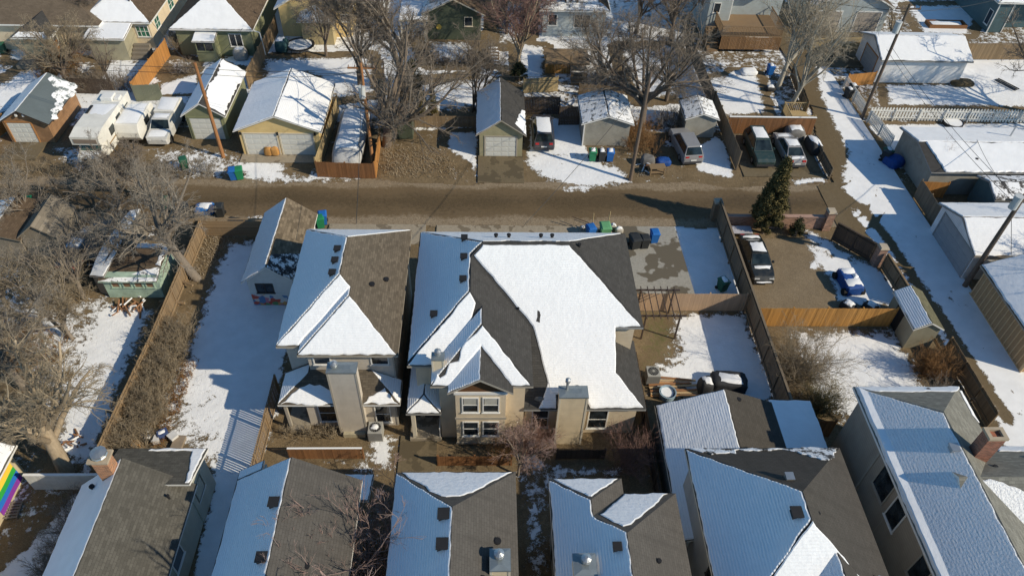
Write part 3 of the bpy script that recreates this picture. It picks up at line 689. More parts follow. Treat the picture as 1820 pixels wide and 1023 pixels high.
def house_two():
    h = thing('house', 'large beige two-storey house with big white snow-covered front roof and twin-window bay', 'house', (2.4, 31, 0))
    walls(h, [(-3.98, 8.9, 29.1, 36.7, 0, 5.75), (-3.98, 2.2, 26.2, 29.2, 0, 5.75), (-2.62, 2.21, 24.92, 26.3, 0, 5.8), (2.3, 8.9, 25.22, 29.2, 0, 2.9)], sid2)
    bay = walls(h, [('gy', -1.68, 1.12, 24.3, 24.93, .25, 5.62, 6.5)], sid2, 'bay')
    M_ = slopes(-4.39, 9.3, 28.7, 37.1, 5.7, .70, 'x', (1, 1)); Wg = slopes(-4.385, 2.6, 25.8, 33.0, 5.7, .70, 'y', (1, 0)); Fs = slopes(-3.02, 2.604, 24.4, 29.5, 5.7, .70, 'y', (1, 0)); Ga = slopes(-2.08, 1.5, 23.95, 27.0, 5.68, .66, 'y')
    front = [(2.2, 24.8, 2.97), (9.3, 24.8, 2.97), (7.62, 26.48, 4.146), (7.62, 28.71, 5.706), (2.2, 28.71, 5.706)]
    rr = [(9.3, 24.8, 2.97), (9.3, 30.0, 2.97), (7.6, 30.0, 4.16), (7.6, 26.5, 4.16)]
    r = roof(h, M_, rf_h2, grey_trim); rw = roof(h, Wg, rf_h2, tan_trim); rf = roof(h, Fs, rf_h2, tan_trim); rg = roof(h, Ga, rf_h2, tan_trim); rl = roof(h, [front, rr], rf_h2, grey_trim)
    snow(r, M_['left'], snc, inset([(-4.39, 37.1), (-4.39, 26.0), (-.95, 29.3), (-.95, 32.4), (-.2, 32.9)], .04))
    snow(r, M_['back'], sns, [(9.0, 37.05), (-4.3, 37.05), (-.2, 33.05), (.9, 33.12), (1.2, 33.4), (2.3, 33.15), (3.4, 33.4), (4.2, 33.15), (5.0, 33.2)], jag=.06)
    # one great sheet from the ridge to the lower eave
    snow(r, M_['front'], sn, [(-.2, 32.72), (4.95, 32.72), (9.1, 28.76), (7.62, 28.7), (7.56, 26.5), (9.12, 24.88), (6.05, 24.86), (5.85, 25.3), (5.5, 25.65), (3.75, 25.5), (3.5, 26.4), (3.2, 27.4), (2.75, 28.74), (-.72, 32.2)], th=.1, jag=.025)
    x, y = 3.05, 28.9; snow(r, M_['front'], rf_h2, [(x-.18, y), (x+.15, y-.1), (x+.22, y+.35), (x+.05, y+.9), (x-.1, y+.5)], th=.106, jag=.05, name='melted_patch')
    snow(rl, front, sn, [(3.05, 24.85), (4.05, 24.85), (4.05, 26.1), (3.62, 26.2), (3.3, 25.3)], jag=.03)
    snow(rw, Wg['front'], sn, [(-4.3, 25.85), (-2.5, 25.85), (-.95, 27.4), (-.6, 28.7), (-.93, 29.2)], th=.09)
    snow(rf, Fs['front'], sn, [(-2.9, 24.45), (-1.95, 24.45), (-.25, 26.2), (1.4, 24.45), (2.4, 24.45), (-.2, 27.1), (-1.3, 26.15), (-1.5, 25.5), (-2.0, 25.4), (-2.2, 24.9), (-2.5, 24.75), (-2.65, 24.95)], th=.09)
    snow(rf, Fs['left'], snc, [(-2.98, 25.8), (-2.98, 24.5), (-.25, 27.25), (-.25, 28.4)], jag=.01); snow(rg, Ga['left'], snc, ins=.02)
    # shingled bay gable, bay trim and the stacked windows
    m = MB(); m.face([(-1.5, 24.29, 5.5), (1.0, 24.29, 5.5), (-.28, 24.29, 6.32)]); m.hexa([(-1.5, 24.26, 5.42), (1.0, 24.26, 5.42), (1.0, 24.29, 5.42), (-1.5, 24.29, 5.42)], [(-1.5, 24.26, 5.5), (1.0, 24.26, 5.5), (1.0, 24.29, 5.5), (-1.5, 24.29, 5.5)])
    m.build('gable_shingles', shingle('cedar_gable', (.17, .085, .04), .3), h)
    MB().box(-1.75, 1.2, 24.2, 24.3, 5.2, 5.4).build('gable_board', white, h)
    for v0, v1 in ((3.45, 4.85), (1.1, 2.55)):
        window(h, 'front', 24.3, -1.33, -.38, v0, v1, white, rows=2, blind=.5 if v0 > 2 else None); window(h, 'front', 24.3, -.18, .77, v0, v1, white, rows=2, blind=.5 if v0 > 2 else None)
    MB().box(-1.74, 1.18, 24.26, 24.299, 2.78, 2.95).build('belt_trim', tan_trim, h); MB().box(-1.74, 1.18, 24.26, 24.299, .25, .4).build('base_trim', tan_trim, h)
    wpx(h, 25.22, 946, 725, 977, 758, rows=2); wpx(h, 25.22, 1047, 728, 1083, 760, rows=2)
    ch = chimney_sided(h, 4.15, 5.68, 24.4, 25.12, 0, 4.65, sid2c, capmetal, cream); flue(ch, 4.55, 24.9, 4.72, .75, .08)
    pipevent(h, 5.3, 25.7, 2.97+.70*.9, .3, .12)
    c2 = chimney_sided(h, -2.9, -2.3, 25.3, 25.75, 5.7, 6.85, sid2c, capmetal, cream); flue(c2, -2.6, 25.55, 6.9, .25, .1)
    for yy in (34.0, 32.3, 30.4): boxvent(h, -1.35, yy, 5.7+.70*3.04)
    boxvent(h, -3.0, 28.7, 5.7+.70*1.39)
    for x in (.6, 1.4, 3.4, 4.1): pipevent(h, x, 34.5, 5.7+.70*2.6, .35, .09)
    pipevent(h, 5.6, 32.9, 8.1, .45, .08); pipevent(h, 1.9, 29.6, 5.7+.70*.9, .12, .05)
    # satellite dish on the lower roof
    m = MB(); c = np.array((3.05, 25.0, 3.75))
    ring = [[c+np.array((r_*math.cos(a), -.05*(1-r_/.3)*3, r_*.8*math.sin(a))) for a in np.linspace(0, 2*math.pi, 13)[:-1]] for r_ in (.02, .16, .28)]
    for A, B in zip(ring[:-1], ring[1:]):
        for k in range(12): j = (k+1) % 12; m.face([A[k], A[j], B[j], B[k]]); m.face([B[k], B[j], A[j], A[k]])
    m.tube([(3.05, 25.03, 3.7), (3.05, 25.2, 3.4)], .025, 6); m.tube([(3.05, 25.0, 3.6), (3.25, 24.6, 3.6)], .015, 6); m.build('satellite_dish', grey_trim, h)
    # porch on the left
    pl = slopes(-4.55, -2.55, 24.5, 28.5, 3.0, .55, 'y', (1, 0)); pr = roof(h, pl, rf_h2, grey_trim, .14, 'porch_roof'); snow(pr, pl['front'], sn); snow(pr, pl['left'], snc); snow(pr, pl['right'], snc)
    for x in (-4.2,): MB().box(x-.11, x+.11, 24.7, 24.92, 0, 2.85).build('porch_post', cream, h)
    MB().box(-4.5, -2.63, 24.6, 26.19, .02, .3).build('porch_floor', C_apron, h)
    door(h, 'front', 26.2, -3.7, -2.75, .3, 2.4, plain('dark_door', (.06, .05, .06)))
    m = MB(); m.seg((-2.72, 24.7), (-2.72, 26.1), .05, 1.15, 1.22)
    for y in np.arange(24.75, 26.1, .13): m.box(-2.74, -2.70, y-.02, y+.02, .3, 1.15)
    m.build('porch_railing', white, h)
    window(h, 'front', 29.1, 7.75, 8.0, 4.6, 5.2, white, name='small_window') if False else None
house_two()

# ------------------------------------------------------------------ the row of houses along the bottom
def lower_row():
    h = thing('house', 'long grey-roofed bungalow with orange brick chimney and a tree shadow on its roof', 'house', (-18, 14, 0))
    sl = slopes(-20.98, -15.06, 4, 20.1, 3.0, .88); r = roof(h, sl, rf_a, white, .14); walls(h, [('gy', -20.7, -15.35, 4.4, 19.9, 0, 3.05, 5.4)], sidA)
    snow(r, sl['left'], sns, ins=.05, th=.06)
    bk = [(-15.0, 22.2, 3.15), (-19.75, 22.2, 3.15), (-19.75, 19.5, 4.05), (-15.0, 19.5, 4.05)]
    r2 = roof(h, [bk], rf_a, white, .14, 'addition_roof'); walls(h, [(-19.5, -15.3, 19.5, 21.9, 0, 3.0)], sidA, 'addition_wall')
    snow(r2, bk, sn, [(-15.1, 22.15), (-18.0, 22.15), (-18.1, 22.0), (-15.75, 21.95), (-15.5, 20.9), (-15.25, 19.6), (-15.07, 19.6)], jag=.05)
    MB().box(-15.25, -15.12, 18.7, 22.1, 3.2, 4.4).build('parapet', white, h) if False else None
    c = MB().box(-18.9, -18.15, 19.22, 19.82, 4.6, 6.55).build('chimney', brickmat('orange_brick', (.40, .17, .07), (.4, .36, .3)), h); MB().box(-19.02, -18.03, 19.13, 19.92, 6.55, 6.68).build('chimney_crown', plain('pale_mortar', (.4, .33, .24)), c); flue(c, -18.5, 19.55, 6.66, .12, .2)
    m = MB(); m.seg((-18.02, 19.1), (-18.02, 19.95), .16, 5.0, 5.12); m.build('flashing', galv, c)
    pipevent(h, -15.9, 18.9, 3.75, .35, .05); pipevent(h, -19.6, 19.2, 4.3, .2, .09)
    window(h, 'right', -15.35, 19.9, 21.0, 1.4, 2.6, white) ; window(h, 'right', -15.35, 16.0, 17.2, 1.4, 2.5, white)

    h = thing('house', 'house with blue-shaded snowy left slope and bare taupe right slope, gable end to the yard', 'house', (-9, 13, 0))
    sl = slopes(-12.35, -6.15, 3, 19.2, 4.9, .70); r = roof(h, sl, rf_b, white); walls(h, [('gy', -11.95, -6.55, 3.4, 18.8, 0, 4.98, 6.82)], sid1)
    snow(r, sl['left'], snc); MB().seg((-10.8, 19.55), (-10.8, 19.22), .1, 4.9, 5.85).build('gable_return', tan_trim, h)
    ext = [(-12.35, 19.75, 4.9), (-12.35, 19.21, 4.9), (-10.9, 19.21, 5.915), (-10.9, 19.75, 5.915)]; re = roof(h, [ext], rf_b, white, .16, 'roof_return'); snow(re, ext, snc, jag=.01)
    for y in (16.9, 14.3): boxvent(h, -9.65, y, 4.9+.70*2.7, .5)
    pipevent(h, -7.9, 14.3, 6.05, .1, .12); pipevent(h, -7.5, 13.6, 5.8, .25, .05); pipevent(h, -7.65, 13.6, 5.9, .25, .05)
    chimney_sided(h, -8.1, -7.1, 12.3, 13.2, 5.3, 6.9, sid2c, capmetal, cream)
    po = [(-5.9, 20.6, 3.1), (-8.6, 20.6, 3.1), (-8.6, 18.6, 3.9), (-5.9, 18.6, 3.9)]; rp = roof(h, [po], rf_b, white, .14, 'porch_roof'); snow(rp, po, sns); 
    for x in (-8.3, -6.1): MB().box(x-.08, x+.08, 20.0, 20.16, 0, 3.0).build('porch_post', cream, h)

    h = thing('house', 'hip-roofed house with brown bare right slope, white rear hip and beige box chimney', 'house', (-1.45, 13, 0))
    sl = slopes(-4.41, 1.5, 3, 19.15, 5.7, .70, 'y', (0, 1)); r = roof(h, sl, rf_b, white); walls(h, [(-4.0, 1.1, 3.4, 18.75, 0, 5.75)], sid2)
    snow(r, sl['left'], snc); snow(r, sl['back'], sn, [(1.3, 19.1), (-4.1, 19.1), (-2.4, 17.3), (-1.8, 16.95), (-1.2, 17.0), (-.6, 17.3)], jag=.06)
    for y in (15.9, 14.5, 12.6): boxvent(h, -1.85, y, 5.7+.70*2.55, .55)
    pipevent(h, .55, 15.2, 6.4, .12, .12); pipevent(h, -.1, 13.3, 6.8, .12, .12)
    c = chimney_sided(h, .25, 1.05, 13.6, 14.5, 5.9, 7.0, sid2c, capmetal, cream); flue(c, .6, 14.2, 7.05, .15, .12)

    h = thing('house', 'hip-roofed house with two stepped white rear hips and a small snowy lean-to roof', 'house', (6.2, 12, 0))
    sl = slopes(3.1, 9.27, 3, 17.93, 5.7, .70, 'y', (0, 1)); s2 = slopes(3.105, 6.72, 14, 18.76, 5.7, .70, 'y', (0, 1)); r = roof(h, sl, rf_b, white); r2 = roof(h, s2, rf_b, white)
    walls(h, [(3.5, 8.87, 3.4, 17.5, 0, 5.75), (3.5, 6.3, 17, 18.35, 0, 5.75)], sidE)
    snow(r, sl['left'], snc, inset([(3.1, 18.7), (3.1, 3), (6.18, 3), (6.18, 14.9), (4.95, 16.1), (4.9, 16.95)], .04)); snow(r2, s2['back'], sn, [(6.5, 18.7), (3.35, 18.7), (4.8, 17.2), (4.95, 17.15)], jag=.04)
    snow(r, sl['back'], sn, [(8.85, 17.88), (6.75, 17.88), (5.25, 16.2), (6.1, 15.3), (6.5, 15.45)], jag=.05)
    boxvent(h, 5.7, 14.3, 5.7+.70*2.6, .4); boxvent(h, 5.8, 12.7, 5.7+.70*2.7, .4); pipevent(h, 7.6, 14.0, 6.8, .2, .08); pipevent(h, 7.75, 12.95, 6.7, .1, .16, galv)
    c = chimney_sided(h, 3.85, 4.75, 13.3, 14.2, 5.9, 7.1, sid2c, capmetal, cream); flue(c, 4.35, 13.9, 7.15, .15, .12)
    po = [(8.7, 19.2, 3.1), (6.75, 19.2, 3.1), (6.75, 17.4, 3.4), (8.7, 17.4, 3.4)]; rp = roof(h, [po], rf_b, white, .14, 'porch_roof'); snow(rp, po, sns); MB().box(8.4, 8.55, 18.9, 19.05, 0, 3.0).build('porch_post', cream, h)

    h = thing('house', 'dark-roofed house with a wide blue-shaded snow slope and bright white snow along its front hips', 'house', (14.2, 13, 0))
    sl = slopes(10.2, 18.25, 11.05, 20.45, 5.7, .70, 'y', (1, 1)); s2 = slopes(12.2, 18.23, 9.3, 14.5, 5.7, .70, 'y', (1, 0)); s3 = slopes(13.6, 17.4, 8.3, 13.2, 5.68, .70)
    r = roof(h, sl, rf_e, cream); r2 = roof(h, s2, rf_e, cream); r3 = roof(h, s3, rf_e, cream)
    walls(h, [(10.6, 17.85, 11.45, 20.05, 0, 5.75), (12.6, 17.8, 9.7, 12, 0, 5.75)], sidE)
    snow(r, sl['left'], snc); snow(r, sl['front'], sn, th=.1); snow(r2, s2['front'], sn, th=.1); snow(r2, s2['left'], snr); snow(r3, s3['left'], snr)
    snow(r, sl['back'], snp, [(18.1, 20.4), (10.4, 20.4), (11.3, 19.75), (12.6, 19.85), (12.7, 20.2), (15.4, 20.2), (15.9, 19.75), (16.6, 19.2), (17.2, 19.3)], jag=.1)
    boxvent(h, 13.75, 15.5, 5.7+.70*3.5, .55); boxvent(h, 14.1, 17.5, 5.7+.70*2.95, .4, galv); pipevent(h, 14.8, 15.6, 7.9, .2, .08); m = pipevent(h, 17.3, 13.1, 6.3, .35, .2, galv)
    window(h, 'left', 10.6, 13.9, 14.9, 3.6, 4.9, dark_trim)

    h = thing('house', 'large grey-brown house with sparkling snow on a low roof and a red brick chimney', 'house', (24, 16, 0))
    sl = slopes(20.35, 26.3, 2, 24.37, 5.7, .62, 'y', (0, 1)); s2 = slopes(22.5, 36, 15.0, 20.5, 5.7, .62, 'x', (0, 0)); r = roof(h, sl, rf_f, white); r2 = roof(h, s2, rf_f, white)
    walls(h, [(20.8, 26.0, 2.5, 23.95, 0, 5.8), (25.9, 35, 15.4, 20.1, 0, 5.8), ('gx', 34, 35.5, 15.5, 20.0, 0, 5.6, 6.9)], sidF)
    snow(r, sl['left'], snr, [(20.4, 24.3), (20.4, 2.1), (23.25, 2.1), (23.25, 21.3), (22.6, 21.95)], th=.09)
    dr = [(20.4, 24.3, 5.92), (20.4, 2.0, 5.92), (22.0, 2.0, 6.27), (22.0, 24.3, 6.27)]; snow(r, dr, sns, [(20.42, 24.16), (20.42, 2.2), (21.4, 2.2), (21.4, 23.3)], th=.06, drop=.2, jag=.015, name='eave_drift')
    snow(r2, s2['front'], snr, [(22.6, 15.1), (35.5, 15.1), (35.5, 17.2), (27, 17.3), (25.6, 17.1), (24.6, 17.5), (23.5, 17.6)], th=.09, jag=.08)
    snow(r, sl['back'], sn, [(26.3, 24.3), (20.5, 24.3), (21.2, 23.75), (25.6, 23.7)], jag=.05); snow(r, sl['right'], sn, [(26.4, 24.1), (26.15, 24.0), (26.05, 22.4), (26.3, 22.0), (26.4, 22.0)], jag=.05); snow(r2, s2['back'], sn, [(35, 20.45), (26.4, 20.45), (26.3, 20.0), (35, 19.9)], jag=.05)
    c = MB().box(24.0, 24.85, 19.0, 19.6, 6.0, 8.6).build('chimney', brickmat('red_brick', (.27, .10, .06), (.33, .28, .24)), h); m = MB()
    for b in ((23.95, 24.9, 18.95, 19.1), (23.95, 24.9, 19.5, 19.65), (23.95, 24.15, 19.1, 19.5), (24.7, 24.9, 19.1, 19.5)): m.box(*b, 8.6, 8.75)
    m.build('chimney_crown', plain('pale_mortar', (.4, .33, .24)), c); MB().box(23.97, 24.88, 18.97, 19.63, 6.15, 6.4).build('flashing', white, c)
    boxvent(h, 22.95, 19.3, 5.7+.62*2.6, .45, galv); pipevent(h, 24.3, 23.9, 5.95, .1, .1); pipevent(h, 25.0, 18.6, 6.6, .3, .1); boxvent(h, 28.2, 18.9, 6.69, .5)
    for u0, u1, v0, v1, mt in ((18.6, 20.0, 3.1, 5.0, tan_trim), (17.1, 18.2, 3.0, 4.9, white), (13.2, 15.2, 2.9, 4.9, tan_trim)):
        window(h, 'left', 20.8, u0, u1, v0, v1, mt, cols=1 if u1-u0 < 1.5 else 2)
    m = MB(); m.face([(20.79, 18.0, 0), (20.79, 18.0, 5.5), (20.79, 18.06, 5.5), (20.79, 18.06, 0)]); m.box(20.76, 20.8, 20.6, 20.75, 0, 5.5); m.build('corner_trim', tan_trim, h)
    MB().box(20.7, 20.8, 19.2, 19.45, 5.0, 5.15).build('wall_lamp', white, h)

    # snow-topped garage between the beige house and the big grey-brown one
    g, s, r = garage('garage', 'garage with a smooth white snow slope and dark bare slope beside the corner house', 10.0, 17.6, 17, 25.5, 2.4, .42, sidE, rf_g, white, .25)
    snow(r, s['left'], sn, inset([(10.0, 25.5), (10.0, 17), (13.8, 17), (13.8, 25.5)], .06), th=.09)
    fl = [(16.75, 21.0, 2.62), (19.4, 21.0, 2.5), (19.4, 25.75, 2.5), (16.75, 25.75, 2.62)]; rr = roof(g, [fl], rf_g, white, .14, 'carport_roof'); snow(rr, fl, sns)
    MB().box(19.1, 19.25, 25.4, 25.55, 0, 2.4).build('carport_post', white, g); MB().box(19.1, 19.25, 21.2, 21.35, 0, 2.4).build('carport_post', white, g)
    pipevent(g, 14.6, 25.0, 3.6, .12, .1)
lower_row()

# ------------------------------------------------------------------ garages and sheds
olive = siding('olive_siding', (.19, .20, .12)); olive2 = siding('khaki_siding', (.30, .28, .18)); yellow = siding('yellow_siding', (.60, .45, .21)); stucco = plain('grey_stucco', (.30, .29, .255), .9, .2, 1.2, 0, .01)
logw = siding('log_siding', (.24, .14, .075), .21, .25); whitew = siding('white_siding', (.66, .66, .64), .16); teal = siding('teal_siding', (.065, .11, .125)); tanb = plain('tan_plywood', (.42, .28, .15), .8, .15)
dgreen = siding('dark_green_siding', (.065, .08, .055)); greyblue = siding('grey_blue_siding', (.33, .37, .38), .18); mintw = plain('mint_paint', (.33, .44, .36), .8, .3, 2); oldwood = wood('weathered_boards', (.22, .19, .15)); beigew = siding('sand_siding', (.56, .47, .34))
doorw = plain('door_white', (.62, .63, .60), .5, .05); doorg = plain('door_grey', (.33, .34, .35), .5, .08)
metalroof = plain('grey_metal_roof', (.17, .20, .20), .45, .12, .8, .4)
def sheds():
    g, s, r = garage('garage', 'log-sided garage with grey metal roof half cleared of snow', -41.75, -37.35, 54.9, 61.3, 2.1, .58, logw, metalroof, dark_trim, .35)
    snow(r, s['left'], sn); snow(r, s['right'], snowmat('roof_snow_on_metal', .004, .03, 3, 1.5, .47, (.17, .20, .20)), [(-37.4, 55.6), (-37.4, 61.2), (-39.3, 61.2), (-39.0, 60.2), (-38.3, 59.9), (-38.4, 58.8), (-37.9, 58.2), (-37.8, 56.6)], jag=.2)
    gdoor(g, 'front', 55.25, -41.1, -39.1, 2.0, doorw, wood('orange_trim', (.45, .22, .08)))
    for x in (-39.9, -39.3): MB().box(x, x+.15, 54.98, 55.2, 2.75, 2.95).build('floodlight', white, g)
    g, s, r = garage('garage', 'narrow green single garage with snow on both roof slopes behind the leaning pole', -26.45, -22.6, 55.75, 63.6, 2.5, .66, olive, rf_h2, white, .3)
    snow(r, s['left'], sns); snow(r, s['right'], sn, [(-22.65, 55.9), (-22.65, 63.5), (-24.42, 63.5), (-24.42, 57.8), (-24.1, 57.0), (-24.1, 56.3), (-23.7, 56.0)], jag=.1); gdoor(g, 'front', 56.05, -25.85, -23.2, 2.15, doorw, olive)
    g, s, r = garage('garage', 'yellow double garage with two white doors and a wide snowy roof', -21.4, -13.95, 53.4, 61.4, 2.6, .40, yellow, rf_h2, white, .35)
    snow(r, s['left'], sn); snow(r, s['right'], sn); gdoor(g, 'front', 53.75, -20.65, -17.95, 2.15, doorw, cream); gdoor(g, 'front', 53.75, -17.6, -14.9, 2.15, doorw, cream)
    for x in (-20.9, -17.78, -14.62): MB().box(x-.07, x+.07, 53.6, 53.74, 2.1, 2.35).build('coach_lamp', black, g)
    g, s, r = garage('garage', 'small khaki garage with brown concrete apron, its left slope snowy and its right slope bare', -.95, 3.42, 53.5, 60.6, 2.4, .69, olive2, rf_h2, tan_trim, .32)
    snow(r, s['left'], sns, th=.05); snow(r, s['right'], sn, [(3.4, 53.6), (3.4, 57.4), (3.1, 57.2), (2.75, 55.6), (2.7, 54.9), (2.4, 54.3)], jag=.08); gdoor(g, 'front', 53.83, -.1, 2.55, 2.05, doorw, tan_trim)
    g, s, r = garage('garage', 'low pale stucco garage dusted with snow beside three trash carts', 8.3, 13.0, 55.4, 60.2, 2.4, .34, stucco, rf_h2, white, .3)
    snow(r, s['left'], snd); snow(r, s['right'], snd); MB().seg((8.62, 55.6), (8.62, 55.72), .1, 0, 2.3).build('downspout', white, g)
    g, s, r = garage('shed', 'small grey shed with thin snow under tree branches behind the silver van', 17.85, 21.05, 57.0, 60.2, 2.0, .37, stucco, rf_d, white, .2)
    snow(r, s['left'], snd); snow(r, s['right'], snd)
    g, s, r = garage('shed', 'tiny dark green garden shed at the foot of the big elm', -8.75, -6.45, 56.2, 59.2, 2.0, .75, dgreen, rf_d, dark_trim, .2); snow(r, s['left'], snd, ins=.2)
    # white garage upper right
    g, s, r = garage('garage', 'white garage with tree shadows across its snowy roof near the top of the alley', 39.5, 49.0, 67.2, 73.4, 2.6, .39, whitew, rf_h2, grey_trim, .35, 'x')
    snow(r, s['front'], sn, th=.1); snow(r, s['back'], sn); gdoor(g, 'left', 39.85, 68.6, 71.6, 2.2, doorg, wood('orange_trim', (.45, .22, .08)))
    # long white outbuilding by the alley
    g, s, r = garage('garage', 'long white outbuilding under a flawless snow sheet by the blue tarp', 36.7, 47.5, 48.7, 55.4, 2.5, .21, stucco, rf_h2, grey_trim, .3, 'x')
    snow(r, s['front'], sns, [(37.9, 48.75), (47.4, 48.75), (47.4, 52.0), (37.3, 52.0), (37.6, 50.2)], th=.12, jag=.06); snow(r, s['back'], sns, th=.1)
    pipevent(g, 45.5, 53.4, 3.1, .9, .07, galv)
    for x in (41.0, 44.2, 45.3): pipevent(g, x, 50.2+.3*(x-42)*.3, 2.9, .06, .09)
    g, s, r = garage('garage', 'teal-gabled garage with snowy roof behind the dark walled yard', 40.5, 49.0, 45.3, 48.6, 2.3, .4, teal, rf_h2, grey_trim, .2, 'x'); snow(r, s['front'], snp); snow(r, s['back'], snp)
    g, s, r = garage('garage', 'white garage with grey alley door and branch shadows on its snow roof', 35.4, 47.5, 38.4, 44.6, 2.6, .36, whitew, rf_d, grey_trim, .3, 'x')
    snow(r, s['front'], sn); snow(r, s['back'], sn); gdoor(g, 'left', 35.7, 38.9, 43.6, 2.3, doorg, grey_trim)
    # tan board-and-batten shed at the right edge
    g, s, r = garage('shed', 'tan board-and-batten building at the right edge with smooth snow roof', 35.2, 43.2, 29.6, 37.3, 2.8, .42, tanb, rf_d, tan_trim, .45, ohe=.2)
    snow(r, s['left'], sns, th=.1); snow(r, s['right'], sns)
    bt = MB().box(35.615, 35.655, -.04+30, 30.04, .05, 2.75).build('batten', plain('batten_tan', (.62, .45, .26), .7, .1), g); bt.location.y = -.05
    for k in range(1, 17): c = clone(bt, parent=g); c.location.y = k*.44-.05
    MB().box(35.6, 35.66, 29.75, 37.2, .0, .14).build('base_board', plain('batten_tan', (.46, .38, .26)), g); MB().box(35.6, 35.66, 29.75, 29.9, .14, 2.7).build('corner_board', plain('batten_tan', (.46, .38, .26)), g)
    g, s, r = garage('shed', 'small olive shed with shaded snow on one slope between cedar fence and alley', 28.4, 30.5, 31.8, 35.4, 2.05, .6, siding('olive_grey', (.24, .22, .16)), shingle('olive_shingles', (.13, .125, .08)), white, .15); snow(r, s['left'], snc, th=.05)
    door(g, 'left', 28.55, 33.4, 34.4, .05, 1.85, black)
    # garage with the mural
    g, s, r = garage('garage', 'old garage with painted mural on its white end wall, rough snow on one slope', -16.55, -12.6, 35.5, 42.85, 2.45, .77, plain('white_stucco', (.62, .62, .60), .9, .08), rf_m, white, .3)
    snow(r, s['left'], snr, th=.09); snow(r, s['right'], snowmat('roof_snow_melting', .004, .03, 3, 1.6, .52, (.03, .03, .035)), [(-12.7, 35.55), (-14.5, 35.55), (-14.5, 36.6), (-13.6, 37.6), (-12.7, 38.2)], jag=.08)
    window(g, 'front', 35.8, -15.75, -14.55, 1.25, 2.15, dark_trim, cols=2)
    t = NT('mural_paint'); o = t.obj(); v = t.node('TexVoronoi'); v.inputs['Scale'].default_value = 3.2; t.l(o, v.inputs[0]); rp = t.node('ValToRGB'); sp = t.node('SeparateColor'); t.l(v.outputs['Color'], sp.inputs[0]); t.l(sp.outputs[0], rp.inputs[0])
    cols = [(0, (.60, .58, .55)), (.25, (.55, .10, .07)), (.4, (.62, .55, .5)), (.5, (.60, .32, .12)), (.62, (.15, .28, .12)), (.72, (.6, .58, .55)), (.82, (.6, .2, .25)), (.92, (.12, .22, .4))]
    rp.color_ramp.interpolation = 'CONSTANT'
    while len(rp.color_ramp.elements) < len(cols): rp.color_ramp.elements.new(.5)
    for e, (p_, c_) in zip(rp.color_ramp.elements, cols): e.position = p_; e.color = (*c_, 1)
    sz = t.node('SeparateXYZ'); t.l(o, sz.inputs[0]); f = t.ramp(t.math('ADD', sz.outputs[2], t.math('MULTIPLY', t.noise(2, 3, o), 1.0)), 1.45, 1.6)
    MB().box(-16.2, -12.95, 35.77, 35.798, .05, 1.2).build('mural', t.out(t.mix(f, rp.outputs[0], (.62, .62, .60)), .8), g)
    # left garden sheds
    g = thing('shed', 'peeling mint-green shed with boarded windows and a littered flat roof', 'shed', (-24.5, 38, 0))
    walls(g, [(-26.4, -22.6, 36.5, 39.6, 0, 2.05)], mintw); roofq = [(-26.5, 37.4, 2.15), (-22.5, 37.4, 2.15), (-22.5, 39.7, 2.2), (-26.5, 39.7, 2.2)]; r = roof(g, [roofq, [(-26.5, 36.2, 1.85), (-22.5, 36.2, 1.85), (-22.5, 37.39, 2.15), (-26.5, 37.39, 2.15)]], rf_d, mintw, .1)
    snow(r, [(-26.5, 36.2, 1.85), (-22.5, 36.2, 1.85), (-22.5, 37.39, 2.15)], snd, jag=.05); snow(r, roofq, sn, [(-22.55, 37.45), (-22.55, 39.65), (-24.9, 39.65), (-24.9, 39.3), (-22.9, 39.3), (-22.95, 37.6)], jag=.06)
    for k in range(4): window(g, 'front', 36.5, -25.9+k*.78, -25.28+k*.78, 1.0, 1.6, mintw, gl=plain('boarded_window', (.22, .13, .08)))
    g = thing('shed', 'long low lean-to with a blue-shaded snow roof left of the mint shed', 'shed', at(205, 440, 0)); q = [tuple(at(x, y, z)) for x, y, z in ((158, 490, 1.9), (184, 492, 2.2), (250, 371, 2.2), (206, 374, 1.9))]; r = roof(g, [q], rf_d, grey_trim, .1); snow(r, q, sns)
    m = MB(); a = [np.array(p) for p in q]; cc = sum(a)/4; b = [(cc+(p-cc)*.93) for p in a]; m.hexa([(p[0], p[1], 0) for p in b], [(p[0], p[1], p[2]-.12) for p in b]); m.build('wall', oldwood, g)
    x, y, _ = at(88, 452); g, s, r = garage('shed', 'weathered grey plank shed with sagging roof at the far left', x-1.4, x+1.4, y-.3, y+3.3, 1.9, .8, oldwood, shingle('grey_planks', (.2, .175, .14), .4, .25, 2.5), oldwood, .15)
    x, y, _ = at(30, 450); g, s, r = garage('shed', 'low brown shed under bare branches at the left edge', x-2.6, x+1.2, y-.5, y+4, 1.7, .3, oldwood, rf_d, oldwood, .15); snow(r, s['left'], snd)
sheds()

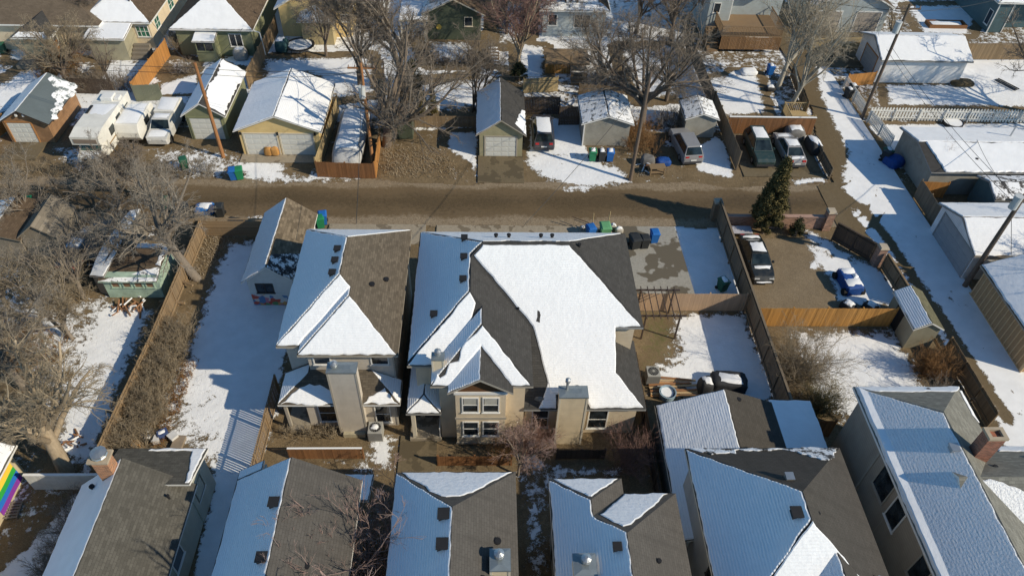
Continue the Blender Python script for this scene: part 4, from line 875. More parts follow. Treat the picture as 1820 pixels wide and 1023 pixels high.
# ------------------------------------------------------------------ houses along the top edge
def top_row():
    h = thing('house', 'brown-roofed bungalow at the top left corner with a little snowy porch gable', 'house', (-44, 76, 0))
    sl = slopes(-56, -38.8, 71.2, 88, 3.0, .42, 'y', (1, 1)); r = roof(h, sl, shingle('tan_brown_shingles', (.145, .115, .085), .2), white); walls(h, [(-55.4, -39.4, 71.8, 87.4, 0, 3.1)], beigew)
    s2 = slopes(-46.6, -42.9, 69.0, 76, 2.7, .55, 'y', (1, 0)); r2 = roof(h, s2, rf_h2, white, .14, 'porch_roof'); snow(r2, s2['front'], sn, [(-43.1, 69.05), (-46.4, 69.05), (-45.9, 69.6), (-43.5, 69.6)], jag=.05); walls(h, [(-46.2, -43.3, 69.5, 72, .3, 2.7)], siding('khaki_porch', (.3, .28, .2)), 'porch_wall')
    window(h, 'right', -43.3, 70.2, 71.0, 1.2, 2.2, white); MB().box(-46.4, -41.6, 67.6, 69.4, .1, .55).build('porch_deck', oldwood, h); pipevent(h, -41.5, 76, 4.3, .4, .07)
    h = thing('house', 'beige bungalow with snow roof, green-paned windows and rear steps', 'house', (-37.5, 76, 0))
    sl = slopes(-41.2, -34.1, 72.2, 86, 2.9, .62, 'y', (1, 1)); r = roof(h, sl, rf_d, white); walls(h, [(-40.8, -34.5, 72.6, 85.5, 0, 3.0)], beigew); snow(r, sl['front'], sns, th=.1); snow(r, sl['left'], sns); pipevent(h, -36.4, 74.2, 4.2, .4, .07)
    pq = [(-40.0, 69.5, 2.45), (-35.95, 69.5, 2.45), (-35.95, 72.7, 2.85), (-40.0, 72.7, 2.85)]; r2 = roof(h, [pq], rf_d, white, .14, 'porch_roof'); snow(r2, pq, sn); walls(h, [(-39.7, -36.2, 69.9, 72.6, 0, 2.4)], siding('khaki_porch', (.3, .28, .2)), 'porch_wall')
    window(h, 'front', 72.6, -35.95, -34.65, 1.2, 2.4, white, cols=3, rows=2, gl=glass('green_glass', (.02, .09, .06))); window(h, 'right', -34.5, 74.0, 75.3, 1.2, 2.4, white, cols=2, rows=2, gl=glass('green_glass')); window(h, 'right', -34.5, 78.5, 80.0, 1.2, 2.4, white, cols=2, rows=2, gl=glass('green_glass'))
    for k in range(4): MB().box(-36.1, -34.5, 71.2-.42*k, 71.62-.42*k, .05, 1.0-.24*k).build('step', oldwood, h)
    h = thing('house', 'green bungalow with white hip roof and small glazed back vestibule', 'house', (-27.6, 76, 0))
    sl = slopes(-31.8, -23.5, 70.8, 86, 3.0, .6, 'y', (1, 1)); r = roof(h, sl, rf_d, white); walls(h, [(-31.4, -23.9, 71.2, 85.6, 0, 3.1)], olive); snow(r, sl['front'], sns, th=.1)
    window(h, 'front', 71.2, -26.2, -24.9, 1.0, 2.4, white, cols=2)
    v = [(-29.45, 69.6, 2.3), (-27.2, 69.6, 2.3), (-27.2, 71.2, 2.6), (-29.45, 71.2, 2.6)]; r2 = roof(h, [v], rf_d, white, .1, 'vestibule_roof'); snow(r2, v, sns); walls(h, [(-29.3, -27.35, 69.8, 71.19, 0, 2.3)], olive, 'vestibule_wall'); window(h, 'front', 69.8, -29.2, -27.45, 1.15, 2.15, olive, cols=2)
    m = MB().tube([(-23.7, 71.5, 2.9), (-23.4, 71.0, 2.8), (-22.9, 70.9, 2.7), (-22.8, 70.9, .3)], .06, 6); m.build('downspout', white, h)
    h = thing('house', 'yellow cottage behind the elm with a snowy hip-roofed porch', 'house', (-18, 79, 0))
    sl = slopes(-22.3, -14.2, 75.2, 88, 3.2, .6); r = roof(h, sl, rf_d, white); walls(h, [('gy', -21.9, -14.6, 75.6, 87.6, 0, 3.3, 5.4)], yellow); snow(r, sl['left'], sns)
    s2 = slopes(-19.7, -15.9, 73.4, 77.5, 2.7, .5, 'y', (1, 0)); r2 = roof(h, s2, rf_d, white, .12, 'porch_roof'); snow(r2, s2['front'], sns); snow(r2, s2['left'], sns); walls(h, [(-19.4, -16.2, 73.8, 75.6, 0, 2.7)], siding('ochre_porch', (.33, .27, .15)), 'porch_wall'); wpx(h, 75.6, 604, 25, 620, 39)
    h = thing('house', 'dark green gable-ended house with a round yellow ornament on its wall', 'house', (-4, 79, 0))
    sl = slopes(-6.9, -.2, 75.0, 88, 3.0, .5); r = roof(h, sl, rf_d, cream); walls(h, [('gy', -6.4, -.7, 75.4, 87.6, 0, 3.0, 4.6)], dgreen); snow(r, sl['left'], snd)
    lq = [(-9.3, 74.6, 2.5), (-6.2, 74.6, 2.5), (-6.2, 78, 3.1), (-9.3, 78, 3.1)]; r2 = roof(h, [lq], rf_d, cream, .16, 'porch_roof'); snow(r2, lq, sns)
    for x in (-9.1, -6.6): MB().box(x-.08, x+.08, 74.8, 74.96, 0, 2.4).build('porch_post', cream, h)
    x, z = onY(780, 48, 75.39); m = MB().tube([(x, 75.39, z), (x, 75.33, z)], .28, 16); m.build('wall_ornament', plain('ochre_disc', (.5, .36, .08)), h); wpx(h, 75.4, 825, 30, 840, 47, cream)
    h = thing('house', 'dark house with white snowy roof and a raised wooden deck', 'house', (9, 79, 0))
    sl = slopes(5.6, 13.2, 76.2, 88, 3.1, .5, 'y', (1, 0)); r = roof(h, sl, rf_d, white); walls(h, [(6.0, 12.8, 76.6, 87, 0, 3.2)], greyblue); snow(r, sl['front'], snd); snow(r, sl['left'], snd)
    window(h, 'front', 76.6, 6.6, 7.6, 1.2, 2.5, white); window(h, 'front', 76.6, 9.4, 11.2, 1.0, 2.5, white, cols=2)
    h = thing('house', 'tall pale grey two-storey house with patio doors at the top right', 'house', (28, 82, 0))
    walls(h, [(24.0, 32.5, 78.6, 89, 0, 6.3), (24.0, 26.4, 77.0, 78.61, 0, 6.3)], greyblue); sl = slopes(23.5, 33.0, 76.5, 90, 6.3, .4, 'y', (1, 1)); r = roof(h, sl, rf_h2, white); snow(r, sl['front'], sns)
    wpx(h, 77.0, 1270, 5, 1283, 23); wpx(h, 78.6, 1314, 38, 1343, 60, cols=2); m = MB().box(26.41, 26.5, 77.05, 77.12, .3, 6.0); m.build('downspout', white, h)
    for k in range(2): window(h, 'left', 24.0, 79.3+3*k, 80.1+3*k, 2.5, 3.9, dark_trim)
    dz = 1.9; MB().box(24.9, 31.4, 73.6, 78.58, dz-.15, dz).build('deck_floor', wood('deck_boards', (.25, .17, .10), .3, .85, 0), h)
    m = MB()
    for x in np.arange(24.95, 31.35, .16): m.box(x, x+.13, 73.5, 73.56, .35, dz-.16)
    tag(m.build('deck_skirt', wood('cedar_brown', (.24, .14, .07)), h), kind='stuff')
    m = MB(); m.seg((24.9, 73.58), (31.4, 73.58), .1, dz+.95, dz+1.03); m.seg((24.9, 73.58), (24.9, 77), .1, dz+.95, dz+1.03); m.seg((31.4, 73.58), (31.4, 78.5), .1, dz+.95, dz+1.03); m.build('handrail', wood('deck_boards', (.25, .17, .10)), h)
    m = MB()
    for x in np.arange(25.1, 31.4, .17): m.box(x-.02, x+.02, 73.56, 73.6, dz, dz+.95)
    for y in np.arange(73.7, 78.3, .17): m.box(31.38, 31.42, y-.02, y+.02, dz, dz+.95); m.box(24.88, 24.92, min(y, 76.9)-.02, min(y, 76.9)+.02, dz, dz+.95)
    tag(m.build('balusters', wood('deck_boards', (.25, .17, .10)), h), kind='stuff')
    for k in range(7): MB().box(23.7, 24.88, 73.6+.32*k, 73.9+.32*k, 0, .26*(k+1)).build('step', wood('deck_boards', (.25, .17, .10)), h)
    h = thing('garage', 'grey double garage with two taupe doors at the head of the alley', 'garage', (40.5, 80, 0))
    sl = slopes(35.8, 45.2, 78.4, 86, 3.0, .5); r = roof(h, sl, rf_d, white); walls(h, [('gy', 36.2, 44.8, 78.8, 85.6, 0, 3.1, 5.1)], greyblue); snow(r, sl['left'], sns)
    for u in (36.9, 41.4): gdoor(h, 'front', 78.8, u, u+2.7, 2.3, plain('door_taupe', (.36, .32, .28)), white)
    h = thing('house', 'dark teal house with white corner boards in the top right corner', 'house', (59, 82, 0))
    walls(h, [(57.4, 66, 80.6, 88, 0, 3.6), (57.4, 59.0, 79.2, 80.61, 0, 3.6)], teal); sl = slopes(56.9, 66.5, 78.9, 89, 3.6, .4, 'x', (1, 1)); r = roof(h, sl, rf_h2, white); snow(r, sl['front'], sns); snow(r, sl['left'], sns)
    window(h, 'left', 57.4, 79.6, 80.5, .6, 2.3, white); wpx(h, 80.6, 1789, 10, 1806, 36); MB().box(59.0, 59.1, 79.15, 79.25, 0, 3.5).build('corner_board', white, h); MB().box(57.35, 57.45, 79.15, 79.25, 0, 3.5).build('corner_board', white, h)
    # house with the rainbow flag, lower left corner
    h = thing('house', 'low house in the lower left corner with a striped rainbow banner over its eave', 'house', (-28, 16, 0))
    q = slopes(-34, -25.75, 6, 22.9, 2.45, .5); r = roof(h, q, rf_a, white, .14); walls(h, [('gy', -33.6, -26.15, 6.4, 22.6, 0, 2.55, 4.3)], plain('pale_plywood', (.5, .42, .28), .8)); snow(r, q['left'], sns)
    snow(r, q['right'], sns, [(-25.8, 22.8), (-29.6, 22.8), (-29.6, 6.2), (-26.1, 6.2), (-25.9, 20)])
    b = thing('rainbow_banner', 'rainbow banner of five stripes on the wall of the corner house', 'flag', (-26.1, 21.4, 0))
    for k, (nm, c) in enumerate((('orange', (.85, .22, .02)), ('yellow', (.85, .60, .06)), ('green', (.03, .36, .06)), ('blue', (.02, .16, .55)), ('purple', (.22, .04, .32)))):
        z1 = 2.2-.4*k; m = MB(); pr = [(-26.12+.012*math.sin(3*y+k), y) for y in np.linspace(19.9, 22.2, 12)]
        for (xa, ya), (xb, yb) in zip(pr[:-1], pr[1:]): m.hexa([(xa-.01, ya, z1-.4), (xa+.01, ya, z1-.4), (xb+.01, yb, z1-.4), (xb-.01, yb, z1-.4)], [(xa-.01, ya, z1), (xa+.01, ya, z1), (xb+.01, yb, z1), (xb-.01, yb, z1)])
        m.build('stripe', plain('stripe_'+nm, c, .7, .06), b)
top_row()

# ------------------------------------------------------------------ fences
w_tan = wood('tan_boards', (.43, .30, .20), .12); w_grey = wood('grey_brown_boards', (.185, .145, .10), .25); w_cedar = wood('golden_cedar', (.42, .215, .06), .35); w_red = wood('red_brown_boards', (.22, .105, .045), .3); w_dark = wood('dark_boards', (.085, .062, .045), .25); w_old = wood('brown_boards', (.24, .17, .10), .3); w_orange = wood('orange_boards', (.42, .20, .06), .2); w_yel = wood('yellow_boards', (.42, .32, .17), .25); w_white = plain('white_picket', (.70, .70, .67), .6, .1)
def fence(label, a, b, h, mat, bw=.14, gap=.008, sp=2.4, face=1, horiz=False, cap=None, snowcap=False, post=.1, z0=0.0, group=None, ph=.06, name='fence', top=None):
    a = np.array(a[:2], float); b = np.array(b[:2], float); L = float(np.linalg.norm(b-a)); d = (b-a)/L; n = np.array([-d[1], d[0]])*face
    f = thing(name, label, 'fence', (*a, 0), group=group); rs = random.Random(int(L*1000)); m = MB()
    if horiz:
        z = z0+.05
        while z+bw <= z0+h+.01: m.seg(a+n*.05, b+n*.05, .022, z, z+bw); z += bw+gap
    else:
        k = 0.0
        while k+bw <= L+.02:
            e = rs.uniform(-.015, .015); o = n*(.05+rs.uniform(-.006, .006)); m.seg(a+d*k+o, a+d*(k+bw)+o, .02, z0+.03, z0+h+e); k += bw+gap
    tag(m.build('boards', mat, f), kind='stuff')
    k = max(1, round(L/sp))
    for i in range(k+1):
        p = a+d*L*i/k; MB().seg(p-d*post/2, p+d*post/2, post, z0-.05, z0+h+ph).build('post', mat, f)
        if i < k and not horiz:
            q = a+d*L*(i+1)/k
            for zz in (z0+.3, z0+h-.25): MB().seg(p-n*.02+d*post/2, q-n*.02-d*post/2, .045, zz, zz+.09).build('rail', mat, f)
    if cap: MB().seg(a+n*.02, b+n*.02, .15, z0+h+.03, z0+h+.065, ext=.05).build('cap_rail', cap, f)
    if snowcap: MB().seg(a+n*.02, b+n*.02, .10, z0+h+.066, z0+h+.11, ext=.02).build('snow_cap', sns, f)
    return f
def fences():
    X = lambda x, y: at(x, y)[:2]
    fence('tall grey-brown fence running from the lane past the concrete drive', (18.4, 45.2), (18.4, 35.4), 2.2, w_grey, cap=w_grey)
    fence('tall grey-brown fence between the snowy yard and the big bush', (18.4, 35.3), (18.4, 25.9), 2.2, w_grey, cap=w_grey)
    fence('tan board fence behind the pergola', (10.3, 35.4), (18.25, 35.4), 1.75, w_tan, face=-1)
    fence('golden cedar fence along the gravel yard', (18.6, 33.95), (28.3, 33.95), 1.85, w_cedar, face=-1)
    fence('dark board gate closing the gravel yard on a slant', (27.25, 43.0), (29.35, 40.6), 1.75, w_dark, sp=1.6, name='gate', cap=w_dark)
    fence('low board fence beside the alley by the brick pillar', (30.0, 39.8), (30.2, 35.6), 1.5, w_old, face=1, cap=w_old)
    fence('short brown fence below the olive shed', (31.2, 31.6), (31.3, 25.5), 1.5, w_old, face=1)
    fence('brown gate panel between carport and grey-brown house', (19.6, 24.9), (21.0, 24.9), 1.7, w_red, face=-1, sp=1.4, name='gate')
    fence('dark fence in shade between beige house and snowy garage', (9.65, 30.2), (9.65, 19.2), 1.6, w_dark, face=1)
    fence('short board fence before the beige bay house', (-2.75, 23.0), (1.5, 23.0), 1.0, w_red, face=-1, sp=2)
    fence('short board fence below the siding chimney', (4.2, 23.4), (7.0, 23.4), 1.0, w_dark, face=-1, sp=1.4)
    fence('red-brown garden fence before the taupe house', (-11.4, 23.5), (-7.15, 23.5), 1.0, w_red, face=-1, sp=2.1, snowcap=True)
    fence('slatted brown fence left of the taupe house porch', (-12.95, 28.2), (-12.95, 19.8), 1.8, w_old, bw=.1, gap=.05, face=-1)
    fence('brown board fence along the lane at the left yard', (-22.4, 43.1), (-16.2, 43.1), 1.65, w_old, horiz=True, face=-1, cap=w_old)
    fence('long weathered fence beside the brown hedge', (-21.5, 42.9), (-21.5, 31.0), 1.7, w_old, face=-1)
    fence('weathered fence hidden by the hedge', (-21.6, 30.9), (-21.9, 22.2), 1.6, w_old, face=-1)
    fence('pale grey vinyl fence between rainbow house and bungalow', (-25.2, 21.6), (-21.0, 21.6), 1.5, plain('pale_vinyl', (.52, .52, .50), .6), bw=.16, gap=.0, face=-1, cap=white)
    fence('grey-brown fence beside the silver van', (21.85, 52.2), (21.85, 62.0), 1.9, w_grey, face=1)
    fence('grey-brown fence up to the tall grey house', (21.75, 62.1), (21.6, 76.0), 1.9, w_grey, face=1)
    fence('red-brown fence with snow on top behind the parked cars', (22.2, 57.9), (30.2, 57.9), 1.75, w_red, face=-1, cap=white, snowcap=True)
    fence('low dark fence between parked cars and alley', (29.7, 51.0), (29.7, 56.2), 1.1, w_grey, face=-1)
    fence('brown fence beside the poplar trunks', (30.6, 61.0), (31.4, 68.5), 1.5, w_old, face=-1)
    fence('wide tan board fence at the top of the alley', X(1440, 90), X(1528, 88), 1.5, w_yel, horiz=True, bw=.19, face=-1)
    fence('long brown fence behind the white garage yard', (49.4, 72.6), (62, 73.0), 1.8, w_old, face=-1, cap=w_old)
    fence('brown alley fence of the dark walled yard', (36.25, 44.75), (36.25, 48.6), 1.8, w_grey, face=1)
    fence('orange fence section of the dark walled yard', (36.3, 48.7), (38.6, 48.55), 1.6, w_orange, face=-1, sp=2)
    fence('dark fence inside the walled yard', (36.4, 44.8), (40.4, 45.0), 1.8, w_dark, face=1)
    fence('red-brown fence across the front of the covered trailer', (-14.2, 50.7), (-9.4, 50.5), 1.55, w_red, face=-1)
    fence('red-brown fence right of the covered trailer', (-9.35, 50.6), (-9.5, 56.0), 1.6, w_orange, face=-1)
    fence('yellow fence left of the covered trailer', (-14.3, 51.0), (-13.9, 60.8), 1.7, w_yel, face=-1)
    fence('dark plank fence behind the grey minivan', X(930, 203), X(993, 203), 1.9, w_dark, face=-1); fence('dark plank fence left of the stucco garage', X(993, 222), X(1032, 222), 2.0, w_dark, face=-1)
    fence('tan fence catching sun above the grey minivan', X(930, 166), X(990, 162), 1.6, w_yel, face=-1); fence('low brown fence between elm shed and khaki garage', X(738, 226), X(848, 226), 1.2, w_old, face=-1)
    fence('golden board fence between beige and green bungalows', X(243, 178), X(302, 100), 1.9, w_orange, face=-1); fence('orange fence beside the top left bungalow', X(98, 120), X(130, 68), 1.7, w_orange, face=-1)
    fence('wide brown fence between green bungalow and yellow cottage', X(443, 158), X(494, 58), 1.9, w_old, face=-1); fence('orange plank fence at the left edge by the log garage', (-43.9, 52.6), (-42.6, 57.2), 1.6, w_orange, face=-1, sp=2)
    fence('grey plank fence behind the motorhome', X(125, 165), X(205, 168), 1.6, w_dark, face=-1); fence('green-grey panel fence behind the white pickup', X(244, 180), X(290, 178), 1.7, siding('green_panel', (.16, .17, .12)), face=-1, sp=2)
    fence('brown fence right of the elm by the steps house', X(1028, 170), X(1110, 175), 1.3, w_old, face=-1)
    # white picket fences, every picket its own piece
    def picket(label, a, b, h, n, mat, wd=.15):
        a = np.array(a, float); b = np.array(b, float); L = np.linalg.norm(b-a); d = (b-a)/L; nn = np.array([-d[1], d[0]]); f = thing('picket_fence', label, 'fence', (*a, 0))
        m = MB(); q = lambda u, w, z: tuple(a+d*u+nn*w)+(z,)
        pr = [(0, .06), (wd, .06), (wd, h-.1), (wd/2, h), (0, h-.1)]; A = [q(u, .03, z) for u, z in pr]; B = [q(u, .055, z) for u, z in pr]
        m.face(A[::-1]); m.face(B)
        for i in range(5): j = (i+1) % 5; m.face([A[i], A[j], B[j], B[i]])
        p = m.build('picket', mat, f); st = L/n
        for k in range(1, n): c = clone(p, parent=f); c.location = (float(d[0]*st*k), float(d[1]*st*k), 0)
        for zz in (.3, h-.4): MB().seg(a, b, .05, zz, zz+.1).build('rail', mat, f)
        k = max(1, round(L/2.4))
        for i in range(k+1): p_ = a+d*L*i/k; MB().seg(p_-d*.05-nn*.05, p_+d*.05-nn*.05, .1, 0, h-.15).build('post', mat, f)
        return f
    picket('white picket fence across the snowy yard right of the alley', (36.5, 60.4), (53.5, 60.2), 1.45, 58, w_white, .17)
    picket('white picket fence along the alley above the utility pole', (36.3, 66.5), (36.3, 60.9), 1.3, 24, w_white); picket('white picket fence along the alley below the utility pole', (36.4, 60.0), (36.8, 55.6), 1.4, 20, w_white)
    fence('orange fence nook beside the utility pole', (36.5, 66.6), (39.5, 67.2), 1.4, w_orange, face=-1)
    # brick garden wall and pillars
    bm_ = brickmat('pink_brick', (.34, .20, .145), (.36, .3, .25)); wl = thing('brick_wall', 'low pink brick wall along the lane behind the spruce', 'wall', (23, 44.5, 0))
    MB().box(18.8, 26.9, 44.4, 44.65, 0, 1.15).build('brickwork', bm_, wl); MB().box(18.75, 26.9, 44.35, 44.7, 1.15, 1.23).build('coping', plain('pink_coping', (.38, .25, .2)), wl)
    for (x, y), lb in (((27.15, 44.4), 'brick pillar at the lane end of the dark gate'), ((29.7, 40.25), 'brick pillar at the alley end of the dark gate'), ((18.4, 45.5), 'brown pillar where the tall fence meets the lane')):
        p = thing('brick_pillar', lb, 'pillar', (x, y, 0)); MB().box(x-.3, x+.3, y-.3, y+.3, 0, 1.8).build('shaft', bm_ if x > 20 else w_grey, p); MB().hexa([(x-.36, y-.36, 1.8), (x+.36, y-.36, 1.8), (x+.36, y+.36, 1.8), (x-.36, y+.36, 1.8)], [(x-.28, y-.28, 1.95), (x+.28, y-.28, 1.95), (x+.28, y+.28, 1.95), (x-.28, y+.28, 1.95)]).build('cap', plain('stone_cap', (.42, .36, .28)), p)
fences()

# ------------------------------------------------------------------ vehicles (built nose towards +Y, then turned)
rubber = plain('tyre_rubber', (.02, .02, .02), .85); rimm = plain('wheel_rim', (.4, .4, .4), .35, .1, 3, .7); cglass = glass('car_glass', (.012, .018, .02)); lampr = plain('tail_lamp_red', (.45, .02, .02), .25); lampw = plain('head_lamp', (.6, .6, .58), .15)
def loft(mb, rings, cap=True, close=True):
    for a, b in zip(rings[:-1], rings[1:]):
        n = len(a)
        for i in range(n if close else n-1): j = (i+1) % n; mb.face([a[i], a[j], b[j], b[i]])
    if cap: mb.face(rings[0][::-1]); mb.face(rings[-1])
def snowslab(parent, pts, th=.05, n=5, bulge=.03, full=False):
    """uneven snow on a four-cornered panel"""
    a, b, c, d = [np.array(p, float) for p in pts]; m = MB(); rs = random.Random(int(abs(a[0]*97+c[1]*31)*10)+3); ce_ = (a+b+c+d)/4; a, b, c, d = [ce_+(p-ce_)*(1 if full else rs.uniform(.74, .98)) for p in (a, b, c, d)]
    g = [[(a*(1-u)+b*u)*(1-v)+(d*(1-u)+c*u)*v for u in np.linspace(0, 1, n)] for v in np.linspace(0, 1, n)]
    for j in range(n):
        for i in range(n):
            e = min(i, j, n-1-i, n-1-j); j_ = np.array((rs.uniform(-.04, .04), rs.uniform(-.05, .05), 0)) if True else 0
            g[j][i] = g[j][i]+j_+np.array((0, 0, .006 if e == 0 else th+rs.uniform(0, bulge)))
    for j in range(n-1):
        for i in range(n-1): m.face([g[j][i], g[j][i+1], g[j+1][i+1], g[j+1][i]])
    return m.build('snow_layer', MATS['cover_snow'], parent, smooth=True)
MATS['cover_snow'] = plain('cover_snow', (.80, .82, .85), .6, .05, 6, 0, .01)
SPEC = {  # length, half width, stations of the lower body (y, top z, inset) and greenhouse (y base rear, roof rear, roof front, base front, belt z, roof z)
 'sedan': (4.8, .9, [(-2.4, .72, .16), (-2.25, .98, .05), (-1.6, 1.02, .0), (.9, .98, 0), (1.5, .93, .02), (2.15, .80, .08), (2.4, .60, .2)], (-1.75, -1.0, .35, 1.15, .98, 1.43)),
 'minivan': (5.0, .98, [(-2.5, .7, .12), (-2.42, 1.02, .03), (-1.5, 1.06, 0), (1.2, 1.04, 0), (1.7, 1.0, .03), (2.3, .85, .1), (2.5, .62, .22)], (-2.42, -2.15, .55, 1.6, 1.03, 1.75)),
 'suv': (4.7, .95, [(-2.35, .75, .1), (-2.28, 1.05, .03), (-1.5, 1.1, 0), (1.0, 1.06, 0), (1.4, 1.04, .02), (2.2, .95, .06), (2.35, .7, .15)], (-2.25, -1.9, .3, 1.15, 1.06, 1.72)),
}
def car(name, label, cat, kind, loc, rz, col, snowy=(), group='cars parked around the back lane'):
    L, hw, st, gh = SPEC[kind]; r = thing(name, label, cat, loc, rz, group, local=True); pm = paint('paint_'+label.split()[0]+'_'+name, col)
    m = MB(); R = []
    for y, zt, ins in st:
        w = hw-ins; R.append([(-w*.96, y, .24), (w*.96, y, .24), (w, y, .5), (w*.985, y, zt-.12), (w*.9, y, zt), (-w*.9, y, zt), (-w*.985, y, zt-.12), (-w, y, .5)])
    loft(m, R); m.build('body', pm, r, merge=True, bevel=.03, smooth=False)
    yb, yr, yf, ywf, zb, zr = gh; wb, wr = hw*.9, hw*.68; A = [(-wb, yb, zb), (wb, yb, zb), (wb, ywf, zb), (-wb, ywf, zb)]; B = [(-wr, yr, zr), (wr, yr, zr), (wr, yf, zr), (-wr, yf, zr)]
    c = MB(); c.hexa(A, [(x*.97, y*.985, z-.02) for x, y, z in B]); c.build('cabin_pillars', pm, r)
    t = MB(); t.hexa([(x*1.03, y, zr-.05) for x, y, z in B], [(x*.95, y*.97, zr+.03) for x, y, z in B]); t.build('roof', pm, r, bevel=.02)
    def quad(nm, i, j, s=.88, off=.012):
        P = [np.array(v, float) for v in (A[i], A[j], B[j], B[i])]; ce = sum(P)/4; nn = np.cross(P[1]-P[0], P[3]-P[0]); nn /= np.linalg.norm(nn); q = [ce+(p-ce)*s+nn*off for p in P]; k = MB(); k.face(q); k.face([p-nn*.03 for p in q][::-1])
        for a in range(4): b = (a+1) % 4; k.face([q[a]-nn*.03, q[b]-nn*.03, q[b], q[a]])
        k.build(nm, cglass, r)
    quad('rear_window', 0, 1); quad('side_window', 1, 2); quad('windshield', 2, 3); quad('side_window', 3, 0)
    for sx in (-1, 1):
        for y in (-L*.3, L*.31):
            w = MB().tube([(sx*(hw-.2), y, .33), (sx*(hw+.01), y, .33)], .33, 16).build('wheel', rubber, r); MB().tube([(sx*(hw-.01), y, .33), (sx*(hw+.025), y, .33)], .2, 12).build('rim', rimm, w)
        ze = st[1][1]; MB().box(sx*hw*.62-.16, sx*hw*.62+.16, -L/2+.02, -L/2+.2, ze-.28, ze-.06).build('tail_lamp', lampr, r); MB().box(sx*hw*.6-.18, sx*hw*.6+.18, L/2-.24, L/2-.06, .55, .7).build('headlight', lampw, r)
        MB().box(sx*(hw+.02)-.07, sx*(hw+.02)+.07, ywf-.35, ywf-.2, zb, zb+.14).build('mirror', pm, r)
    for y in (-L/2-.03, L/2-.09): MB().box(-hw*.8, hw*.8, y, y+.12, .28, .48).build('bumper', plain('bumper_dark', (.05, .05, .055), .6), r)
    MB().box(-.26, .26, -L/2-.045, -L/2-.02, .56, .68).build('licence_plate', white, r)
    if 'roof' in snowy: snowslab(r, [(-wr, yr+.05, zr+.03), (wr, yr+.05, zr+.03), (wr, yf-.05, zr+.03), (-wr, yf-.05, zr+.03)])
    if 'trunk' in snowy: snowslab(r, [(-hw*.8, -L/2+.2, .97), (hw*.8, -L/2+.2, .97), (hw*.8, yb-.05, 1.02), (-hw*.8, yb-.05, 1.02)])
    if 'hood' in snowy: snowslab(r, [(-hw*.8, ywf+.1, .97), (hw*.8, ywf+.1, .97), (hw*.75, L/2-.35, .8), (-hw*.75, L/2-.35, .8)])
    if 'cowl' in snowy: snowslab(r, [(-hw*.8, ywf+.05, .97), (hw*.8, ywf+.05, .97), (hw*.75, ywf+.4, .93), (-hw*.75, ywf+.4, .93)], .06)
    if 'bumper' in snowy: snowslab(r, [(-hw*.7, L/2, .48), (hw*.7, L/2, .48), (hw*.7, L/2+.12, .46), (-hw*.7, L/2+.12, .46)], .04, 4)
    return r
def cen(px, py, z=.6): p = at(px, py, z); return (p[0], p[1], .05)
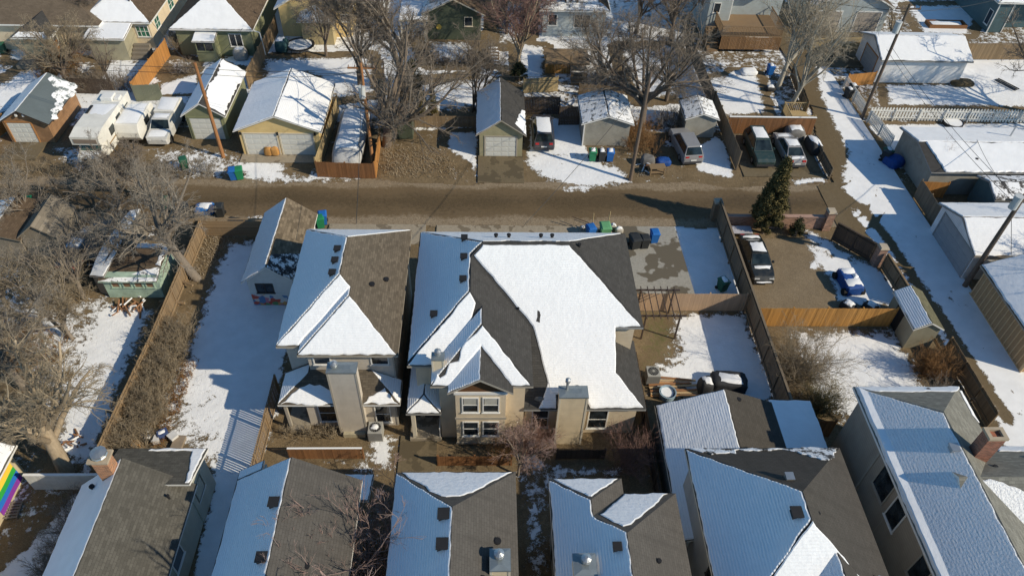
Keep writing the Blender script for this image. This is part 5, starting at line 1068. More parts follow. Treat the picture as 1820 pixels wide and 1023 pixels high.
def vehicles():
    car('car', 'black sedan with snow on roof and trunk, parked on gravel by the tall fence', 'car', 'sedan', (20.35, 40.2, .06), math.pi, (.012, .016, .018), ('roof', 'trunk', 'cowl', 'bumper'))
    p = cen(965, 240); car('minivan', 'dark grey minivan with snowy roof next to the khaki garage', 'minivan', 'minivan', (p[0], 57.0, .03), 0, (.05, .05, .06), ('roof',))
    p = cen(1229, 280); car('minivan', 'silver minivan under bare branches facing the small grey shed', 'minivan', 'suv', (p[0]-.2, 55.0, .03), .12, (.24, .245, .26), ())
    p = cen(1352, 272); car('car', 'dark green wagon with snow on its roof in front of the red-brown fence', 'car', 'suv', (p[0], 54.6, .08), math.pi, (.02, .045, .045), ('roof',))
    p = cen(1404, 270); car('car', 'grey sedan thickly covered in snow with red tail lamps by the alley', 'car', 'sedan', (p[0], 54.6, .08), .03, (.25, .25, .26), ('roof', 'trunk', 'hood'))
    p = cen(186, 432); car('car', 'black station wagon under branches left of the snowy lean-to', 'car', 'suv', (p[0], p[1], .03), -.05, (.02, .021, .024), ())
    p = cen(152, 442); car('car', 'dusty grey sedan with patches of snow beside the black wagon under the trees', 'car', 'sedan', (p[0]-.3, p[1], .03), -.08, (.10, .10, .11), ('roof', 'hood'))
    # motorhome
    x0 = -33.1; r = thing('motorhome', 'old white motorhome with snowy roof parked beside the log garage', 'motorhome', (x0, 53.0, .03), -.02, local=True); wm = plain('camper_white', (.70, .69, .64), .5, .12, 1.5)
    m = MB(); m.box(-1.15, 1.15, .2, 6.0, .55, 2.95); m.hexa([(-1.15, -1.0, 2.0), (1.15, -1.0, 2.0), (1.15, .2, 1.75), (-1.15, .2, 1.75)], [(-1.15, -1.0, 2.75), (1.15, -1.0, 2.75), (1.15, .2, 2.95), (-1.15, .2, 2.95)]); m.build('body', wm, r)
    m = MB(); rr = [[(-w, y, .45), (w, y, .45), (w, y, zt), (-w, y, zt)] for y, zt, w in ((-1.55, .85, .8), (-1.5, 1.1, .9), (-.75, 1.25, .95), (.2, 1.3, 1.0))]; loft(m, rr); m.build('hood', wm, r)
    MB().hexa([(-.95, -.75, 1.25), (.95, -.75, 1.25), (1.0, .2, 1.3), (-1.0, .2, 1.3)], [(-.9, -.25, 2.0), (.9, -.25, 2.0), (1.0, .2, 2.0), (-1.0, .2, 2.0)]).build('cab', wm, r)
    MB().hexa([(-.85, -.74, 1.3), (.85, -.74, 1.3), (.85, -.7, 1.3), (-.85, -.7, 1.3)], [(-.8, -.31, 1.95), (.8, -.31, 1.95), (.8, -.27, 1.95), (-.8, -.27, 1.95)]).build('windshield', glass('green_windshield', (.02, .06, .05)), r)
    MB().box(-.95, .95, -1.03, -.99, 2.15, 2.55).build('front_window', plain('tan_curtain', (.25, .2, .16)), r); MB().box(-1.0, 1.0, -1.62, -1.5, .5, .7).build('bumper', rimm, r); MB().box(-.6, .6, -1.57, -1.54, .72, .98).build('grille', black, r)
    for y, a, b in ((1.0, 1.6, 2.3), (2.6, 1.5, 2.4), (4.4, 1.7, 2.3)): MB().box(1.14, 1.17, y, y+.9, a, b).build('side_window', cglass, r)
    MB().box(1.14, 1.18, 3.7, 4.25, .6, 2.4).build('door', plain('camper_door', (.4, .38, .34)), r); MB().box(1.145, 1.165, .3, 5.9, 1.2, 1.32).build('stripe', plain('camper_stripe', (.3, .2, .1)), r)
    snowslab(r, [(-1.1, -.95, 2.76), (1.05, -.95, 2.76), (1.05, 3.9, 2.96), (-1.1, 3.9, 2.96)], .05, 8, .02); MB().box(-.5, .5, 4.2, 5.2, 2.95, 3.3).build('air_conditioner', white, r, bevel=.06); MB().box(.55, 1.0, 4.4, 5.1, 2.95, 3.15).build('roof_hatch', white, r, bevel=.04); MB().box(-1.0, -.8, 2.2, 3.4, 2.98, 3.06).build('roof_rail', black, r)
    snowslab(r, [(-.8, -1.48, 1.1), (.8, -1.48, 1.1), (.85, -.8, 1.25), (-.85, -.8, 1.25)], .04)
    for sx in (-1, 1):
        for y in (-.8, 4.3): w = MB().tube([(sx*.85, y, .4), (sx*1.16, y, .4)], .4, 14).build('wheel', rubber, r); MB().tube([(sx*1.15, y, .4), (sx*1.18, y, .4)], .22, 10).build('rim', rimm, w)
        MB().box(sx*.7-.14, sx*.7+.14, -1.58, -1.54, .78, .95).build('headlight', lampw, r)
    # camper trailer and pickup beside it
    r = thing('camper_trailer', 'boxy white camper trailer with snow roof between motorhome and pickup', 'trailer', (-30.9, 55.0, .03), 0, local=True); m = MB(); rr = [[(-1.0, y, .5+b), (1.0, y, .5+b), (1.0, y, t), (-1.0, y, t)] for y, b, t in ((-.4, .5, 1.5), (-.1, .1, 2.15), (3.4, 0, 2.2), (3.7, .3, 1.9))]; loft(m, rr); m.build('body', wm, r, merge=True, bevel=.06)
    snowslab(r, [(-.95, 0, 2.16), (.95, 0, 2.16), (.95, 3.3, 2.21), (-.95, 3.3, 2.21)], .06, 6); MB().hexa([(-.8, -.36, 1.1), (.8, -.36, 1.1), (.8, -.3, 1.1), (-.8, -.3, 1.1)], [(-.8, -.2, 1.85), (.8, -.2, 1.85), (.8, -.16, 1.85), (-.8, -.16, 1.85)]).build('front_window', plain('tan_curtain', (.25, .2, .16)), r)
    MB().box(1.0, 1.02, 1.2, 2.2, 1.2, 1.8).build('side_window', cglass, r); MB().tube([(0, -.4, .5), (0, -1.5, .5)], .05, 8).build('tow_bar', black, r)
    for sx in (-1, 1): MB().tube([(sx*.8, 1.7, .33), (sx*1.02, 1.7, .33)], .33, 14).build('wheel', rubber, r)
    r = thing('pickup', 'white pickup with snow-covered canopy and hood left of the green garage', 'pickup', (-28.6, 56.2, .03), 0, local=True); pm = paint('pickup_white', (.55, .55, .53)); m = MB()
    rr = [[(-w, y, .35), (w, y, .35), (w, y, z), (-w, y, z)] for y, z, w in ((-1.6, .8, .8), (-1.5, 1.0, .92), (-.3, 1.1, .95), (3.8, 1.1, .95))]; loft(m, rr); m.build('body', pm, r, merge=True, bevel=.04); MB().hexa([(-.9, -.35, 1.1), (.9, -.35, 1.1), (.9, 1.3, 1.1), (-.9, 1.3, 1.1)], [(-.75, .25, 1.75), (.75, .25, 1.75), (.75, 1.2, 1.75), (-.75, 1.2, 1.75)]).build('cab', pm, r)
    MB().hexa([(-.8, -.34, 1.13), (.8, -.34, 1.13), (.8, -.3, 1.13), (-.8, -.3, 1.13)], [(-.7, .2, 1.7), (.7, .2, 1.7), (.7, .24, 1.7), (-.7, .24, 1.7)]).build('windshield', cglass, r); MB().box(-.92, .92, 1.35, 3.75, 1.1, 1.85).build('canopy', wm, r, bevel=.08)
    snowslab(r, [(-.88, 1.4, 1.86), (.88, 1.4, 1.86), (.88, 3.7, 1.86), (-.88, 3.7, 1.86)], .06, 6); snowslab(r, [(-.72, .3, 1.76), (.72, .3, 1.76), (.72, 1.15, 1.76), (-.72, 1.15, 1.76)]); snowslab(r, [(-.85, -1.45, 1.0), (.85, -1.45, 1.0), (.85, -.4, 1.1), (-.85, -.4, 1.1)])
    for sx in (-1, 1):
        for y in (-.8, 2.7): MB().tube([(sx*.72, y, .37), (sx*.97, y, .37)], .37, 14).build('wheel', rubber, r)
        MB().box(sx*.65-.15, sx*.65+.15, -1.64, -1.56, .7, .85).build('headlight', lampw, r)
    # covered boat trailer in its pen
    r = thing('covered_trailer', 'long trailer under a grey tarp and snow inside the red-brown pen', 'trailer', (-11.9, 51.3, 0), 0, local=True); m = MB(); rr = []
    rs = random.Random(4)
    for y in np.linspace(0, 8.4, 15):
        k = min(1, .55+y*.35) if y < 1.3 else (1 if y < 7.4 else 1-(y-7.4)*.45); w = 1.25*min(1, .8+.2*k); h = 1.75*k+rs.uniform(-.05, .05)
        rr.append([(-w, y, .5), (-w*1.02, y, h*.65), (-w*.8, y, h*.92), (-w*.35, y, h), (w*.35, y, h+rs.uniform(-.05, .05)), (w*.8, y, h*.92), (w*1.02, y, h*.65), (w, y, .5)])
    loft(m, [q[::-1] for q in rr]); m.build('tarp', plain('grey_tarp', (.42, .43, .44), .8, .25, 3, 0, .03), r, smooth=True)
    m = MB(); up = [[(x*.92, y, z+.05) for x, y, z in q[2:6]] for q in rr[2:]]
    for a, b in zip(up[:-1], up[1:]):
        for i in range(3): m.face([a[i], a[i+1], b[i+1], b[i]][::-1])
    m.build('snow_layer', MATS['cover_snow'], r, smooth=True)
    for sx in (-1, 1): MB().tube([(sx*.95, 4.2, .35), (sx*1.2, 4.2, .35)], .35, 12).build('wheel', rubber, r)
    MB().tube([(0, -.6, .45), (0, .3, .5)], .05, 6).build('tow_bar', black, r)
vehicles()

# ------------------------------------------------------------------ carts, covered things, yard clutter
def cart(loc, rz, col, label, snowy=False, w=.62, h=1.05, group='wheeled trash carts along the lane'):
    r = thing('trash_cart', label, 'trash cart', loc, rz, group, local=True); pm = plain('cart_'+'_'.join('%02d' % int(c*99) for c in col), col, .5, .12); a, b = w/2*.82, w/2
    m = MB().hexa([(-a, -a, .06), (a, -a, .06), (a, a*1.1, .06), (-a, a*1.1, .06)], [(-b, -b*1.1, h*.92), (b, -b*1.1, h*.92), (b, b*1.25, h*.92), (-b, b*1.25, h*.92)]); m.box(-b-.03, b+.03, -b*1.1-.03, b*1.25+.03, h*.88, h*.92); m.build('bin_body', pm, r)
    m = MB(); loft(m, [[(-b-.04, y, h*.925), (b+.04, y, h*.925), (b*.8, y, h*.925+t), (-b*.8, y, h*.925+t)] for y, t in ((-b*1.2, .03), (-b*.7, .1), (b*.8, .11), (b*1.35, .05))]); m.build('lid', pm, r)
    for sx in (-1, 1): MB().tube([(sx*(a-.02), a*1.15, .13), (sx*(a+.08), a*1.15, .13)], .13, 12).build('wheel', rubber, r)
    MB().tube([(-b*.8, b*1.45, h*.86), (b*.8, b*1.45, h*.86)], .022, 6).build('handle', pm, r)
    if snowy: snowslab(r, [(-b*.8, -b*1.1, h+.01), (b*.8, -b*1.1, h+.01), (b*.8, b*1.1, h+.02), (-b*.8, b*1.1, h+.02)], .08, 4)
    return r
blue, green, blk, dgrn = (.02, .13, .42), (.02, .20, .09), (.03, .033, .036), (.02, .10, .06)
def carts():
    A = lambda x, y, z=0: (float(at(x, y, z)[0]), float(at(x, y, z)[1]), 0.05)
    for px, py, rz, c, s, lb in (
     (576, 398, .2, blue, 0, 'bright blue trash cart behind the mural garage'), (571, 404, .3, green, 0, 'green trash cart tucked under the blue one behind the mural garage'),
     (1161, 430, .1, blue, 0, 'blue trash cart standing alone on the concrete drive'), (1127, 440, .25, blk, 0, 'wide black trash cart on the concrete drive beside the roof edge'), (1144, 440, .1, blk, 0, 'black trash cart between the blue cart and its black twin'),
     (1282, 516, .4, dgrn, 1, 'dark green trash cart with snow on its lid in the shaded snow drive'),
     (1052, 285, 0, green, 1, 'green trash cart in front of the stucco garage'), (1068, 286, .1, blk, 1, 'black trash cart between green and blue at the stucco garage'), (1083, 286, -.05, blue, 1, 'blue trash cart in front of the stucco garage'),
     (428, 318, .3, green, 0, 'green trash cart by the leaning pole and double garage'), (417, 319, .2, blue, 0, 'dark blue trash cart left of the green cart by the leaning pole'),
     (1573, 283, .2, dgrn, 1, 'green trash cart with snowy lid on the alley snow'), (1571, 288, .6, blk, 0, 'black trash cart leaning by the blue tarp heap'), (1505, 175, .3, blk, 1, 'dark trash cart with snow beside the picket fence'), (1512, 168, .1, blk, 1, 'second dark snowy trash cart behind the picket fence corner'),
     (1367, 133, .1, blue, 1, 'blue barrel cart with snow below the deck'), (1074, 419, .1, (.12, .33, .16), 0, 'pale green trash cart at the lane behind the beige house'), (1049, 421, .3, blue, 0, 'faded blue trash cart full of boards behind the beige house'),
     (56, 372, .2, green, 0, 'green trash cart under branches at the left lane edge'), (330, 300, .5, dgrn, 0, 'dark green cart half hidden by twigs north of the lane'), (300, 372, .4, dgrn, 0, 'dark green cart below the leaning elm'), (333, 383, .4, blk, 0, 'black cart at the fence corner by the blue tarp'), (394, 384, .1, blk, 0, 'black cart with junk on top beside the board fence'),
     (812, 300, 0, blk, 0, '') , (8, 95, .2, dgrn, 0, 'green cart at the left edge by the bungalow deck'), (14, 82, .2, blue, 1, 'blue cart with snow at the top left corner')):
        if lb: cart(A(px, py), rz, c, lb, s, w=.78 if 'wide' in lb or 'pale' in lb else .62)
carts()
def lump(name, label, cat, loc, size, mat, seed=1, snowy=True, rz=0, sq=.5, group=None):
    """something under a draped cover: a soft box with folds"""
    r = thing(name, label, cat, loc, rz, group, local=True); bm = bmesh.new(); bmesh.ops.create_uvsphere(bm, u_segments=24, v_segments=14, radius=1); rs = random.Random(seed); ph = [rs.uniform(0, 6) for _ in range(6)]
    for v in bm.verts:
        c = v.co; s = lambda q: math.copysign(abs(q)**sq, q); z = c.z; a = math.atan2(c.y, c.x); f = 1+.05*math.sin(7*a+ph[0])*(1-z)*.5+.04*math.sin(11*a+ph[1]+3*z)
        x, y = s(c.x)*f, s(c.y)*f; zz = s(z) if z > 0 else z*.2
        v.co = Vector((x*size[0]/2, y*size[1]/2, max(0, (zz+.2)/1.2)*size[2]*(1+.08*math.sin(3*x+ph[2])*math.cos(3*y+ph[3]))))
    me = bpy.data.meshes.new('cover'); bm.to_mesh(me); bm.free(); me.polygons.foreach_set('use_smooth', [True]*len(me.polygons)); link('cover', me, mat, r)
    if snowy: k = .36; snowslab(r, [(-size[0]*k, -size[1]*k, size[2]*.97), (size[0]*k, -size[1]*k, size[2]*.97), (size[0]*k, size[1]*k, size[2]*.97), (-size[0]*k, size[1]*k, size[2]*.97)], .08, 6, .05)
    return r
def clutter():
    A = lambda x, y: (float(at(x, y)[0]), float(at(x, y)[1]), 0.02)
    tarpb = plain('blue_tarp', (.015, .07, .28), .5, .3, 4, 0, .03); blkt = plain('black_cover', (.03, .032, .036), .7, .3, 4, 0, .02); grt = plain('grey_cover', (.16, .155, .15), .8, .25, 4, 0, .02); cream_t = plain('cream_cover', (.4, .38, .34), .8, .2, 3, 0, .02)
    lump('tarp_heap', 'crumpled blue tarp heap in the alley snow', 'tarp', A(1585, 293), (1.5, 1.5, .9), tarpb, 3, False, .4)
    lump('tarp_heap', 'bright blue tarp heap at the lane edge by the board fence', 'tarp', A(366, 376), (1.6, 1.2, .6), plain('bright_blue_tarp', (.02, .14, .42), .5, .3, 4), 4, True)
    lump('covered_motorbike', 'motorbike under a grey cover with snow in front of the red-brown fence', 'motorbike', A(1409, 245), (1.8, 1.5, 1.1), grt, 5); lump('covered_motorbike', 'motorbike under a black cover beside the low dark fence', 'motorbike', A(1443, 266), (1.2, 2.4, 1.0), blkt, 6)
    lump('covered_grill', 'barbecue grill under a pale cover at the green bungalow', 'grill', A(430, 105), (1.4, 1.0, 1.2), cream_t, 7); lump('covered_table', 'patio table under black cover topped with snow by the tall fence', 'table', (15.65, 28.75, 0), (2.3, 1.3, .85), blkt, 8, True, -.1, .3); lump('covered_sofa', 'patio sofa under snow below the covered table', 'sofa', (15.3, 27.1, 0), (2.2, 1.1, .7), blkt, 9, True, -.1, .3); lump('covered_grill', 'barbecue grill under a lumpy dark cover left of the covered table', 'grill', (14.0, 28.3, 0), (.9, 1.0, 1.2), blkt, 10)
    lump('snow_mound', 'rounded snow heap below the raised deck', 'snow heap', A(1330, 131), (1.7, 1.1, .5), MATS['cover_snow'], 11, False); lump('planter', 'round planter bush stump in the shaded yard by the poplars', 'planter', A(1368, 160), (1.0, .8, .4), blkt, 12)
    # quad bike under a blue cover
    r = lump('covered_quad', 'blue-covered quad bike with blocks of snow in the walled gravel yard', 'quad bike', (26.75, 37.9, .03), (1.3, 2.2, .9), tarpb, 13, False, .05, .22)
    for q in ([(-.56, -.9), (.56, -.9), (.56, -.1), (-.56, -.1)], [(-.56, .35), (.56, .35), (.56, .98), (-.56, .98)], [(.15, -.12), (.56, -.12), (.56, .37), (.15, .37)]): snowslab(r, [(x, y, .88) for x, y in q], .12, 5, .03, True)
    for sx in (-1, 1):
        for y in (-.85, .85): MB().tube([(sx*.55, y, .28), (sx*.8, y, .28)], .28, 12).build('wheel', rubber, r)
    for x, y, lb in ((25.9, 35.6, 'low garden seat with snow by the cedar fence'), (27.5, 35.5, 'small crate topped with snow near the olive shed')): lump('patio_chair', lb, 'seat', (x, y, .03), (.9, 1.0, .6), blkt, int(x), True, .6)
    for k, (px, py, sz) in enumerate(((1100, 412, .5), (1090, 405, .4), (1036, 408, .35))): lump('debris_bag', ['white bag heap right of the pale green cart', 'small white bag behind the pale green cart', 'white rag left of the faded blue cart'][k], 'bag', A(px, py), (sz*1.3, sz, sz*.8), cream_t, 50+k, True)
    r = thing('scrap_boards', 'thin dark boards leaning out of the faded blue cart', 'boards', A(1045, 412), 0, local=True); MB().tube([(0, 0, .9), (-1.3, .5, 1.1)], .04, 6).build('board', w_dark, r); MB().tube([(.3, 0, .5), (.3, .2, 1.7)], .04, 6).build('board', w_yel, r); MB().tube([(1.5, .1, .4), (1.6, .3, 1.8)], .04, 6).build('board', w_yel, r)
    x, y, _ = A(1166, 308); r = thing('workbench', 'rough brown workbench with junk beside the dark leaning pole', 'workbench', (x, y, 0), .1, local=True); MB().box(-.7, .7, -.35, .35, .7, .77).build('top', w_old, r)
    for sx in (-1, 1):
        for sy in (-1, 1): MB().box(sx*.6-.05, sx*.6+.05, sy*.28-.05, sy*.28+.05, 0, .7).build('leg', w_old, r)
    MB().box(-.65, .65, -.3, .3, .2, .26).build('shelf', w_old, r); lump('tarp_heap', 'small blue tarp heap behind the rough workbench', 'tarp', A(1178, 292), (1.3, .9, .6), tarpb, 61, False); lump('debris_heap', 'grey covered heap behind the left end of the workbench', 'heap', A(1150, 292), (1.2, .9, .9), grt, 62, False)
    # air conditioners
    for (x, y), lb, sn_ in (((10.75, 29.2), 'grey air conditioner beside the beige house wall', 0), ((-6.55, 25.0), 'grey air conditioner with snow on top by the taupe house chimney', 1)):
        r = thing('air_conditioner', lb, 'air conditioner', (x, y, 0), 0, local=True); gm = plain('ac_grey', (.33, .33, .31), .5, .08); MB().box(-.42, .42, -.42, .42, .05, .95).build('housing', gm, r, bevel=.03); t = MB(); t.cyl(0, 0, .951, .96, .34, 20); t.build('fan_well', black, r); g = MB()
        for k in range(8): a = k*math.pi/8; g.seg((-.34*math.cos(a), -.34*math.sin(a)), (.34*math.cos(a), .34*math.sin(a)), .014, .962+.001*k, .97+.001*k)
        g.cyl(0, 0, .97, .99, .08, 10); g.build('fan_grille', gm, r); l = MB()
        for k in range(9): l.box(-.43, .43, -.435, -.42, .15+.085*k, .19+.085*k)
        l.build('louvres', plain('ac_dark', (.12, .12, .12)), r)
        if sn_: snowslab(r, [(-.3, -.15, .97), (.2, -.2, .97), (.25, .2, .97), (-.2, .25, .97)], .09, 5)
    # pergola of dark metal
    pm = plain('pergola_metal', (.06, .045, .04), .5); r = thing('pergola', 'dark open pergola frame standing against the tan fence', 'pergola', (11.8, 34, 0)); xs_ = (10.6, 12.9)
    for x, y in ((12.9, 32.75), (12.9, 35.15), (10.6, 32.75), (10.6, 35.15)): MB().box(x-.05, x+.05, y-.05, y+.05, 0, 2.25).build('post', pm, r)
    for y in (32.75, 35.15): MB().box(10.2, 13.3, y-.04, y+.04, 2.25, 2.37).build('beam', pm, r)
    for k in range(6): x = 10.6+k*.46; MB().box(x-.025, x+.025, 32.4, 35.4, 2.372, 2.44).build('rafter', pm, r)
    # lumber, pool, panel
    r = thing('lumber_pile', 'fanned pile of orange-brown planks beside the beige house', 'lumber', (11.7, 28.6, 0), 0, local=True); rs = random.Random(5); lm = [wood('plank_%d' % k, c, .2, .85, 0) for k, c in enumerate([(.45, .24, .1), (.5, .36, .2), (.3, .15, .07)])]
    for k in range(9):
        a = rs.uniform(-.12, .08); c, s = math.cos(a), math.sin(a); y = -.7+k*.17; q = [(-1.2, y-.07), (rs.uniform(1.4, 2.3), y-.07), (0, 0), (-1.2, y+.07)]; q[2] = (q[1][0], y+.07); z = .06+.05*(k % 3); m = MB().hexa([(c*x-s*yy, s*x+c*yy, z) for x, yy in q], [(c*x-s*yy, s*x+c*yy, z+.045) for x, yy in q]); m.build('plank', lm[k % 3], r)
    x, y, _ = A(1185, 703); r = thing('wading_pool', 'round pale blue tub with snow beside the snowy garage', 'tub', (x, y, 0), 0, local=True); m = MB(); a = np.linspace(0, 2*math.pi, 25)[:-1]; pr = [(.50, 0), (.55, .45), (.49, .45), (.44, .12), (0.02, .12)]; rr = [[(p*math.cos(t), p*math.sin(t), z) for t in a] for p, z in pr]; loft(m, rr, False); m.build('wall', plain('pool_blue', (.26, .36, .44), .5), r); MB().cyl(0, .1, .13, .3, .40, 16).build('snow_layer', MATS['cover_snow'], r)
    x, y, _ = A(1216, 698); r = thing('plywood_sheet', 'dark plywood sheet lying beside the round tub', 'board', (x, y, 0), .6, local=True); MB().box(-.35, .35, -.6, .6, .03, .09).build('sheet', plain('dark_ply', (.13, .105, .08)), r)
    r = thing('glass_table', 'glass-topped garden table with frost by the pink brick wall', 'table', (19.9, 43.4, 0), 0, local=True); MB().box(-.9, .9, -.45, .45, .68, .72).build('tabletop', plain('frosted_glass', (.42, .42, .47), .2, .2), r)
    for sx in (-1, 1):
        for sy in (-1, 1): MB().box(sx*.8-.03, sx*.8+.03, sy*.38-.03, sy*.38+.03, 0, .68).build('leg', black, r)
    # wooden landing with rails by the alley
    r = thing('wooden_landing', 'small yellow-brown wooden landing with railings under the poplars', 'landing', (29.6, 60.0, 0)); MB().box(28.4, 30.6, 58.9, 61.2, .35, .5).build('floor', w_yel, r); snowslab(r, [(-1.0, -.9, .5), (.8, -.9, .5), (.8, 1.0, .5), (-1.0, 1.0, .5)], .06)
    for x, y in ((28.4, 58.9), (30.6, 58.9), (28.4, 61.2), (30.6, 61.2)): MB().box(x-.06, x+.06, y-.06, y+.06, 0, 1.4).build('post', w_yel, r)
    for a, b in (((28.4, 58.9), (30.6, 58.9)), ((28.4, 61.2), (30.6, 61.2)), ((28.4, 58.9), (28.4, 61.2))):
        MB().seg(a, b, .08, 1.3, 1.36).build('handrail', w_yel, r); m = MB()
        for k in range(12): p = np.array(a)+(np.array(b)-np.array(a))*(k+.5)/12; m.box(p[0]-.03, p[0]+.03, p[1]-.03, p[1]+.03, .5, 1.3)
        m.build('balusters', w_yel, r)
    # raised deck with snow and steps behind the stucco garage
    x0, y0, _ = at(968, 131); x1 = at(1012, 131)[0]; r = thing('raised_deck', 'snowy raised deck with plank skirt and white steps above the stucco garage', 'deck', (x0, y0, 0)); MB().box(x0, x1+2.0, y0, y0+3.2, 1.0, 1.12).build('floor', w_old, r); m = MB()
    for x in np.arange(x0, x1, .16): m.box(x, x+.14, y0-.03, y0, .05, 1.0)
    tag(m.build('skirt_boards', w_cedar, r), kind='stuff'); snowslab(r, [(.05, .1, 1.12), (2.1, .1, 1.12), (2.1, 3.0, 1.12), (.05, 3.0, 1.12)], .07, 6); snowslab(r, [(2.5, -.9, 1.02), (3.8, -.9, 1.02), (3.8, 3.0, 1.12), (2.5, 3.0, 1.12)], .06, 6)
    MB().box(x1+.05, x1+1.6, y0-1.0, y0-.03, .9, 1.02).build('walkway', w_old, r)
    for k in range(3): s = MB().box(x1, x1+1.65, y0-1.4-.42*k, y0-1.02-.42*k, 0, .75-.25*k).build('step', w_old, r); snowslab(s, [(x1-x0+.05, -1.38-.42*k, .75-.25*k), (x1-x0+1.6, -1.38-.42*k, .75-.25*k), (x1-x0+1.6, -1.06-.42*k, .75-.25*k), (x1-x0+.05, -1.06-.42*k, .75-.25*k)], .06, 4)
    for x in (x0, x1): MB().box(x-.05, x+.05, y0-.05, y0+.05, 0, 2.1).build('post', w_old, r)
    # snow-covered steps of the green gable house yard
    r = thing('garden_steps', 'flight of snow-covered garden steps left of the khaki garage', 'steps', A(877, 112), 0, local=True)
    for k in range(5): s = MB().box(-.6, .6, .4*k, .4*k+.36, 0, .15+.15*k).build('step', w_old, r); snowslab(s, [(-.55, .4*k+.02, .15+.15*k), (.55, .4*k+.02, .15+.15*k), (.55, .4*k+.34, .15+.15*k), (-.55, .4*k+.34, .15+.15*k)], .06, 4)
    # junk along the lower left yard: boxes, dark boards, chairs
    r0 = None
    for k, (px, py, sx, sy, sz, c) in enumerate(((268, 782, .5, .4, .5, blk), (279, 784, .35, .35, .45, (.6, .6, .6)), (293, 776, .5, .35, .6, (.05, .08, .2)), (310, 780, .4, .4, .5, (.6, .6, .6)), (262, 772, .6, .4, .3, blk), (318, 790, .9, .5, .25, (.25, .2, .15)), (245, 795, .35, .3, .6, (.4, .25, .12)))):
        lb = ['black storage tote in the junk row behind the bungalow', 'white plastic box in the junk row behind the bungalow', 'dark blue upright box in the middle of the junk row', 'white pail right of the dark blue box', 'flat black crate left of the white box', 'flattened cardboard at the right end of the junk row', 'orange-brown wooden box nearest the hedge'][k]
        x, y, _ = A(px, py); r = thing('junk_box', lb, 'box', (x, y, 0), .3*k, 'junk behind the bungalow', local=True); sx, sy, sz = sx*.55, sy*.6, sz*.8; pm = plain('junk_%d' % k, c, .7, .2); MB().box(-sx, sx, -sy, sy, 0, sz).build('bin_body', pm, r, bevel=.02); MB().box(-sx-.02, sx+.02, -sy-.02, sy+.02, sz, sz+.05).build('lid', pm, r)
        if k in (0, 2, 4): snowslab(r, [(-sx*.9, -sy*.9, sz+.05), (sx*.6, -sy*.9, sz+.05), (sx*.6, sy*.8, sz+.05), (-sx*.9, sy*.8, sz+.05)], .05, 4)
    def pile(name, label, cat, px, py, w, n, mat, seed):
        x, y, _ = A(px, py); r = thing(name, label, cat, (x, y, 0), 0, local=True); rs = random.Random(seed)
        for k in range(n):
            a = rs.uniform(0, 3.1); L = rs.uniform(.3, .7)*w*.4; d = np.array((math.cos(a), math.sin(a), rs.uniform(-.3, .3))); c = np.array((rs.gauss(0, w*.25), rs.gauss(0, w*.2), .1)); c[2] = .08+max(0, .45*w*.5-.5*abs(c[0])-.5*abs(c[1]))
            MB().tube([c-d*L, c+d*L], rs.uniform(.04, .07), 6).build('log', mat if k % 3 else MATS['cover_snow'], r)
    pile('firewood_pile', 'heap of split firewood and snow in front of the mint shed', 'firewood', 228, 548, 2.2, 26, wood('split_wood', (.28, .15, .08)), 3); pile('brush_pile', 'small brush pile beside the big trunk lower left', 'brush', 135, 785, 1.3, 14, wood('split_wood', (.28, .15, .08)), 4); pile('firewood_pile', 'reddish wood scraps heaped by the pole at the lane', 'firewood', 1155, 300, 1.6, 14, wood('split_wood', (.28, .15, .08)), 6)
    for k, (px, py) in enumerate(((479, 276), (490, 276))): x, y, _ = A(px, py); r = lump('leaf_bag', ['left paper leaf bag before the yellow double garage', 'right paper leaf bag before the yellow double garage'][k], 'bag', (x, y, .08), (.75, .6, .8), plain('paper_bag', (.42, .22, .07), .8, .2), 20+k, False, 0, .6, 'paper leaf bags')
    # wooden beams of the raised garden bed, log beams in the left yard
    r = thing('garden_bed', 'rough timber garden frame along the left fence', 'garden bed', A(300, 560), 0, local=True)
    for a, b in (((.3, 1.0, .2), (-.3, -2.5, .2)), ((.9, .9, .25), (-.9, 1.1, .25)), ((-.6, 1.2, .2), (-.9, -.3, .2)), ((1.1, 2.4, .5), (-.3, 3.0, .5))): MB().tube([a, b], .1, 6).build('beam', w_old, r)
    x, y, _ = A(60, 905); r = thing('pallet', 'grey wooden pallet leaning by the rainbow house', 'pallet', (float(at(17, 908)[0]), float(at(17, 908)[1]), 0), .1, local=True)
    for k in range(6): MB().box(-.6, .6, -.5+.18*k, -.5+.18*k+.1, .12, .15).build('slat', oldwood, r)
    for x in (-.55, 0, .5): MB().box(x, x+.06, -.5, .5, .0, .119).build('runner', oldwood, r)
    for k, (px, py, lb, s) in enumerate(((165, 480, 'dark timber stack below the black wagon', (1.0, 1.4, .7)), (120, 485, 'dark debris stack under branches beside the plank shed', (1.6, 1.2, .6)))):
        x, y, _ = A(px, py); r = thing('timber_rack', lb, 'timber', (x, y, 0), -.05, local=True)
        for i in range(5): MB().box(-s[0]/2+.2*i*s[0], -s[0]/2+.2*i*s[0]+.12, -s[1]/2, s[1]/2, .1, s[2]*(.6+.1*(i % 3))).build('board', w_dark if i % 2 else black, r)
    lump('play_structure', 'dark teal swing bench with snow between bungalow fence and yellow cottage', 'bench', A(503, 90), (1.3, 1.6, 1.3), plain('teal_cover', (.03, .08, .09), .8, .3), 31); 
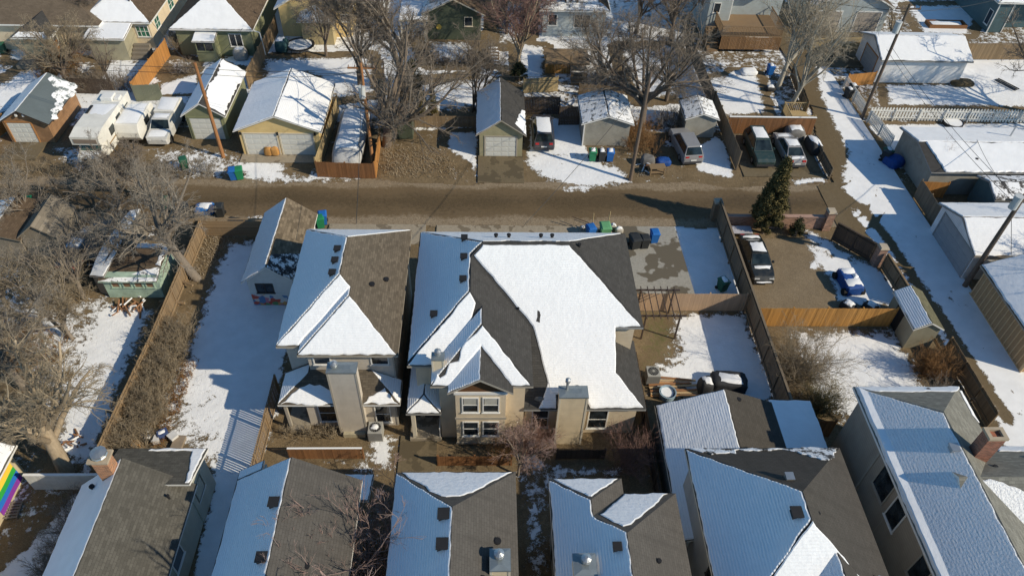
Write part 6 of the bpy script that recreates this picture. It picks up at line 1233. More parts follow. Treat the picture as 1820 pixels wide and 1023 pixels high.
    r = thing('trampoline', 'round trampoline edged in dark padding with snow by the yellow cottage', 'trampoline', A(535, 88), 0, local=True); m = MB(); a = np.linspace(0, 2*math.pi, 25)[:-1]; loft(m, [[(p*math.cos(t), p*math.sin(t), z) for t in a] for p, z in ((1.5, .5), (1.5, .58), (1.25, .58), (1.25, .5), (1.5, .5))], False); m.build('frame_pad', black, r); MB().cyl(0, 0, .5, .54, 1.25, 24).build('mat', MATS['cover_snow'], r)
    for k in range(6): a_ = k*math.pi/3; MB().cyl(1.4*math.cos(a_), 1.4*math.sin(a_), 0, .5, .03, 6).build('leg', black, r)
    r = thing('wagon_wheel_ring', 'snow-filled round fire ring below the white picket fence', 'fire ring', A(1692, 221), 0, local=True); m = MB(); loft(m, [[(p*math.cos(t), p*math.sin(t), z) for t in a] for p, z in ((.95, 0), (.95, .3), (.85, .3), (.85, .05))], False); m.build('rim', black, r); MB().cyl(0, 0, .1, .27, .84, 20).build('snow_layer', MATS['cover_snow'], r)
    r = thing('garden_rack', 'three dark rails lying in the snow at the right edge', 'rack', A(1788, 152), .5, local=True)
    for k in range(3): MB().box(-.3+.3*k, -.22+.3*k, -1.2, 1.2, .05, .14).build('rail', black, r)
    lump('compost_heap', 'low brown compost heap of twigs beside the white garage wall', 'compost', A(1708, 150), (2.4, 1.3, .45), plain('compost', (.12, .09, .05), .9, .4, 8, 0, .05), 41, False)
    q = P2([(1660, 88), (1712, 84)]); r = thing('raised_bed', 'snow-filled wooden raised bed in the upper right yard', 'planter', (*at(1680, 46)[:2], 0), .0, local=True)
    for a in ((-2.2, 2.2, -.7, -.6), (-2.2, 2.2, .6, .7), (-2.2, -2.1, -.6, .6), (2.1, 2.2, -.6, .6)): MB().box(*a, 0, .4).build('board', w_red, r)
    snowslab(r, [(-2.1, -.6, .3), (2.1, -.6, .3), (2.1, .6, .3), (-2.1, .6, .3)], .1, 6)
clutter()

# ------------------------------------------------------------------ utility poles and wires
def poles():
    pw = bark('pole_wood', (.16, .10, .06), (.26, .17, .11)); po = bark('pole_wood_orange', (.25, .11, .045), (.36, .18, .08)); pg = bark('pole_wood_grey', (.10, .075, .06), (.17, .13, .10)); tr = plain('transformer_grey', (.5, .53, .54), .5, .1)
    def pole(label, b, t, h, r, mat, arm=True, trans=None, kick=0):
        b = np.array(at(*b)); 
        top = np.array(at(*t, h)); top = np.array((top[0], top[1], h)); o = thing('utility_pole', label, 'utility pole', b); MB().tube([(*b[:2], -.2), tuple(b*.5+top*.5), tuple(top)], [r, r*.85, r*.7], 10).build('pole', mat, o)
        if arm: MB().seg((top[0]-1.1, top[1]), (top[0]+1.1, top[1]), .12, h-.5, h-.38).build('crossarm', mat, o); 
        if arm:
            for dx in (-1.0, -.5, .5, 1.0): MB().cyl(top[0]+dx, top[1], h-.38, h-.2, .05, 8).build('insulator', plain('porcelain', (.35, .25, .2), .3), o)
        if trans:
            z, dx = trans; q = b+(top-b)*(z/h); MB().cyl(q[0]+dx, q[1]-.1, z-.55, z+.4, .27, 14).build('transformer', tr, o); MB().cyl(q[0]+dx, q[1]-.1, z+.4, z+.48, .29, 14).build('transformer_lid', tr, o); MB().tube([(q[0], q[1], z), (q[0]+dx, q[1]-.1, z)], .05, 6).build('bracket', black, o)
        return top
    t1 = pole('leaning orange-brown pole in front of the green single garage', (397, 279), (346, 112), 8.85, .17, po, False)
    t2 = pole('orange-brown pole with pale transformer beside the big elm', (664, 300), (641, 112), 8.8, .15, po, True, (6.6, -.15))
    t3 = pole('dark leaning pole with its foot in the snow by the trash carts', (1120, 320), (1157, 127), 9.6, .17, pg, False)
    t4 = pole('dark utility pole with pale transformer at the picket fence corner', (1531.5, 210), (1618, 7), 11.2, .17, pg, True, (9.2, -.35))
    t5 = pole('thick dark pole by the tan building with transformer at the right edge', (1714, 509), (1822, 346), 8.5, .2, pg, True, (8.0, -.4)); 
    wm = plain('wire_black', (.03, .03, .03), .6)
    def wire(a, b, sag, label):
        pts = [a*(1-t)+b*t-np.array((0, 0, sag*4*t*(1-t))) for t in np.linspace(0, 1, 14)]; o = MB().tube(pts, .02, 4).build('power_line', wm); tag(o, label, 'power line', 'overhead lines')
    z = np.array
    for k in (0, 1): wire(t1-z((0, 0, .4+.5*k)), z((-62., 58., 8.2-.5*k)), .5, ['upper overhead wire left of the leaning orange pole', 'lower overhead wire left of the leaning orange pole'][k]); wire(t1-z((0, 0, .4+.5*k)), t2-z((0, 0, .3+.5*k)), .4, ['upper overhead wire between the two orange poles', 'lower overhead wire between the two orange poles'][k]); wire(t2-z((0, 0, .3+.5*k)), t3-z((0, 0, .3+.5*k)), .5, ['upper overhead wire from the elm pole to the dark leaning pole', 'lower overhead wire from the elm pole to the dark leaning pole'][k])
    wire(t4-z((0, 0, 4.)), t5-z((0, 0, .5)), .5, 'overhead wire between the two right-hand transformer poles'); wire(t4-z((.4, 0, 4.2)), t5-z((.4, 0, .7)), .5, 'second overhead wire between the two right-hand transformer poles')
    for k, (a, b) in enumerate(((t2, (-17.6, 61, 4.1)), (t2, (-4, 75.4, 4.2)), (t1, (-24.5, 71, 3.0)), (t1, (-34.5, 73, 3.0)), (t3, (10.6, 60, 3.2)), (t3, (24.2, 77, 5.5)), (t3, (1.2, 60.6, 3.9)), (t2, (-8.5, 37, 6.4)), (t3, (2.5, 37, 6.4)), (t4, (24.5, 77.5, 5.8)), (t4, (57.5, 79.5, 3.8)), (t4, (44, 78.4, 3.4)), (t5, (42, 52.5, 3.1)))):
        wire(a-z((0, 0, .7)), z(b)+z((0, 0, .1)), .35, ['service wire from the elm pole to the yellow double garage', 'service wire from the elm pole to the dark green gable', 'service wire from the leaning pole to the green bungalow', 'service wire from the leaning pole to the beige bungalow', 'service wire from the dark leaning pole to the stucco garage', 'service wire from the dark leaning pole to the tall grey house', 'service wire from the dark leaning pole to the khaki garage', 'service wire from the elm pole to the taupe house', 'service wire from the dark leaning pole to the beige house', 'service wire from the picket fence pole to the tall grey house', 'service wire from the picket fence pole to the teal house', 'service wire from the picket fence pole to the alley-head garage', 'service wire from the thick pole to the long white outbuilding'][k])
    MB().tube([t5-z((.1, 0, 1.6)), z((37.6, 38.0, 3.2))], .02, 5).build('guy_wire', wm)
    bpy.data.objects['guy_wire']['label'] = 'taut guy wire beside the thick pole'; bpy.data.objects['guy_wire']['category'] = 'wire'
poles()

# ------------------------------------------------------------------ bare trees, bushes and conifers
def unit(v): return v/np.maximum(1e-9, np.linalg.norm(v, axis=-1, keepdims=True))
def grow(rng, P0, D0, L, R0, k, jit, up, tip=.35):
    """n branches at once: polylines of k points from P0 along D0; up bends them skywards"""
    n = len(P0); P = np.zeros((n, k, 3)); P[:, 0] = P0; D = unit(D0); st = (L/(k-1))[:, None]
    for i in range(1, k):
        D = unit(D+rng.normal(0, jit, (n, 3))+np.array((0, 0, up))); P[:, i] = P[:, i-1]+D*st
    R = R0[:, None]*np.linspace(1, tip, k)[None, :]; return P, R
def spawn(rng, P, R, m, t0, t1, ang, lr, rr, L, flat=0.0):
    n, k, _ = P.shape; t = rng.uniform(t0, t1, (n, m))**.85; x = t*(k-1); i = np.minimum(x.astype(int), k-2); f = (x-i)[..., None]; r = np.arange(n)[:, None]
    A, B = P[r, i], P[r, i+1]; p = A*(1-f)+B*f; T = unit(B-A); rad = R[r, i]*(1-f[..., 0])+R[r, i+1]*f[..., 0]
    q = rng.normal(0, 1, T.shape); q -= (q*T).sum(-1, keepdims=True)*T; q = unit(q); a = np.radians(rng.uniform(ang[0], ang[1], t.shape))[..., None]
    D = T*np.cos(a)+q*np.sin(a); D[..., 2] *= 1-flat; Ln = L[:, None]*lr*(1.15-.55*t)*rng.uniform(.65, 1.25, t.shape)
    return p.reshape(-1, 3), D.reshape(-1, 3), Ln.ravel(), np.minimum(rad*rr, rad*.85).ravel()
def tubes(PR, sides):
    V = []; F = []; off = 0
    for (P, R), s in zip(PR, sides):
        n, k, _ = P.shape; T = np.empty_like(P); T[:, 1:-1] = P[:, 2:]-P[:, :-2]; T[:, 0] = P[:, 1]-P[:, 0]; T[:, -1] = P[:, -1]-P[:, -2]; T = unit(T)
        ref = np.where(np.abs(T[:, :1, 2:3]) < .8, np.array((0, 0, 1.)), np.array((1., 0, 0))); U = unit(np.cross(T, np.broadcast_to(ref, T.shape))); W_ = np.cross(T, U)
        a = np.arange(s)*2*np.pi/s; ring = P[:, :, None]+R[:, :, None, None]*(np.cos(a)[:, None]*U[:, :, None]+np.sin(a)[:, None]*W_[:, :, None])
        V.append(ring.reshape(-1, 3)); i = np.arange(n*k*s).reshape(n, k, s)+off; j = np.roll(i, -1, 2)
        F.append(np.stack([i[:, :-1], j[:, :-1], j[:, 1:], i[:, 1:]], -1).reshape(-1, 4)); off += n*k*s
    return np.concatenate(V), F
bk_grey = bark('bark_grey', (.13, .11, .09), (.26, .22, .18)); bk_brown = bark('bark_brown', (.09, .07, .055), (.19, .15, .115)); bk_pale = bark('bark_pale', (.30, .27, .22), (.50, .46, .38)); bk_tan = bark('bark_tan', (.22, .17, .115), (.42, .34, .24), 4)
tw_brown = bark('twigs_brown', (.155, .13, .105), (.25, .21, .17)); tw_tan = bark('twigs_tan', (.22, .18, .125), (.34, .28, .20)); tw_red = bark('twigs_red', (.17, .095, .08), (.26, .17, .145)); tw_pink = bark('twigs_pink', (.22, .15, .13), (.38, .28, .25)); tw_grey = bark('twigs_grey', (.19, .165, .135), (.31, .275, .23)); tw_pale = bark('twigs_pale', (.28, .24, .18), (.44, .39, .31)); tw_rust = bark('twigs_rust', (.18, .095, .04), (.28, .16, .07))
MESHES = {}
def tree(name, label, base, h, r0, seed, tm=bk_grey, cm=tw_brown, lean=(0, 0), fork=.28, limbs=8, spread=(22, 52), dens=1.0, reach=.8, up=.06, upt=.03, twig=.009, rz=0.0, key=None, stems=1, group=None, lv=(7, 8, 6), scale=1.0, tight=1.0):
    loc = (float(base[0]), float(base[1]), 0.0); r = thing(name, label, 'tree' if 'bush' not in name and 'shrub' not in name else 'bush', loc, rz, group, local=True)
    if key and key in MESHES: a, b = MESHES[key]
    else:
        rng = np.random.default_rng(seed); z = np.zeros((stems, 3)); d = np.tile(np.array((lean[0], lean[1], 1.)), (stems, 1))
        if stems > 1: z[:, :2] = rng.normal(0, .18, (stems, 2)); d[:, :2] += rng.normal(0, .22, (stems, 2))
        L0 = np.full(stems, h*fork)*rng.uniform(.9, 1.1, stems); t0 = grow(rng, z-np.array((0, 0, .15)), d, L0, np.full(stems, r0), 6, .05, .02, .7)
        p, D, L, R = spawn(rng, *t0, limbs, .55, 1, spread, (1-fork)/fork*reach, .62, L0); l1 = grow(rng, p, D, L, R, 7, .13, up, .3)
        p, D, L, R = spawn(rng, *l1, int(lv[0]*dens), .22, 1, (25*tight, 58*tight), .46, .55, L); l2 = grow(rng, p, D, L, np.maximum(R, twig*1.6), 5, .16, upt, .35)
        p, D, L, R = spawn(rng, *l2, int(lv[1]*dens), .15, 1, (25*tight, 62*tight), .48, .55, L); l3 = grow(rng, p, D, L, np.clip(R, twig, twig*2), 3, .2, upt, .5)
        p, D, L, R = spawn(rng, *l3, int(lv[2]*dens), .1, 1, (25*tight, 65*tight), .55, .7, L); l4 = grow(rng, p, D, L, np.full(len(L), twig*.75), 2, .2, upt, .6)
        v, f = tubes([t0, l1], [10, 7]); a = newmesh('trunk', v, f, True); a.materials.append(tm); v, f = tubes([l2, l3, l4], [4, 3, 3]); b = newmesh('crown', v, f, False); b.materials.append(cm)
        if key: MESHES[key] = (a, b)
    for nm, me in (('trunk', a), ('crown', b)): o = bpy.data.objects.new(nm, me); COL.objects.link(o); o.parent = r
    r.scale = (scale,)*3; return r
def bush(label, base, size, n, seed, cm=tw_brown, spread=.5, name='bush', area=None, lv=(6, 5), twig=.009, rz=0, key=None, scale=1.0, cat=None):
    r = thing(name, label, cat or 'bush', (float(base[0]), float(base[1]), 0.0), rz, local=True)
    if key and key in MESHES: me = MESHES[key]
    else:
        n = int(n*.8); rng = np.random.default_rng(seed); ar = area or (size*.2, size*.2); P = np.zeros((n, 3)); P[:, 0] = rng.uniform(-ar[0], ar[0], n); P[:, 1] = rng.uniform(-ar[1], ar[1], n)
        if not area: P[:, :2] = rng.normal(0, size*.12, (n, 2))
        D = np.stack([rng.normal(0, spread, n), rng.normal(0, spread, n), np.ones(n)], -1); L = size*rng.uniform(.55, 1.1, n); l0 = grow(rng, P, D, L, np.full(n, twig*2), 5, .15, .05, .3)
        p, D, L, R = spawn(rng, *l0, lv[0], .15, 1, (20, 55), .5, .6, L); l1 = grow(rng, p, D, L, np.full(len(L), twig*1.1), 3, .18, .03, .5)
        p, D, L, R = spawn(rng, *l1, lv[1], .15, 1, (20, 60), .5, .6, L); l2 = grow(rng, p, D, L, np.full(len(L), twig*.8), 2, .2, .0, .6); v, f = tubes([l0, l1, l2], [5, 3, 3]); me = newmesh('twigs', v, f, False); me.materials.append(cm)
        if key: MESHES[key] = me
    o = bpy.data.objects.new('twigs', me); COL.objects.link(o); o.parent = r; r.scale = (scale,)*3; return r
def leafy(parent, nm, rng, pos, nrm, size, mat):
    """small leaf-sized cards around given points"""
    n = len(pos); u = unit(np.cross(nrm, rng.normal(0, 1, (n, 3)))); v = np.cross(nrm, u); s = (size*rng.uniform(.6, 1.4, n))[:, None]
    q = np.stack([pos-u*s*.5, pos+v*s*.35, pos+u*s*.5, pos-v*s*.35], 1).reshape(-1, 3); me = newmesh(nm, q, [np.arange(n*4).reshape(n, 4)], False); me.materials.append(mat); o = bpy.data.objects.new(nm, me); COL.objects.link(o); o.parent = parent; return o
def needles(name, a, b):
    if name in MATS: return MATS[name]
    t = NT(name); i = t.node('NewGeometry').outputs['Random Per Island']; n = t.noise(1.4, 3, t.obj()); MATS[name] = t.out(t.mix(t.ramp(t.math('ADD', t.math('MULTIPLY', i, .6), t.math('MULTIPLY', n, .5)), .3, .8), a, b), .8); return MATS[name]
def conifer(label, base, h, rad, seed, mat, n=9000, name='spruce_tree', size=.16):
    r = thing(name, label, 'tree', (float(base[0]), float(base[1]), 0), local=True); rng = np.random.default_rng(seed); MB().tube([(0, 0, -.1), (0, 0, h*.55), (0, 0, h*.97)], [.17, .1, .02], 8).build('trunk', bk_brown, r)
    nb = int(60*h/6); P0 = []; D0 = []; L = []
    for i in range(nb*3): t = rng.uniform(.06, .98); a = rng.uniform(0, 2*np.pi); P0.append((0, 0, h*t)); D0.append((math.cos(a), math.sin(a), .25+.5*t)); L.append(rad*((1-t)**.8*(.72+.28*min(1, t*4)))*rng.uniform(.86, 1.1)+.08)
    P, R = grow(rng, np.array(P0), np.array(D0), np.array(L), np.full(len(L), .02), 5, .12, .05, .3); v, f = tubes([(P, R)], [4]); me = newmesh('branches', v, f); me.materials.append(bk_brown); o = bpy.data.objects.new('branches', me); COL.objects.link(o); o.parent = r
    w_ = np.array(L)/np.sum(L); bi = rng.choice(len(L), n, p=w_); t = rng.uniform(.12, 1.02, n)**.5*(4-1e-6); i = np.minimum(t.astype(int), 3); fr = (t-i)[:, None]; pos = P[bi, i]*(1-fr)+P[bi, i+1]*fr+rng.normal(0, .09, (n, 3)); leafy(r, 'foliage', rng, pos, unit(rng.normal(0, 1, (n, 3))+np.array((0, 0, .6))), size, mat); return r
def trees():
    A = lambda x, y: at(x, y)[:2]
    n_dark = needles('needles_dark', (.018, .026, .012), (.07, .075, .03)); n_olive = needles('needles_olive', (.055, .054, .02), (.19, .15, .058))
    conifer('tall olive-green spruce standing behind the pink brick wall', (21.95, 43.85), 7.2, 1.55, 1, n_olive, 72000, size=.12); conifer('small green spruce in the gravel yard corner', A(1412, 418), 1.7, .6, 2, n_dark, 2600, size=.1)
    conifer('left one of two slim dark cypress columns behind the brown fence', A(752, 206), 2.6, .55, 3, n_olive, 2200, 'cypress_tree', .11); conifer('right one of two slim dark cypress columns behind the brown fence', A(770, 205), 2.9, .5, 4, n_olive, 2200, 'cypress_tree', .11)
    conifer('dark evergreen shrub below the raised deck', A(922, 142), 1.8, 1.1, 5, n_dark, 3500, 'evergreen_tree', .12); conifer('dark evergreen beside the elm above the cypresses', A(735, 160), 3.2, 1.3, 6, n_dark, 3500, 'evergreen_tree', .13)
    # big trees
    tree('elm_tree', 'huge fan-shaped elm behind the covered trailer', (-8.9, 55.4), 15, .45, 11, bk_brown, tw_brown, (.05, 0), .18, 17, (26, 74), 1.1, .98, .03, .02, .013)
    tree('cottonwood_tree', 'massive pale-trunked cottonwood leaning over the left yard', (-23.9, 22.6), 13.0, .44, 12, bk_tan, tw_tan, (-.12, .2), .33, 11, (15, 62), 1.3, .85, .02, .0, .010)
    tree('elm_tree', 'leaning elm by the lane whose limbs reach left over the sheds', (-20.85, 38.4), 13, .34, 13, bk_grey, tw_grey, (-.32, .05), .33, 10, (25, 65), 1.2, .85, .03, .0, .012)
    tree('bare_tree', 'dense grey tree crowding the left edge above the garden', A(45, 690), 10.0, .26, 14, bk_grey, tw_grey, (-.1, .15), .3, 10, (20, 60), 1.0, .85, .03, .0, .010)
    tree('bare_tree', 'bare tree with grey twigs at the left edge beside the plank shed', A(20, 560), 9, .2, 15, bk_grey, tw_grey, (.1, .05), .3, 9, (20, 60), 1.0, .9, .03, .0, .010)
    tree('bare_tree', 'many-stemmed grey tree between the plank shed and the garden', A(120, 600), 8, .13, 16, bk_grey, tw_tan, (0, .1), .3, 7, (18, 55), 1.1, .9, .05, .02, .009, stems=3)
    tree('bare_tree', 'round bare tree in front of the motorhome and pickup', A(255, 350), 8.0, .18, 17, bk_grey, tw_brown, (0, .08), .22, 11, (22, 60), 1.2, .85, .04, .02, .012)
    tree('bare_tree', 'second bare tree leaning over the snow by the lane left of the leaning pole', A(215, 400), 9.0, .2, 18, bk_grey, tw_grey, (.1, .2), .3, 9, (22, 60), 1.15, .85, .04, .0, .010)
    tree('sapling', 'thin sapling in the rough ground before the log garage', A(105, 345), 3.2, .05, 19, bk_grey, tw_grey, (0, 0), .35, 7, (20, 50), .6, .8, .05, .03, .008, lv=(5, 4, 3))
    tree('bare_tree', 'tall bushy tree between top left bungalow and beige bungalow', A(118, 150), 10, .2, 20, bk_brown, tw_tan, (0, .1), .2, 13, (15, 50), 1.25, .85, .05, .03, .011)
    tree('bare_tree', 'small tree with open crown before the beige bungalow porch', A(195, 150), 6.0, .14, 21, bk_brown, tw_brown, (0, .05), .32, 8, (18, 50), .85, .85, .05, .03, .010)
    tree('bare_tree', 'brown leafless tree at the very top left', A(55, 40), 8.0, .2, 22, bk_brown, tw_tan, (0, 0), .25, 9, (18, 50), .9, .85, .05, .03, .012)
    tree('bare_tree', 'dark bare tree with upright limbs behind the big elm', A(640, 150), 15.0, .26, 23, bk_brown, tw_brown, (0, .05), .22, 11, (12, 42), 1.2, .85, .06, .03, .015)
    tree('bare_tree', 'tall double-trunked grey tree right of the big elm', A(712, 160), 16.0, .32, 24, bk_grey, tw_brown, (.02, .02), .35, 8, (12, 40), 1.15, .75, .06, .03, .014, stems=2)
    tree('bare_tree', 'slender many-stemmed tree left of the khaki garage', A(841, 195), 11.0, .10, 25, bk_brown, tw_brown, (.01, .02), .35, 6, (10, 30), .9, .7, .07, .03, .010, stems=5)
    tree('bare_tree', 'reddish bare tree above the tan sunlit fence', A(922, 140), 14.0, .2, 26, bk_tan, tw_red, (.08, .1), .25, 12, (15, 50), 1.25, .8, .05, .02, .014)
    tree('bare_tree', 'wide brown tree hiding the dark house with raised deck', A(1060, 165), 11.0, .2, 27, bk_brown, tw_brown, (.1, .2), .22, 12, (20, 58), 1.25, .85, .04, .02, .014)
    tree('elm_tree', 'gnarled bare elm rising behind the dark leaning pole', (14.1, 57.8), 13.5, .34, 28, bk_brown, tw_brown, (.06, .12), .3, 14, (26, 72), 1.15, .95, .03, .0, .013)
    tree('bare_tree', 'dark spreading tree over the small grey shed', (17.6, 63.5), 11, .22, 29, bk_brown, tw_brown, (0, .0), .25, 11, (22, 62), 1.2, .85, .03, .0, .011)
    tree('bare_tree', 'shadowy tree left of the tall grey house', A(1190, 78), 14.0, .24, 30, bk_brown, tw_brown, (-.05, 0), .22, 12, (18, 55), 1.3, .85, .05, .0, .016)
    tree('bare_tree', 'leafless tree behind the dark green gable house', A(960, 20), 11.0, .22, 35, bk_brown, tw_red, (0, 0), .25, 11, (18, 55), 1.25, .85, .05, .0, .012)
    tree('poplar_tree', 'pale-barked poplar with steep limbs left of the alley head', A(1382, 158), 15, .26, 31, bk_pale, tw_pale, (.04, .02), .22, 12, (8, 26), 1.15, .85, .07, .06, .011)
    tree('poplar_tree', 'pale-barked poplar growing through the wooden landing', A(1402, 196), 16.5, .24, 32, bk_pale, tw_pale, (.1, .0), .25, 11, (8, 24), 1.1, .8, .07, .06, .011)
    tree('bare_tree', 'tangle of tan branches behind the alley-head garage', A(1580, 70), 5.0, .15, 33, bk_tan, tw_tan, (0, 0), .25, 8, (20, 60), .8, .85, .04, .0, .011)
    for k, (px, py, sc_, lb) in enumerate(((150, 530, .95, 'pale grey tree over the black wagon'), (235, 480, .8, 'pale grey tree between lean-to and mint shed'), (60, 400, .85, 'pale tree at the lane edge above the plank shed'))):
        tree('bare_tree', lb, A(px, py), 9.0, .17, 80+k % 2, bk_grey, tw_grey, (.02, .1), .25, 10, (20, 60), 1.1, .9, .03, .0, .010, rz=k*1.9, key='pale%d' % (k % 2), scale=sc_)
    for k, (px, py, sc_, lb) in enumerate(((800, 60, 1.0, 'brown tree before the dark green gable house'), (1010, 60, 1.1, 'brown tree before the dark house'), (580, 100, .9, 'brown tree left of the yellow cottage porch'), (1130, 60, 1.1, 'brown tree at the shaded yard top'), (160, 60, .8, 'brown tree between the two bungalows at top left'), (900, 60, .9, 'brown tree beside the garden steps'))):
        tree('bare_tree', lb, A(px, py), 11.0, .2, 90+k % 2, bk_brown, tw_brown, (.0, .05), .22, 11, (16, 52), 1.15, .88, .04, .0, .014, rz=k*2.3, key='far%d' % (k % 2), scale=sc_)
    # foreground
    tree('birch_tree', 'pinkish many-stemmed birch rising between the two bottom houses', (-5.1, 16.0), 8.5, .08, 36, tw_pink, tw_pink, (0, .02), .3, 7, (14, 42), .9, .85, .05, .03, .009, stems=4, lv=(6, 6, 4), tight=.65)
    tree('birch_tree', 'thin pink-twigged birch in front of the bare taupe roof slope', (-5.5, 14.6), 11.0, .09, 37, tw_pink, tw_pink, (-.24, .06), .35, 9, (14, 52), 1.0, .85, .04, .01, .010, stems=3, lv=(5, 5, 3), tight=.62)
    tree('birch_tree', 'small pinkish birch sapling behind the gap between the bottom houses', (-5.0, 19.4), 5.5, .05, 77, tw_pink, tw_pink, (0, .02), .3, 7, (14, 45), .9, .85, .05, .03, .009, stems=2)
    tree('crabapple_tree', 'small reddish crabapple before the twin-window bay', (1.9, 22.3), 6.2, .08, 38, bk_grey, tw_pink, (0, .02), .22, 10, (10, 40), 1.0, .85, .05, .03, .009)
    tree('shade_tree', 'tallest pinkish tree with only its top twigs showing at the bottom edge', (-4.9, 9.7), 17.0, .3, 39, tw_pink, tw_pink, (-.04, .05), .5, 8, (16, 50), .8, .85, .05, .02, .011, lv=(6, 5, 3), tight=.7)
    for k, (x, y, hh) in enumerate(((54, 62.0, 14.0), (57, 57, 12.0), (49.5, 36.0, 13.0), (47, 31.5, 11.0))): tree('shade_tree', ['bare tree outside the frame beyond the white picket fence', 'second bare tree outside the frame beyond the white picket fence', 'bare tree outside the frame behind the tan building', 'second bare tree outside the frame behind the tan building'][k], (x, y), 11, .26, 70, bk_brown, tw_brown, (0, 0), .25, 10, (20, 58), 1.0, .85, .04, .02, .016, key='shade', rz=k*1.7, scale=hh/11)
    rng = np.random.default_rng(5)
    # bushes and hedges
    bush('long brown twiggy hedge along the left yard', (-20.5, 28.6), 1.7, 620, 41, tw_tan, .26, 'hedge', (.85, 4.9), (6, 4), .009, cat='hedge')
    bush('rusty low brush along the sunny side of the hedge', (-19.2, 27.4), .5, 260, 42, tw_rust, .5, 'brush', (.5, 3.4), (4, 4), .008)
    bush('pinkish bare bush beside the siding chimney with two stems', A(1112, 828), 2.6, 70, 43, tw_red, .55, lv=(6, 5), twig=.007); bush('rusty dry shrub below the crabapple at the beige house', A(945, 800), 2.0, 90, 44, tw_red, .45, lv=(6, 5), twig=.007)
    bush('large grey-brown bush spreading over the fenced yard', (20.7, 29.4), 3.6, 110, 45, tw_tan, .6, lv=(8, 6), twig=.008); bush('olive-brown bush nearest the carport', (21.0, 26.6), 2.2, 110, 46, bark('twigs_olive', (.12, .10, .045), (.2, .17, .08)), .5, lv=(7, 5), twig=.008)
    bush('tangled brown bush below the olive shed', (29.3, 29.8), 2.0, 110, 47, tw_rust, .5, lv=(6, 5)); bush('dark brown brush at the alley fence by the grey-brown house', (28.6, 27.0), 1.8, 100, 48, tw_brown, .5, lv=(6, 5))
    bush('round pinkish bush at the end of the long white outbuilding', A(1660, 312), 3.0, 90, 49, tw_red, .5, lv=(6, 5), twig=.009)
    bush('dry grass and brush along the lane before the log garage', (-39.0, 50.8), 1.1, 320, 50, tw_tan, .5, 'brush', (9.0, .8), (3, 3), .009); bush('scrub along the near side of the lane at the left', (-33, 44.2), 1.3, 240, 51, tw_brown, .5, 'brush', (11.0, 1.0), (4, 3), .009)
    bush('grey scrub north of the lane below the motorhome', (-27.5, 50.9), 1.3, 240, 52, tw_grey, .5, 'brush', (4.5, .8), (5, 4), .009)
    bush('row of dark trimmed shrubs beside the bungalow wall', (-22.3, 16.6), 1.5, 260, 53, tw_grey, .35, 'shrub_row', (.5, 4.2), (5, 5), .008)
    bush('orange-brown cedar bushes along the fence behind the log garage', A(112, 128), 1.8, 160, 54, tw_rust, .4, 'bush', (1.6, 2.2), (5, 4), .010); bush('brown vines over the fence behind the motorhome', A(190, 160), 1.8, 200, 55, tw_brown, .4, 'brush', (3.0, .6), (5, 4), .010)
    bush('bare shrub against the green bungalow wall', A(320, 92), 2.2, 80, 56, tw_tan, .3, lv=(6, 5), twig=.010); bush('cut branches heaped on the snow behind the golden fence', A(325, 128), 1.5, 60, 57, tw_brown, 1.2, 'brush_heap', (1.2, .4), (5, 4), .010)
    bush('dry hedge before the green gable house', A(790, 112), 1.2, 180, 58, tw_brown, .5, 'bush', (3.6, .5), (5, 4), .010); bush('brush between elm and dark green shed', A(705, 200), 2.0, 120, 59, tw_brown, .5, 'bush', (1.4, .8), (5, 4), .010)
    bush('rust-brown undergrowth beside the stucco garage', A(1135, 250), 1.6, 200, 60, tw_rust, .5, 'brush', (1.2, 2.4), (5, 4), .009); bush('brown thicket behind the stucco garage', A(1080, 150), 1.8, 200, 61, tw_brown, .5, 'bush', (2.2, 1.5), (5, 4), .010)
    bush('wild brown thicket in the shaded yard by the silver van', A(1195, 225), 1.8, 120, 62, tw_brown, .5, 'bush', (1.4, 1.2), (5, 4), .009)
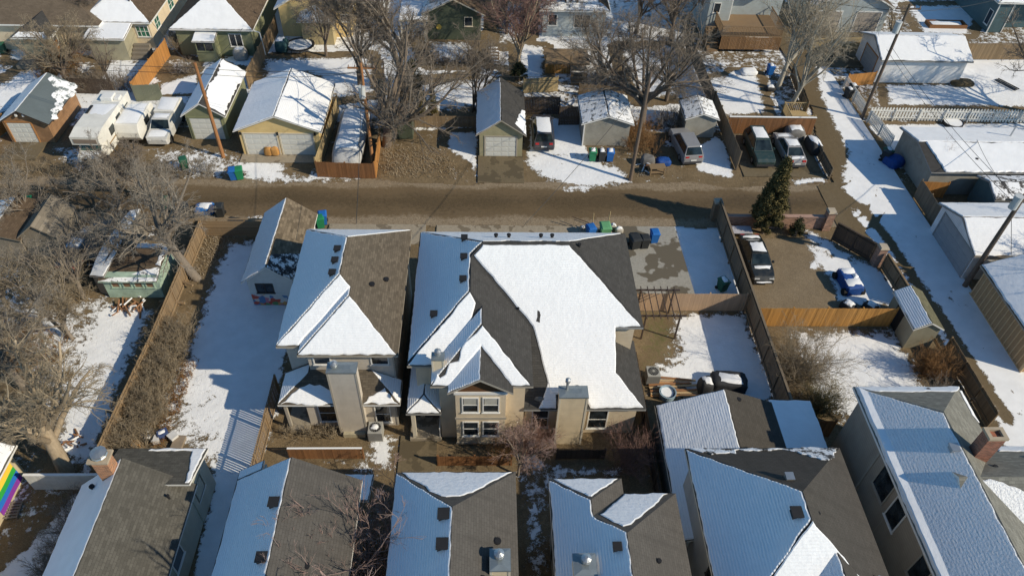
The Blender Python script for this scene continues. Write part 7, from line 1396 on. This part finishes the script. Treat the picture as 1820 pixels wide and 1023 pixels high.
    bush('rose stems against the beige house wall by the dark fence', A(905, 805), 1.6, 50, 63, tw_rust, .3, 'bush', (1.2, .2), (4, 4), .007); bush('dry stalks in the garden bed before the taupe house', A(555, 775), .9, 90, 64, tw_tan, .5, 'bush', (1.6, .3), (4, 3), .007)
    bush('low shrubs under the bare branches at the left edge', A(40, 630), 1.6, 160, 65, tw_rust, .5, 'bush', (2.4, 2.0), (4, 3), .009); bush('leggy shrubs between the garden and the lean-to', A(110, 520), 1.8, 120, 66, tw_tan, .45, 'bush', (2.2, 1.4), (5, 4), .009)
    bush('grey bushes around the big trunk in the lower left yard', A(60, 770), 1.5, 90, 67, tw_grey, .5, 'bush', (2.0, 1.6), (5, 4), .009); bush('thin shrubs between the two bottom houses', (3.0, 16.5), 1.0, 60, 68, tw_red, .4, 'bush', (.3, 2.0), (4, 4), .007) if False else None
    # tufts of dry grass on the waste ground
    n = 5200; pts = []; v = []
    for poly, k in ((P2([(655, 258), (795, 262), (830, 318), (668, 320)]), 1500), (P2([(240, 640), (300, 600), (300, 690), (250, 780), (215, 790)]), 900), (P2([(1120, 262), (1190, 280), (1185, 312), (1130, 318)]), 900), (P2([(350, 400), (430, 402), (395, 470), (330, 540)]), 800)):
        a = np.array(poly); c = 0
        while c < k:
            q = rng.uniform(a.min(0), a.max(0), (400, 2)); ok = sdist(q[:, 0], q[:, 1], poly) > rng.uniform(0, 1.6, len(q)); pts.append(q[ok]); c += int(ok.sum())
    q = np.concatenate(pts); n = len(q); a = rng.uniform(0, 6.28, n); d = np.stack([np.cos(a), np.sin(a)], -1)*.03; l = rng.normal(0, .14, (n, 2)); hh = rng.uniform(.05, .26, n)
    b0 = np.concatenate([q-d, np.zeros((n, 1))], 1); b1 = np.concatenate([q+d, np.zeros((n, 1))], 1); tp = np.concatenate([q+l, hh[:, None]], 1); me = newmesh('dry_grass', np.stack([b0, b1, tp], 1).reshape(-1, 3), [np.arange(n*3).reshape(n, 3)]); o = link('dry_grass', me, tw_tan); tag(o, 'dry rusty grass on the waste ground by the lane', kind='stuff')
trees()
